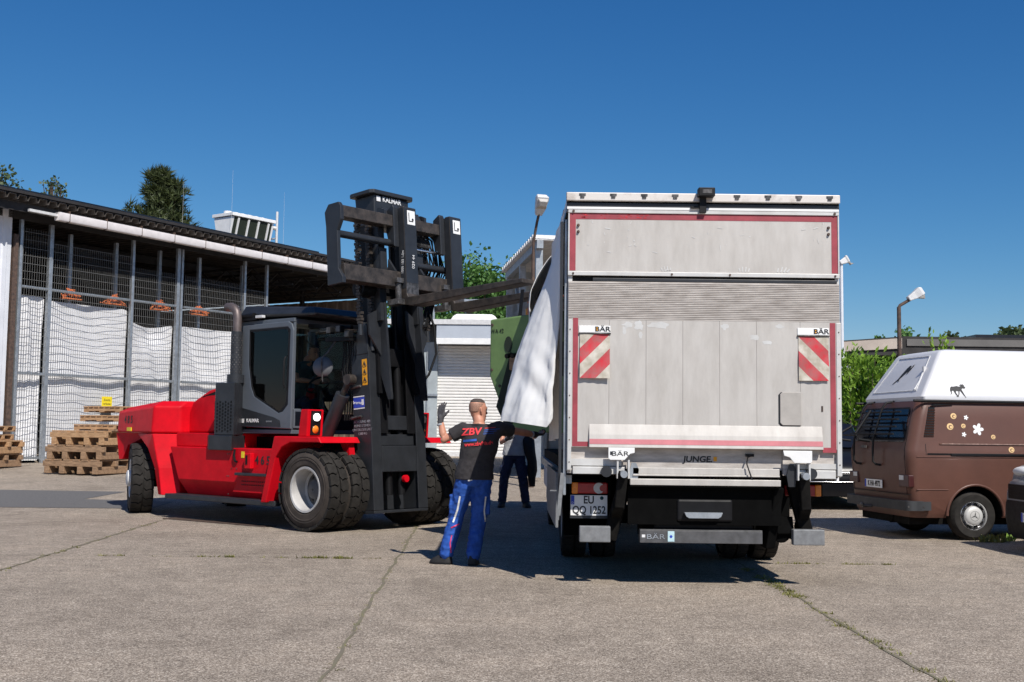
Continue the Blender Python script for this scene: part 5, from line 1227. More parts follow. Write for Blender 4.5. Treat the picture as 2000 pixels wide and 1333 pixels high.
    for s in 'LR':
        an = H['a'+s]
        limb(tr, [H['h'+s], H['h'+s].lerp(H['k'+s], .45), H['k'+s], H['k'+s].lerp(an, .45), H['k'+s].lerp(an, .96)], rad)
        rnd = random.Random(ord(s)+int(100*abs(loc[0])))
        for k in range(9):   # folds
            f = rnd.uniform(.1, .95); base = H['h'+s].lerp(H['k'+s], f) if k % 2 else H['k'+s].lerp(an, f)
            a = rnd.uniform(0, 2*pi); r_ = .078 if k % 2 else .066
            p = base+V((cos(a), sin(a), 0))*r_; a2 = a+rnd.uniform(.5, .9); q = base+V((cos(a2), sin(a2), rnd.uniform(-.4, .4)))*r_; limb(tr, [p, (p+q)/2*1.0+((p+q)/2-base).normalized()*.008, q], [.012, .016, .010], 6)
        for k in range(3):   # trouser leg stacked over the shoe
            z = .90-.05*k; base = H['k'+s].lerp(an, z); tr.lathe([(.06, -.016), (.074-.002*k, 0), (.06, .016)], base, (rnd.uniform(-.3, .3), rnd.uniform(-.3, .3), 1), 16, True)
        sidev = V((-1 if s == 'L' else 1, 0, 0)); m_ = H['h'+s].lerp(H['k'+s], .62)+sidev*.075
        tr.beam(m_+hu*.10, m_-hu*.09, .10, .055, (1, 0, 0))
    skin('trousers', tr, c.get('tr', 'trouser'), t, .009, 3)
    # --- shirt with short sleeves
    sh = MB(); torso(sh, 1.075, False)
    for s in 'LR':
        p, q = H['s'+s], H['e'+s]; limb(sh, [p.lerp(ch, .25), p, p.lerp(q, .35)], [.092, .078, .072]); sh.tube([p, p.lerp(q, .35), p.lerp(q, sleeves)], [.077, .073, .073], 16)
    rnd = random.Random(int(50*abs(loc[1])))
    for k in range(12):
        z = rnd.uniform(0.02, .75); base = pv.lerp(ch, z); a = rnd.uniform(0, 2*pi); a2 = a+rnd.uniform(.4, 1.0)
        e1 = base+V((.155*cos(a), .112*sin(a), 0)); e2 = base+V((.155*cos(a2), .112*sin(a2), rnd.uniform(-.12, .05))); m_ = (e1+e2)/2; m_ = base+(m_-base)*1.12
        limb(sh, [e1, m_, e2], [.010, .018, .010], 6)
    so = skin('shirt', sh, c.get('sh', 'shirt'), t, .009, 4)
    # --- shoes
    for s in 'LR':
        b = MB(); a_, k_ = H['a'+s], H['t'+s]; d = V((k_.x-a_.x, k_.y-a_.y, 0)).normalized(); fl = min(a_.z, k_.z+.02)-.085; n = V((-d.y, d.x, 0)); he = V((a_.x, a_.y, 0))-d*.065; L = (V((k_.x, k_.y, 0))-he).length+.02
        rings = []
        for f, wd, ht in ((0, .024, .06), (.06, .042, .12), (.25, .048, .135), (.45, .050, .105), (.7, .054, .08), (.9, .046, .058), (1.0, .018, .035)):
            p = he+d*L*f; rings.append([p+n*wd*x+hu*(max(0, fl)+ht*z) for x, z in ((-1, .03), (-1, .4), (-.7, .85), (0, 1), (.7, .85), (1, .4), (1, .03), (0, 0))])
        b.loft(rings); shoe = b.build('shoe', 'shoe', t, smooth=70)
        b = MB(); rings = []
        for f, wd in ((0, .028), (.06, .045), (.25, .051), (.45, .053), (.7, .057), (.9, .049), (1.02, .02)):
            p = he+d*L*f; rings.append([p+n*wd*x+hu*(max(0, fl)+z) for x, z in ((-1, -.004), (-1, .022), (1, .022), (1, -.004))])
        b.loft(rings); b.build('sole', 'black', shoe, bevel=.004)
    for s in gloves:
        g = MB(); hd = (handdir or {}).get(s) or ((H['w'+s]-H['e'+s]), (0, 1, 0), (0, 0, 1)); f = V(hd[0]).normalized()
        hand(g, H['w'+s]+f*.012, *hd, s=1.08, curl=curl[0 if s == 'L' else 1]); limb(g, [H['w'+s]-f*.03, H['w'+s]+f*.03], [.034, .034], 12)
        gl = skin('glove', g, 'glove', t, .0055, 2)
        b = MB(); u = (H['w'+s]-H['e'+s]).normalized(); b.lathe([(.030, -.012), (.036, -.008), (.036, .008), (.030, .012)], H['w'+s]-f*.045, u, 16); b.build('cuff', 'greyshirt', gl, smooth=60)
    if shirt_print:
        bpy.context.view_layer.update()
        bv = BVHTree.FromPolygons([v.co for v in so.data.vertices], [p.vertices[:] for p in so.data.polygons])
        def pr(p):
            hit = bv.ray_cast(V((p.x, -1.5, p.z)), V((0, 1, 0)))
            return (hit[0]-V((0, OFF[0], 0))) if hit[0] is not None else p
        OFF = [.010]; rtv = V((1, 0, -.04)); rtv = V((1, 0, .06))
        cx, cz = .20, 1.325
        text('ZBV', .10, (cx-.055, -1, cz+.035), rtv, (.12, 0, 1), 'redprint', t, bold=.003, proj=pr, name='shirt_lettering', sx=1.1)
        text('www.zbvfeis.de', .052, (cx+.02, -1, cz-.085), (1, 0, .09), (0, 0, 1), 'redprint', t, bold=.002, proj=pr, name='shirt_lettering', sx=.9)
        OFF[0] = .005
        for i, (x0, x1, z0, m_) in enumerate(((.08, .19, .066, 'redprint'), (.075, .235, .047, 'blueprint'), (.07, .20, .028, 'blueprint'), (.065, .175, .008, 'blueprint'), (-.14, .0, -.046, 'blueprint'))):
            b = MB(); n = 12; hgt = .006 if i < 4 else .022
            vs = []
            for k in range(n+1):
                x = x0+(x1-x0)*k/n; z = cz+z0+.10*(x) ; vs += [pr(V((cx+x, 0, z-hgt/2*(1-.5*k/n if i < 4 else 1)))), pr(V((cx+x, 0, z+hgt/2*(1-.5*k/n if i < 4 else 1))))]
            b.add(vs, [(2*k, 2*k+2, 2*k+3, 2*k+1) for k in range(n)]); b.build('shirt_stripe', m_, t)
    return t, so
M['redprint'] = mat('red_shirt_print', (.72, .04, .05), .7, var=.05); M['blueprint'] = mat('blue_shirt_print', (.02, .10, .42), .7, var=.05)
def main_worker():
    J = dict(head=(.205, .03, 1.585), neck=(.215, .0, 1.475), chest=(.235, .0, 1.28), sL=(.055, .02, 1.385), sR=(.425, .03, 1.40), eL=(-.145, .03, 1.275), wL=(-.185, .06, 1.475), eR=(.625, .22, 1.37), wR=(.80, .40, 1.34),
             pelvis=(.175, .0, .90), hL=(.085, .0, .84), hR=(.26, .0, .84), kL=(-.01, .07, .47), aL=(-.105, .02, .095), tL=(-.25, .07, .03), kR=(.225, .05, .45), aR=(.175, -.05, .09), tR=(.185, .12, .03))
    t, so = person('man in charcoal T-shirt with red lettering and blue work trousers raising one gloved hand', (-.55, 12.1, 0), J, (.80, .60, .0), shirt_print=True, curl=(.28, .6), handdir={'L': ((.04, .12, 1), (.6, .9, 0), (1, 0, .4)), 'R': ((.5, .7, 0), (0, 0, 1), (0, 1, .3))})
    # piping on the trousers, laid on their surface
    tr = [o for o in t.children if o.name.startswith('trousers')][0]
    bv = BVHTree.FromPolygons([v.co for v in tr.data.vertices], [p.vertices[:] for p in tr.data.polygons])
    def stripe(pts, w_, m, nm):
        b = MB(); vs = []; n = len(pts)
        P = []
        for (x0, z0), (x1, z1) in zip(pts[:-1], pts[1:]):
            for k in range(8): P.append((x0+(x1-x0)*k/8, z0+(z1-z0)*k/8))
        P.append(pts[-1]); L = []
        for i, (x, z) in enumerate(P):
            q = P[min(i+1, len(P)-1)]; o = P[max(i-1, 0)]; d = V((q[0]-o[0], 0, q[1]-o[1])).normalized(); nn = V((d.z, 0, -d.x))*w_/2; ok = []
            for s in (-1, 1):
                h = bv.ray_cast(V((x, -2, z))+nn*s, V((0, 1, 0))); ok.append(h[0]-V((0, .005, 0)) if h[0] is not None else None)
            if None not in ok: L += ok
        b.add(L, [(2*k, 2*k+2, 2*k+3, 2*k+1) for k in range(len(L)//2-1)]); b.build(nm, m, t)
    stripe([(.035, .70), (.01, .56), (-.035, .43)], .018, 'reflect', 'reflective_piping')
    stripe([(.30, .70), (.285, .55), (.30, .42)], .014, 'reflect', 'reflective_piping')
    stripe([(-.055, .375), (.03, .415)], .013, 'pink', 'red_piping')
    stripe([(-.045, .30), (-.06, .22), (-.05, .12)], .012, 'pink', 'red_piping')
    stripe([(.115, .865), (.16, .875)], .02, 'reflect', 'pocket_badge')
main_worker()
def other_workers():
    z = gz(20.5)
    J = dict(head=(.12, .10, 1.60), neck=(.08, .06, 1.47), chest=(.03, .02, 1.27), sL=(-.17, .06, 1.38), sR=(.23, .06, 1.38), eL=(-.22, -.10, 1.12), wL=(-.12, -.28, 1.18), eR=(.36, -.12, 1.22), wR=(.36, -.30, 1.38),
             pelvis=(.0, .0, .92), hL=(-.09, .0, .86), hR=(.09, .0, .86), kL=(-.17, .02, .47), aL=(-.20, .03, .09), tL=(-.23, -.13, .03), kR=(.16, .0, .47), aR=(.21, .02, .09), tR=(.26, -.12, .03))
    t2, _ = person('man in pale grey shirt and navy trousers standing under the curtain hem', (.06, 20.3, z), J, (.3, -1, 0), c=dict(sh='greyshirt', tr='navy'))
    b = MB(); b.loft([ell((.32, -.02, .36), .05, .06), ell((.31, -.02, .50), .065, .075), ell((.32, -.03, .64), .085, .10), ell((.31, -.04, .80), .085, .10), ell((.27, -.06, .95), .10, .10), ell((.24, -.04, 1.16), .11, .10), ell((.20, 0, 1.24), .06, .06)]); b.build('tool_bag', 'black', t2, smooth=60)
other_workers()
def operator():
    p = FO+V((cos(-R(40)), sin(-R(40)), 0))*-1.70+V((sin(R(40)), cos(R(40)), 0))*-.10
    # forklift local: x forward; person local y forward -> rotate by -90 from the forklift's x
    J = dict(head=(-.10, .36, .98), neck=(-.06, .26, .88), chest=(-.02, .15, .66), sL=(-.21, .19, .78), sR=(.17, .22, .78), eL=(-.28, .38, .56), wL=(-.14, .58, .56), eR=(.24, .40, .56), wR=(.12, .58, .54),
             pelvis=(.0, .0, .12), hL=(-.09, .05, .08), hR=(.09, .05, .08), kL=(-.14, .46, .24), aL=(-.13, .66, -.06), tL=(-.13, .80, -.10), kR=(.14, .46, .24), aR=(.13, .66, -.06), tR=(.13, .80, -.10))
    person('bearded operator in teal shirt seated at the wheel inside the forklift cab', (p.x, p.y, 1.54), J, (.15, 1, -.05), rz=-R(40)-pi/2, c=dict(sh='teal', tr='navy'), gloves=(), curl=(1.0, 1.0), top_hair=False)
operator()
# ---------------------------------------------------------------- brown camper van
VA = R(8.4)
def rrect(x0, x1, hw, r, z, n=6, rf=None):
    P = []; rf = r if rf is None else rf
    for cx, cy, a0, rr in ((x0+r, -hw+r, 180, r), (x1-rf, -hw+rf, 270, rf), (x1-rf, hw-rf, 0, rf), (x0+r, hw-r, 90, r)):
        for i in range(n+1):
            a = R(a0+90*i/n); P.append((cx+rr*cos(a), cy+rr*sin(a), z))
    return P
def van():
    o = V((6.15, 15.61, 0))-V((cos(VA), sin(VA), 0))*.95+V((-sin(VA), cos(VA), 0))*.82
    t = thing('camper_van', 'brown camper van with tall white roof, flower decals and rear carrier', 'van', o, VA)
    prof = [(.30, .10, .86), (.36, .08, .895), (.55, .055, .92), (1.05, .015, .925), (1.15, .015, .93), (1.20, .02, .92), (1.34, .06, .905), (1.60, .13, .875), (1.78, .19, .85), (1.84, .22, .825)]
    XF = 4.5
    def at(z):
        for a, b in zip(prof[:-1], prof[1:]):
            if a[0] <= z <= b[0]:
                f = (z-a[0])/(b[0]-a[0]); return a[1]+(b[1]-a[1])*f, a[2]+(b[2]-a[2])*f
        return prof[-1][1:]
    b = MB(); b.loft([rrect(x, XF-.0-(0 if z < 1.15 else (z-1.15)*.55), hw, .13, z, 8) for z, x, hw in prof])
    body = b.build('body', ['brown', 'grime'])
    for xw in (.95, 3.41):
        c = MB(); c.prism([(xw+.395*cos(q), .33+.395*sin(q)) for q in [pi*i/24 for i in range(25)]]+[(xw-.395, .0), (xw+.395, .0)], 'y', -1.2, 1.2); boolcut(body, c.build('c', 'grime'))
    body.parent = t
    for p in body.data.polygons: p.use_smooth = True
    body.data.set_sharp_from_angle(angle=R(28))
    b = MB(); b.box(.12, 4.3, -.70, .70, .20, .36); b.box(.3, 4.2, -.45, .45, .36, 1.0); b.cyl((.1, -.2, .26), (.5, -.2, .26), .07); b.build('underframe', 'grime', t)
    for xw in (.95, 3.41):
        for s in (-1, 1):
            # arch lip
            b = MB(); n = 20; pts = [(xw+.405*cos(a), s*.912, .33+.405*sin(a)) for a in [R(0)+R(180)*i/n for i in range(n+1)]]; b.tube(pts, .020, 8); b.build('arch_lip', 'brown', t, smooth=60)
            vanwheel(t, (xw, s*.78, .325), s)
    # side seams, waist crease, scuffs
    def sidepatch(pts, m, nm, par, d=.0035, s=-1):
        b = MB(); vs = []
        for x, z in pts: vs.append((x, s*(at(z)[1]+d), z))
        b.quad(*vs); return b.build(nm, m, par)
    for x, z0, z1 in ((.25, 1.13, 1.83), (1.72, .40, 1.78)): sidepatch([(x, z0), (x+.008, z0), (x+.008, z1), (x, z1)], 'fdark2', 'panel_gap', body)
    sidepatch([(.02+.25, 1.128), (3.9, 1.128), (3.9, 1.15), (.27, 1.15)], 'fdark2', 'door_rail', body)
    b = MB(); b.box(.60, 3.2, -.946, -.926, 1.118, 1.150); b.build('sliding_door_rail', 'fdark2', body, bevel=.004)
    for z in (1.10, .67): 
        b = MB(); b.tube([(.12, -at(z)[1]-.001, z), (.56 if z < .7 else 4.0, -at(z)[1]-.001, z)], .007, 6); b.build('body_crease', 'brown', body, smooth=60)
    b = MB(); b.tube([(.45, -at(1.27)[1]-.001, 1.27), (4.0, -at(1.27)[1]-.001, 1.27)], .012, 6); b.build('body_crease', 'brown', body, smooth=60)
    b = MB(); rnd = random.Random(6); vs = []; n = 90
    for k in range(n+1):
        x = .48+1.5*k/n; h = .002+.010*max(0, mnoise.noise(V((x*9, 0, 0))))+.006*rnd.random()*(rnd.random() < .4); y = -(at(1.275)[1]+.0150); vs += [(x, y, 1.272-h*.5), (x, y, 1.276+h)]
    b.add(vs, [(2*k, 2*k+2, 2*k+3, 2*k+1) for k in range(n)]); b.build('scuffed_edge', 'scuff', body)
    # engine air vent
    b = MB(); pts = [(.235, 1.36), (.375, 1.36), (.425, 1.765), (.335, 1.765)]
    b.quad(*[(x, -(at(z)[1]+.003), z) for x, z in pts]); vt = b.build('air_vent', 'fdark2', body)
    b = MB()
    for k in range(11):
        f = (k+.5)/11; z = 1.36+.38*f; x0 = .235+.10*f; x1 = .375+.05*f; y = at(z)[1]; b.add([(x0, -y-.003, z-.012), (x1, -y-.003, z-.012), (x1, -y-.015, z+.006), (x0, -y-.015, z+.006)], [(0, 1, 2, 3)]); b.add([(x0, -y-.003, z+.007), (x1, -y-.003, z+.007), (x1, -y-.015, z+.006), (x0, -y-.015, z+.006)], [(0, 1, 2, 3)])
    b.build('slats', 'brown', vt)
    b = MB(); b.prism([(.36, 1.775), (.68, 1.80), (.42, 1.80)], 'y', -.875, -.845); b.build('vent_scoop', 'fdark2', body)
    # decals
    def blob(cx, cz, r, m, d, nm, k=14, sq=.85): return sidepatch([(cx+r*cos(a)*.95, cz+r*sin(a)*sq*1.05) for a in [2*pi*i/k for i in range(k)]], m, nm, body, d)
    for x, z, r in ((.68, 1.645, .045), (.62, 1.505, .050), (.81, 1.515, .034), (1.226, 1.373, .034), (1.473, 1.205, .044)):
        blob(x, z, r, 'cream', .004, 'ring_decal'); blob(x+r*.12, z-r*.10, r*.58, 'brown', .0052, 'ring_decal'); blob(x+r*.22, z-r*.14, r*.40, 'cream', .0064, 'ring_decal')
    for x, z, r in ((.857, 1.627, .034), (.81, 1.402, .034), (1.015, 1.473, .082)):
        pts = []
        for k in range(40):
            a = 2*pi*k/40+.3; pts.append((x+r*(.42+.58*abs(cos(2.5*a)))*cos(a), z+r*(.42+.58*abs(cos(2.5*a)))*sin(a)))
        sidepatch(pts, 'white', 'flower_decal', body, .004)
    # rear face: window, plate, lamps, bumper
    def rear(pts, m, nm, par, d=.004):
        b = MB(); b.quad(*[(at(z)[0]-d, y, z) for y, z in pts]); return b.build(nm, m, par)
    # the tailgate glass sits on a plane fitted through the rear slope
    gl = rear([(-.72, 1.30), (-.755, 1.34), (-.70, 1.72), (-.66, 1.76), (.66, 1.76), (.70, 1.72), (.755, 1.34), (.72, 1.30)], 'black', 'window_seal', body, .004)
    rear([(-.70, 1.335), (-.72, 1.355), (-.675, 1.71), (-.64, 1.735), (.64, 1.735), (.675, 1.71), (.72, 1.355), (.70, 1.335)], 'dglass', 'rear_window', gl, .008)
    b = MB(); b.tube([(at(1.30)[0]-.008, -.72, 1.30), (at(1.30)[0]-.008, .72, 1.30)], .010, 6); b.build('window_trim', 'wornlight', gl)
    for y in (-.80, .80):
        b = MB(); b.tube([(at(z)[0]-.001, y*(at(z)[1]/.93), z) for z in (.60, 1.1, 1.2, 1.4, 1.75)], .005, 6); b.build('tailgate_gap', 'fdark2', body)
    b = MB(); b.box(.02, .045, -.92, .92, .60, .606); b.build('tailgate_gap', 'fdark2', body)
    b = MB(); b.loft([rrect(-.03, .20, .955, .09, z, 6, .02) for z in (.395, .41, .505, .52)]); bm_ = b.build('bumper', mat('grey_bumper', (.032, .034, .037), .6, var=.15, vscale=6), t, smooth=40)
    b = MB(); b.box(.10, .30, -.955, -.93, .40, .515); b.build('bumper_end', bm_.data.materials[0], bm_)
    b = MB(); b.cyl((-.02, -.975, .45), (-.02, -.955, .45), .014, n=10); b.cyl((.2, -.957, .45), (.2, -.962, .45), .014, n=10); b.build('bolts', 'wornlight', bm_)
    b = MB(); b.cyl((-.16, .1, .40), (-.02, .1, .40), .025); b.ball((-.17, .1, .42), .03); b.build('tow_ball', 'wornlight', t, smooth=60)
    pb = MB(); pb.box(.012, .022, -.26+.12, .26+.12, .655, .765); pl = pb.build('number_plate', 'white', t)
    b = MB(); b.box(.0095, .0115, .335, .378, .657, .763); b.build('country_band', 'navyplate', pl)
    text('K HA 4972', .105, (.0095, .095, .708), (0, -1, 0), (0, 0, 1), 'ink', pl, bold=.002, sx=.78)
    for y0, y1 in ((-.90, -.62), (.62, .90)):
        b = MB(); b.box(.018, .10, y0, y1, .70, .86); tl = b.build('tail_lamp', 'vlens', t, bevel=.012)
        b = MB(); s = 1 if y0 > 0 else -1; b.box(.014, .0175, *sorted((s*.64, s*.76)), .79, .85); b.build('reversing_lens', 'lampgrey', tl)
    b = MB(); b.box(-.01, .01, .30, .45, 1.20, 1.235); b.build('tailgate_handle', 'wornlight', body)
    # rear carrier: two bent uprights with cross bars
    b = MB()
    for y in (-.05, .55): b.tube([(.26, y, 1.85), (.14, y, 1.83), (.08, y, 1.76), (-.06, y, 1.33), (-.07, y, 1.20), (-.07, y, 1.02), (-.04, y-.02, .98), (.02, y-.05, .97)], .016, 8)
    for z, x in ((1.70, .07), (1.60, .035), (1.50, .0), (1.40, -.04)): b.tube([(x, -.6, z), (x, .72, z)], .013, 8)
    b.tube([(-.12, -.05, 1.30), (-.3, -.08, 1.32), (-.34, -.08, 1.40), (-.10, -.06, 1.72)], .020, 8); b.tube([(-.12, .55, 1.30), (-.32, .57, 1.32), (-.36, .57, 1.36), (-.1, .56, 1.5)], .018, 8)
    b.box(-.36, -.33, .45, .75, 1.34, 1.40); b.tube([(-.33, -.1, 1.38), (-.33, .6, 1.38)], .014, 8)
    b.build('rear_carrier', 'black', t, smooth=50)
    # tall roof
    rp = [(1.845, .26, .85), (1.90, .245, .862), (1.935, .265, .85), (2.24, .455, .735), (2.50, .615, .635), (2.535, .65, .61), (2.56, .76, .52), (2.57, 1.0, .30)]
    b = MB(); b.loft([rrect(x, 4.05-(z-1.85)*.9, hw, .055, z, 8) for z, x, hw in rp]); rf = b.build('high_roof', 'vwhite', t, smooth=40)
    b = MB(); b.tube([(.12, -.872, 1.842), (3.9, -.872, 1.842)], .018, 8); b.tube([(.12, .872, 1.842), (3.9, .872, 1.842)], .018, 8); b.build('roof_joint', 'fdark2', t)
    def rat(z):
        for a, c in zip(rp[:-1], rp[1:]):
            if a[0] <= z <= c[0]:
                f = (z-a[0])/(c[0]-a[0]); return a[1]+(c[1]-a[1])*f, a[2]+(c[2]-a[2])*f
        return rp[-1][1:]
    # rear recess outline and the dolphin-like and moose silhouettes
    b = MB()
    for p, q in (((-.60, 2.0), (-.44, 2.47)), ((-.44, 2.47), (.44, 2.48)), ((-.62, 1.99), (.66, 1.985)), ((.66, 1.99), (.46, 2.47))):
        pts = []
        for k in range(9):
            y = p[0]+(q[0]-p[0])*k/8; z = p[1]+(q[1]-p[1])*k/8; pts.append((rat(z)[0]-.002, y, z))
        b.tube(pts, .008, 6)
    b.build('roof_panel_edge', 'lampgrey', rf)
    def rs(poly, cx, cz, s, m, nm, face):
        b = MB(); vs = []
        for x, z in poly:
            z_ = cz+z*s
            if face == 'side': vs.append((cx+x*s, -(rat(z_)[1]+.004), z_))
            else: vs.append((rat(z_)[0]-.006, cx-x*s*1.5, z_))
        b.quad(*vs); o_ = b.build(nm, m, rf)
        bm = bmesh.new(); bm.from_mesh(o_.data); bmesh.ops.triangulate(bm, faces=bm.faces, ngon_method='EAR_CLIP'); bm.to_mesh(o_.data); bm.free(); return o_
    moose = [(-.50, -.14), (-.46, -.30), (-.52, -.42), (-.55, -.44), (-.43, -.38), (-.38, -.18), (-.28, -.16), (-.20, -.36), (-.08, -.52), (-.16, -.56), (.02, -.56), (-.02, -.50), (-.12, -.30), (-.10, -.18), (.06, -.20), (.03, -.38), (-.08, -.50), (.0, -.52), (.10, -.38), (.14, -.18), (.20, -.20), (.34, -.42), (.48, -.60), (.53, -.62), (.40, -.34), (.30, -.08), (.38, .0), (.48, -.03), (.60, .02), (.56, .10), (.50, .16), (.58, .24), (.46, .20), (.48, .32), (.40, .22), (.30, .30), (.32, .20), (.18, .22), (.28, .12), (.16, .10), (-.0, .14), (-.20, .10), (-.38, .10), (-.46, .02)]
    rs(moose, 0.765, 2.02, .21, 'ink', 'moose_decal', 'side')
    bird = [(-.40, -.60), (-.30, -.56), (-.16, -.40), (-.06, -.46), (.0, -.42), (-.10, -.36), (.0, -.22), (.16, -.02), (.28, .14), (.24, -.08), (.32, -.02), (.42, .20), (.52, .46), (.42, .40), (.34, .22), (.30, .40), (.18, .40), (.06, .26), (-.06, .0), (-.18, -.30), (-.38, -.56)]
    rs(bird, .06, 2.255, .26, 'ink', 'animal_decal', 'rear')
    b = MB(); b.tube([(rat(2.0)[0]-.01, -.56, 2.0), (rat(2.15)[0]-.02, -.55, 2.12), (rat(2.25)[0]-.005, -.50, 2.24)], .014, 8); b.box(rat(2.28)[0]-.03, rat(2.28)[0]+.01, -.53, -.49, 2.22, 2.32); b.build('roof_strap', 'lampgrey', rf, smooth=50)
    # front windows, for completeness of the shape
    sidepatch([(1.80, 1.25), (2.85, 1.25), (2.85, 1.72), (1.85, 1.72)], 'dglass', 'side_window', body)
    sidepatch([(3.0, 1.25), (3.95, 1.25), (3.75, 1.72), (3.0, 1.72)], 'dglass', 'side_window', body)
    wd = MB(); rnd = random.Random(8)
    return t
def vanwheel(par, c, s, R_=.325):
    c = V(c); ax = V((0, s, 0)); b = MB(); h = .095
    b.lathe([(.19, -h), (.28, -h), (.315, -h+.03), (R_, -.04), (R_, .04), (.315, h-.03), (.28, h), (.20, h-.004), (.19, h-.02)], c, ax, 48)
    t = b.build('wheel', 'tyre', par, smooth=40)
    b = MB(); b.lathe([(.195, h-.012), (.188, h-.004), (.178, h-.02), (.165, h-.05), (.14, h-.045), (.13, h-.03)], c, ax, 40); r = b.build('rim', 'chrome', t, smooth=40)
    b = MB(); 
    for k in range(10):
        a = 2*pi*k/10; p = c+ax*(h-.043)+V((cos(a), 0, sin(a)))*.153; u = V((-sin(a), 0, cos(a))); b.beam(p-u*.026, p+u*.026, .016, .008, (0, 1, 0))
    b.build('rim_slots', 'black', r)
    b = MB(); b.lathe([(.13, h-.03), (.122, h+.0), (.10, h+.012), (.05, h+.018), (.001, h+.019)], c, ax, 32); cp = b.build('hub_cap', 'aluclean', t, smooth=50)
    b = MB(); q = c+ax*(h+.0195); b.lathe([(.066, -.0), (.066, .002), (.062, .002), (.062, 0)], q-ax*.005, ax, 32)
    for k in range(3):
        a = pi/2+2*pi*k/3-.15; b.add([q+V((cos(a), 0, sin(a)))*.062, q+V((cos(a+1.05), 0, sin(a+1.05)))*.010, q+V((cos(a-1.05), 0, sin(a-1.05)))*.010], [(0, 1, 2)])
    b.build('emblem', 'fdark2', cp)
van()
def weeds():
    for i, (x, y, n, s, lab) in enumerate(((6.28, 15.30, 46, .10, 'yellow green weed growing right in front of the van wheel'), (6.62, 15.52, 16, .09, 'small bright green weed just right of the van wheel'))):
        b = MB(); rnd = random.Random(i+3)
        for k in range(n):
            a = rnd.uniform(0, 2*pi); px, py = rnd.gauss(0, .10 if i == 0 else .03), rnd.gauss(0, .03); h = s*rnd.uniform(.5, 1.3); dx, dy = cos(a)*s*.5, sin(a)*s*.5; w_ = .012
            b.add([(px-sin(a)*w_, py+cos(a)*w_, 0), (px+sin(a)*w_, py-cos(a)*w_, 0), (px+dx*.6+sin(a)*w_*1.6, py+dy*.6, h*.7), (px+dx, py+dy, h), (px+dx*.6-sin(a)*w_*1.6, py+dy*.6, h*.7)], [(0, 1, 2, 3, 4)])
        o = b.build('weed', 'weed' if i == 0 else 'leafhedge'); o.location = (x, y, .006); tag(o, lab, 'weed')
weeds()

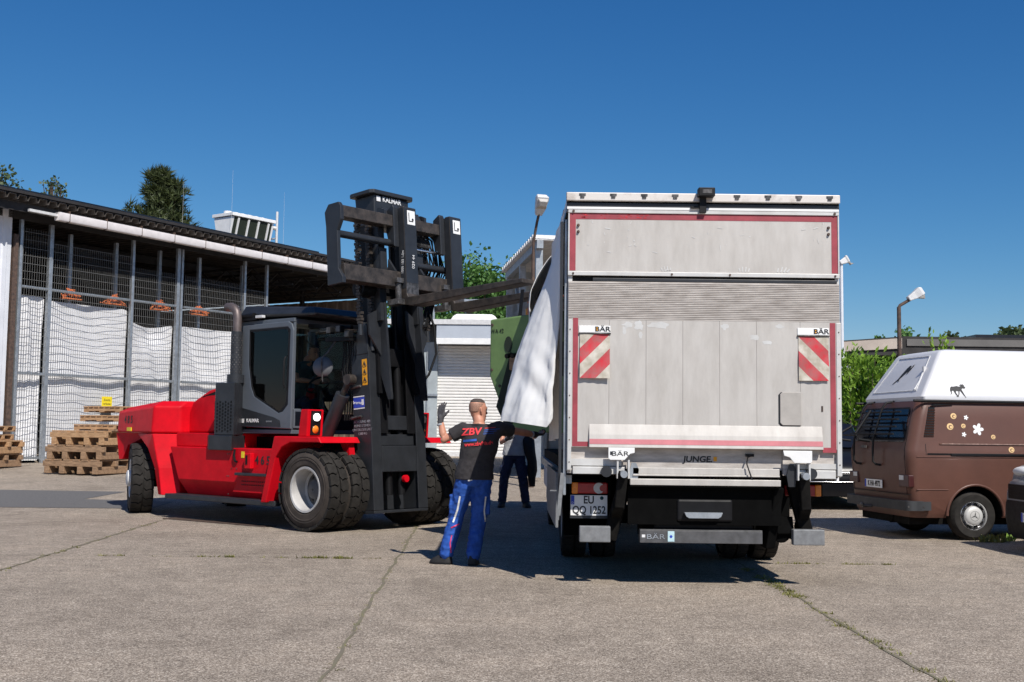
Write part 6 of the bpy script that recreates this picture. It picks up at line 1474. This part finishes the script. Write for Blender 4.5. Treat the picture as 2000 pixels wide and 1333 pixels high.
def cars():
    # silver blue van nose at the right edge, pointing to the left
    t = thing('silver_van', 'silver blue van with dark bumper and grille cut off by the right edge', 'van', (6.22, 12.9, 0), 0)
    P = [(.06, .30), (.0, .55), (.02, .80), (.05, .92), (.14, 1.02), (.95, 1.18), (1.75, 1.85), (2.2, 1.95), (4.4, 1.95), (4.5, 1.4), (4.5, .30)]
    b = MB(); rings = []
    for y, k in ((0.02, .93), (.10, 1.0), (.5, 1.0), (.9, 1.0), (1.3, 1.0), (1.70, 1.0), (1.78, .93)): rings.append([(2.3+(x-2.3)*(1 if k == 1 else .98)+(0.06 if k < 1 else 0), y, .30+(z-.30)*(.97 if k < 1 else 1)) for x, z in P])
    b.loft(rings); body = b.build('body', 'silver', t, bevel=.03, smooth=40)
    b = MB(); b.loft([rrect(x, .5, hw, .18, z, 6, .02) for z, x, hw in ((.14, -.0, .86), (.22, -.05, .89), (.40, -.075, .90), (.56, -.065, .90), (.60, -.055, .89))]); bp = b.build('bumper', 'black', t, smooth=40); bp.location = (0, .9, 0)
    b = MB(); b.loft([rrect(x, .4, hw, .16, z, 6, .02) for z, x, hw in ((.601, -.05, .885), (.70, -.045, .885), (.82, -.01, .875), (.88, .06, .84))]); fr = b.build('front_panel', 'silver', t, smooth=40); fr.location = (0, .9, 0)
    b = MB(); b.box(-.058, -.045, .30, 1.60, .62, .80); g = b.build('grille', 'fdark2', t, bevel=.01)
    b = MB()
    for z in (.66, .71, .76): b.box(-.064, -.0585, .34, 1.56, z, z+.012)
    b.build('grille_bars', 'black', g)
    for y in (.30, 1.50):
        b = MB(); b.ball((.10, y, .95), (.10, .22, .065), 14, 10); b.build('headlight', 'lampgrey', t, smooth=80)
    b = MB(); b.box(-.085, -.073, .66, 1.18, .36, .47); pl = b.build('number_plate', 'white', t)
    b = MB(); b.box(-.087, -.0855, 1.135, 1.178, .362, .468); b.build('country_band', 'navyplate', pl)
    text('S', .105, (-.0872, 1.08, .415), (0, -1, 0), (0, 0, 1), 'ink', pl, bold=.002, sx=.8)
    b = MB(); b.prism([(1.0, 1.21), (1.74, 1.84), (1.8, 1.80), (1.06, 1.2)], 'y', .15, 1.65); b.build('windscreen', 'dglass', body)
    for xw in (.85, 3.6):
        for s, y in ((-1, .12), (1, 1.68)): vanwheel(t, (xw, y, .31), s, .31)
    # black car behind the truck
    t = thing('black_car', 'black car with chrome trim half hidden between the truck and the brown van', 'car', (5.72, 20.4, gz(20.4)), 0)
    b = MB(); W = .92
    prof = [(-.02, .25), (-.06, .45), (-.02, .70), (.10, .84), (1.1, 1.02), (1.75, 1.52), (2.3, 1.60), (4.0, 1.55), (4.5, 1.05), (4.55, .3)]
    rings = []
    for x in (-W, -W+.06, -W+.18, W-.18, W-.06, W):
        k = abs(x)/W; sh = .10 if k > .99 else (.03 if k > .9 else 0)
        rings.append([(x*(1 if z < 1.03 else .84+.16*(1.6-z)/.57*0), y+sh*(1 if y < 2 else -1), z-sh*.5) for y, z in prof])
    b.loft(rings); body = b.build('body', 'carblack', t, smooth=45)
    b = MB(); b.prism([(1.18, 1.075), (1.72, 1.50), (1.70, 1.525), (1.13, 1.09)], 'x', -.70, .70); b.build('windscreen', 'dglass', body)
    for z in (.50, .66): 
        b = MB(); b.tube([(-.85, .02, z), (-.6, -.075, z), (.6, -.075, z), (.85, .02, z)], .008, 8); b.build('chrome_strip', 'chrome', body, smooth=60)
    for s in (-1, 1):
        b = MB(); b.ball((s*.70, .03, .72), (.17, .08, .06), 12, 8); b.build('headlight', 'dglass', body, smooth=80)
        b = MB(); b.tube([(s*.60, .15, .875), (s*.72, 1.05, 1.03), (s*.74, 1.7, 1.51), (s*.76, 2.3, 1.605), (s*.76, 3.9, 1.57)], .014, 8); b.build('roof_trim', 'chrome', body, smooth=60)
        b = MB(); b.ball((s*1.0, 1.35, 1.06), (.10, .07, .07), 12, 8); b.build('wing_mirror', 'carblack', body, smooth=80)
        for y in (.75, 3.6): vanwheel_x(t, (s*.80, y, .32), s)
cars_ = None
def vanwheel_x(par, c, s):
    c = V(c); ax = V((s, 0, 0)); b = MB(); h = .10; R_ = .32
    b.lathe([(.20, -h), (.29, -h), (R_, -.05), (R_, .05), (.29, h), (.21, h-.004)], c, ax, 40); t = b.build('wheel', 'tyre', par, smooth=40)
    b = MB(); b.lathe([(.21, h-.01), (.19, h-.02), (.15, h-.04), (.05, h-.01), (.001, h-.01)], c, ax, 32); b.build('rim', 'aluclean', t, smooth=40)
cars()

# ---------------------------------------------------------------- garage with roller door
def garage():
    Y = 38.0; z0 = gz(Y)
    t = thing('garage', 'low grey garage with a closed white roller door and flat roof', 'building', (0, Y, z0), R(-1))
    b = MB(); b.box(-3.9, -2.93, .0, 9, -.1, 4.28); b.box(3.2, 9, .0, 9, -.1, 4.28); b.box(-2.93, 3.2, 4, 9, -.1, 4.28); b.build('wall', 'garage', t)
    b = MB(); b.box(-2.93, -2.42, -.12, .5, -.1, 3.72); b.build('pillar', mat('plain_concrete_post', (.33, .37, .39), .7, var=.12, vscale=3), t, bevel=.02)
    b = MB(); b.box(-2.95, -2.42, -.14, .5, 3.722, 4.22); b.build('pillar_cap', 'concrete_wall', t)
    b = MB(); b.box(-4.0, 9.2, -.78, 9.2, 4.285, 4.36); b.box(-4.0, 9.2, -.82, -.75, 4.24, 4.40); b.build('roof', 'lampgrey', t)
    b = MB(); b.box(-2.42, 3.2, -.78, .3, 3.80, 4.235); b.build('shutter_box', mat('pale_blue_grey_box', (.42, .46, .52), .5, var=.05, vscale=2), t, bevel=.01)
    b = MB(); b.box(-2.42, 3.2, -.80, -.70, 3.60, 3.797); b.box(-2.42, 3.2, -.70, 0, 3.74, 3.797); b.build('shutter_pelmet', 'white', t, bevel=.01)
    b = MB(); n = 36; pr = []
    for i in range(n):
        za = 3.62*i/n; h = 3.62/n; pr += [(.06, za), (.02, za+h*.25), (.02, za+h*.75), (.06, za+h)]
    pr += [(.12, 3.62), (.12, 0)]
    b.prism(pr, 'x', -2.42, 3.2); b.build('roller_door', 'shutter', t)
    b = MB(); b.box(-3.4, -2.40, -.18, -.14, 1.95, 2.02); b.tube([(-2.75, -.16, 3.4), (-2.75, -.16, 2.0), (-2.75, -.16, 0)], .02, 6); b.build('downpipe', 'steel', t)
    b = MB(); b.box(-3.6, 3.2, -.03, .0, 0, .12); b.build('threshold', 'lampgrey', t)
    s = thing('roof_skylight', 'white domed skylight on the garage roof', 'skylight', (-1.3, Y+2.2, z0+4.36), 0)
    b = MB(); b.prism([(-.9, 0), (.9, 0), (.9, .12), (.72, .38), (.6, .45), (-.6, .45), (-.72, .38), (-.9, .12)], 'y', -.7, .7); b.build('dome', 'white', s, bevel=.05)
    b = MB(); b.box(-.98, .98, -.78, .78, -.005, .05); b.build('kerb_frame', 'lampgrey', s)
    r = thing('roof_railing', 'thin grey railing along the garage roof edge', 'railing', (0, Y+.3, z0+4.36), R(-1))
    b = MB(); b.box(-2.9, 3.5, -.03, .03, .72, .82); b.build('top_rail', 'steel', r)
    for x in (-2.6, .1, 2.8):
        b = MB(); b.box(x-.03, x+.03, -.028, .028, 0, .72); b.build('post', 'steel', r)
    v = thing('vent_pipe', 'shiny metal vent elbow on the garage roof', 'vent pipe', (.45, Y+1.2, z0+4.36), 0)
    b = MB(); b.tube([(0, 0, 0), (0, 0, .55), (-.04, 0, .78), (-.16, 0, .95), (-.34, 0, 1.0)], .27, 18); b.build('pipe', 'steel', v, smooth=50)
    b = MB(); b.cyl((0, 0, 0), (0, 0, .06), .34, n=18); b.build('flange', 'lampgrey', v)
garage()
# ---------------------------------------------------------------- canopy with yellow stacked goods
def rack():
    A = V((.60, 26.6, 0)); B = V((-.16, 32.2, 0)); d = (B-A); L = d.length; ang = math.atan2(d.y, d.x); z0 = gz(30)
    t = thing('storage_canopy', 'tall open canopy with corrugated roof edge seen past the fork tips', 'canopy', (A.x, A.y, z0), ang)
    zr = 5.83-z0
    # local x away from the camera; the roof lies to the right (local -y)
    b = MB(); poly = []; x = 0
    while x < L: poly += [(x, zr), (x+.08, zr+.10), (x+.18, zr+.10), (x+.26, zr)]; x += .32
    n = len(poly); b.add([(p[0], y, p[1]) for y in (.15, -5) for p in poly]+[(p[0], y, p[1]-.03) for y in (.15, -5) for p in poly], [(k, k+1, n+k+1, n+k) for k in range(n-1)]+[(2*n+k, 3*n+k, 3*n+k+1, 2*n+k+1) for k in range(n-1)]+[(k, 2*n+k, 2*n+k+1, k+1) for k in range(n-1)])
    b.build('roof', 'lampgrey', t)
    b = MB(); b.box(0, L, -.1, .05, zr-.22, zr-.035); b.build('eaves_beam', 'steel', t)
    for x in (.25, 2.9, 5.4):
        b = MB(); b.box(x-.07, x+.07, -.12, .04, 0, zr-.221); b.beam((x, -.12, zr-1.3), (x, -1.3, zr-.2), .08, .08); b.build('post', 'steel', t)
    b = MB(); b.box(L, L+.1, -5, .0, 0, zr+.2); b.box(0, L, -5, -4.9, 0, zr+.2); b.build('wall', 'garage', t)
    b = MB(); b.box(0.3, L, -.9, -.2, 1.9, 1.98); b.box(.3, L, -.9, -.2, 3.45, 3.52); b.build('shelf', 'steel', t)
    b = MB(); b.beam((1.2, -.05, 2.0), (4.0, -.05, 4.8), .08, .1); b.beam((4.2, -.05, 1.6), (6.2, -.05, 3.4), .1, .12); b.build('brace', 'steel', t)
    rnd = random.Random(4); k = 0
    hs = [.75, .62, .7, .5, .66, .8, .72, .55, .9, .7]
    for i in range(10):
        x = .75+i*.30+(.1 if i > 4 else 0)
        for z, s in ((3.525, 1.0), (1.985, .8)):
            b = MB(); h = hs[(i+k) % 10]*s*1.35; b.box(x, x+.23, -.75, -.25, z, z+h); b.box(x+.03, x+.20, -.70, -.30, z+h, z+h+.05)
            o = b.build('storage_case', 'ycase' if (i+k) % 4 else 'ocase', bevel=.02); o.location = (A.x, A.y, z0); o.rotation_euler = (0, 0, ang)
            k += 1
            tag(o, ('yellow' if (i+k-1) % 4 else 'orange')+' upright case on the '+('upper' if z > 3 else 'lower')+' shelf of the canopy', 'case', ('yellow' if (i+k-1) % 4 else 'orange')+' cases on the '+('upper' if z > 3 else 'lower')+' canopy shelf')
M['ycase'] = mat('yellow_case', (.62, .34, .03), .5, var=.1); M['ocase'] = mat('orange_case', (.55, .12, .03), .5, var=.1)
rack()
# ---------------------------------------------------------------- right: low dark building
def right_building():
    Y = 34.0; z0 = gz(Y)
    t = thing('flat_building', 'long low dark building with grey fascia behind the camper van', 'building', (9.6, Y, z0), 0)
    b = MB(); b.box(.0, 22, .5, 9, -.1, 3.0); b.build('wall', 'concrete_wall', t)
    zt = 3.82
    b = MB(); b.prism([(-.1, zt-.55), (22, zt-.42), (22, zt-.08), (1.9, zt+.02), (-.1, zt-.14)], 'y', -.2, 9.2); b.build('roof', 'darkroof', t)
    b = MB(); b.prism([(-.12, zt-.46), (1.75, zt-.34), (1.75, zt-.04), (-.12, zt-.18)], 'y', -.26, -.203); b.build('fascia', mat('pale_fascia', (.42, .36, .31), .6, var=.1, vscale=2), t)
    b = MB(); b.box(1.9, 22, -.24, -.203, zt-.26, zt-.06); b.build('fascia', mat('grey_fascia', (.12, .115, .11), .6, var=.12, vscale=2), t)
    b = MB(); b.box(6, 8.5, .44, .499, 1.6, 2.7); b.build('window', 'dglass', t)
    b = MB(); b.box(5.2, 22, 3, 7, zt+.0, zt+.38); b.build('solar_array', 'panel', t)
    b = MB(); b.box(-.3, .5, -.1, .45, 0, 3.0); b.build('end_wall', 'garage', t)
    b = MB(); b.box(1.85, 2.2, .2, .48, 0.0, 2.8); b.build('wall_panel', 'wallwhite', t)
right_building()
# ---------------------------------------------------------------- street lamps
def lamps():
    def lamp(loc, h, arm, lab, m1, m2, hs, tilt, rz, bend):
        t = thing('street_lamp', lab, 'street lamp', loc, rz, 'street lamps around the yard')
        b = MB(); b.cyl((0, 0, 0), (0, 0, h*.62), .07, .055, 12); p = b.build('pole', m2, t, smooth=50)
        b = MB(); b.cyl((0, 0, h*.621), (0, 0, h), .042, .038, 12); b.build('upper_pole', m1, t, smooth=50)
        b = MB(); b.tube(bend, .030, 10); b.build('arm', m1, t, smooth=50)
        e = V(bend[-1]); d = (V(bend[-1])-V(bend[-2])).normalized(); u = V((0, 0, 1)); u = (u-d*u.dot(d)).normalized(); s = d.cross(u)
        def Q(x, y, z): return e+d*x+s*y+u*z
        b = MB(); W = hs[1]; L = hs[0]
        b.loft([[Q(-.06, y*.07, z*.5) for y, z in ((-1, -.04), (1, -.04), (1, .14), (-1, .14))], [Q(.10, y*W*.8, z) for y, z in ((-1, -.05), (1, -.05), (.85, .10), (-.85, .10))], [Q(L*.8, y*W, z) for y, z in ((-1, -.05), (1, -.05), (.85, .13), (-.85, .13))], [Q(L, y*W*.95, z) for y, z in ((-1, -.04), (1, -.04), (.8, .10), (-.8, .10))]])
        hd = b.build('lamp_head', 'lampgrey', t, bevel=.015)
        b = MB(); b.loft([[Q(x, y*W*.85, z) for x, y in ((.12, -1), (L*.92, -1), (L*.92, 1), (.12, 1))] if z > -.06 else [Q(x, y*W*.6, z) for x, y in ((.22, -1), (L*.82, -1), (L*.82, 1), (.22, 1))] for z in (-.052, -.12)]); b.build('lens', 'lens', hd, bevel=.01)
    lamp((.44, 25, gz(25)), 5.05, 0, 'rusty street lamp behind the fork tips and left of the truck', 'rusty', 'rusty', (.40, .14), 0, R(10), [(0, 0, 5.0), (.0, -.02, 5.3), (.05, -.12, 5.7), (.07, -.25, 5.88)])
    lamp((7.35, 22, gz(22)), 3.82-gz(22), 0, 'street lamp with dark red upper pole standing above the camper van', 'rusty', 'steel', (.26, .09), 0, 0, [(0, 0, 3.70), (.02, 0, 3.74), (.24, .0, 3.87)])
    lamp((7.40, 26, gz(26)), 5.0, 0, 'pale street lamp peeking out past the right edge of the truck', 'wallwhite', 'wallwhite', (.16, .07), 0, 0, [(0, 0, 4.9), (.01, 0, 5.02), (.03, 0, 5.03)])
lamps()
# ---------------------------------------------------------------- trees
def tree(name, label, loc, h, cr, m, kind='round', n=5200, leaf=.22, seed=1, trunk=.25, group=None, base=.35):
    rnd = random.Random(seed); t = thing(name, label, 'tree' if name != 'hedge_bush' else 'bush', loc, 0, group)
    tips = []; b = MB(); zt = h*(.92 if kind == 'pine' else .7)
    b.tube([(0, 0, -.1), (.05, 0, h*.3), (-.04, .06, h*.55), (0, 0, zt)], [trunk, trunk*.75, trunk*.5, trunk*.12], 8)
    nb = 90 if kind == 'pine' else 34
    for k in range(nb):
        a = rnd.uniform(0, 2*pi)
        if kind == 'pine':
            f = rnd.random(); z = h*(base+(1-base)*f*.97); r = cr*(1.0-f)**.62*rnd.uniform(.5, 1.15); e = V((r*cos(a), r*sin(a), min(h, z+r*.12)))
        else:
            th = math.acos(rnd.uniform(-.55, 1)); rr = rnd.uniform(.6, 1.0); zc = h*(1+base)/2; hz = h*(1-base)/2
            e = V((cr*rr*sin(th)*cos(a), cr*rr*sin(th)*sin(a), zc+hz*rr*cos(th)))
            if kind == 'spiky' and rnd.random() < .4: e.z += h*.07
        s = V((0, 0, min(zt*.96, max(h*.22, e.z*rnd.uniform(.55, .8))))); mid = s.lerp(e, .55)+V((0, 0, .04*h*rnd.uniform(-.3, 1)))
        b.tube([s, mid, e], [trunk*.28, trunk*.16, trunk*.05], 5); tips.append((mid, .6)); tips.append((e, 1)); tips.append((mid.lerp(e, .5), .8))
    b.build('trunk', 'bark', t, smooth=60)
    b = MB(); sp = cr*(.20 if kind == 'pine' else .21)
    for i in range(n):
        c, k = rnd.choice(tips); p = c+V([max(-1.7, min(1.7, rnd.gauss(0, 1)))*sp*q_*(max(.22, 1.15-(c.z/h-base)/(1-base)) if kind == 'pine' else 1) for q_ in (1, 1, .6)])
        d = V((rnd.uniform(-1, 1), rnd.uniform(-1, 1), rnd.uniform(-.3, 1))).normalized(); e = d.cross(V((rnd.uniform(-1, 1), rnd.uniform(-1, 1), rnd.uniform(-1, 1)))).normalized()
        l = leaf*rnd.uniform(.6, 1.3); wd = l*(.16 if kind == 'pine' else .42)
        if kind == 'pine':
            for q in range(3):
                e2 = (d+V((rnd.uniform(-.7, .7), rnd.uniform(-.7, .7), rnd.uniform(-.2, .7)))).normalized(); f = e2.cross(e).normalized(); b.add([p-f*wd*.6, p+f*wd*.6, p+e2*l*1.3], [(0, 1, 2)])
        else: b.add([p-d*l*.5, p+e*wd, p+d*l*.5, p-e*wd], [(0, 1, 2, 3)])
    b.build('crown', m, t); return t
tree('pine_tree', 'tall dark pine rising behind the storage shed roof', (-20.0, 65, .5), 15.7, 3.3, 'leafpine', 'pine', 15000, .38, 3, .3, base=.42)
tree('broadleaf_tree', 'tree crown just showing at the left edge above the shed roof', (-23.75, 52, .5), 12.9, 1.35, 'leafdull', 'round', 3000, .17, 4, base=.72)
tree('broadleaf_tree', 'small treetop peeking over the shed roof near the left edge', (-20.5, 51, .5), 12.0, .55, 'leafdull', 'round', 700, .15, 5, base=.86)
tree('broadleaf_tree', 'broad green tree behind the garage between the mast and the truck', (-1.7, 58, .6), 9.0, 3.0, 'leafgreen', 'spiky', 15000, .21, 6, base=.25)
tree('broadleaf_tree', 'dark leafy tree behind the garage right beside the forklift mast', (-4.6, 56, .6), 7.6, 2.6, 'leafgreen', 'round', 8000, .20, 7, base=.15)
tree('broadleaf_tree', 'lower green tree behind the canopy roof left of the truck', (1.2, 60, .6), 9.2, 2.6, 'leafgreen', 'spiky', 8000, .20, 8, base=.2)
tree('broadleaf_tree', 'tree crown above the roof right beside the lamp over the van', (23.5, 70, .6), 7.3, 1.7, 'leafgreen', 'round', 5200, .30, 9, base=.3)
tree('broadleaf_tree', 'low treetop over the flat roof left of the lamp above the van', (21.9, 69, .6), 6.8, .9, 'leafgreen', 'round', 3000, .30, 10, base=.3)
tree('broadleaf_tree', 'small round treetop above the solar panels on the flat roof', (26.8, 70, .6), 7.2, 1.3, 'leafdull', 'round', 4500, .30, 12, base=.3)
tree('broadleaf_tree', 'treetop above the flat roof at the right edge of the picture', (30.2, 70, .6), 7.5, 1.7, 'leafdull', 'spiky', 5000, .30, 13, base=.3)
def hedge():
    t = thing('hedge_bush', 'large bright green laurel bush between the truck and the camper van', 'bush', (7.05, 23.6, gz(23.6)), 0)
    rnd = random.Random(21); b = MB(); tips = []
    for k in range(40):
        a = rnd.uniform(0, 2*pi); r = rnd.random()**.5; e = V((1.15*r*cos(a), .9*r*sin(a), 2.95*(1-.22*r*r)*rnd.uniform(.85, 1.0)))
        s = V((e.x*.35, e.y*.35, 0)); m_ = s.lerp(e, .5)+V((e.x*.25, e.y*.25, 0)); b.tube([s, m_, e], [.03, .02, .006], 5)
        for q in range(14): f = q/13; tips.append(s.lerp(m_, f*2) if f < .5 else m_.lerp(e, f*2-1)); 
    b.build('stems', 'bark', t, smooth=60)
    b = MB()
    for i in range(17000):
        c = rnd.choice(tips)+V((rnd.gauss(0, .10), rnd.gauss(0, .10), rnd.gauss(0, .08))); d = V((c.x+rnd.gauss(0, .6), c.y+rnd.gauss(0, .6), rnd.uniform(.2, 1.6))).normalized(); e = d.cross(V((rnd.uniform(-1, 1), rnd.uniform(-1, 1), rnd.uniform(-.3, .3)))).normalized(); l = .12*rnd.uniform(.7, 1.4)
        if c.z < .05: continue
        b.add([c, c+d*l*.5+e*l*.2, c+d*l, c+d*l*.5-e*l*.2], [(0, 1, 2, 3)])
    b.build('leaves', 'leafhedge', t)
    t = thing('shrub', 'sprig of bright leaves showing above the camper van roof', 'bush', (8.45, 22.9, gz(23)), 0)
    b = MB(); g = MB()
    for k in range(12):
        e = V((rnd.uniform(-.35, .25), rnd.uniform(-.2, .2), rnd.uniform(2.3, 3.2) if k else 3.35)); b.tube([(0, 0, 0), (e.x*.4, e.y*.4, e.z*.6), e], [.03, .018, .005], 5)
        for q in range(70): f = rnd.uniform(.35, 1); c = V((e.x*f, e.y*f, e.z*f))+V((rnd.gauss(0, .06), rnd.gauss(0, .06), rnd.gauss(0, .06))); d = V((rnd.gauss(0, .6), rnd.gauss(0, .6), rnd.uniform(.3, 1.4))).normalized(); x = d.cross(V((rnd.uniform(-1, 1), rnd.uniform(-1, 1), .2))).normalized(); l = .12; g.add([c, c+d*l*.5+x*l*.2, c+d*l, c+d*l*.5-x*l*.2], [(0, 1, 2, 3)])
    b.build('stems', 'bark', t); g.build('leaves', 'leafhedge', t)
hedge()
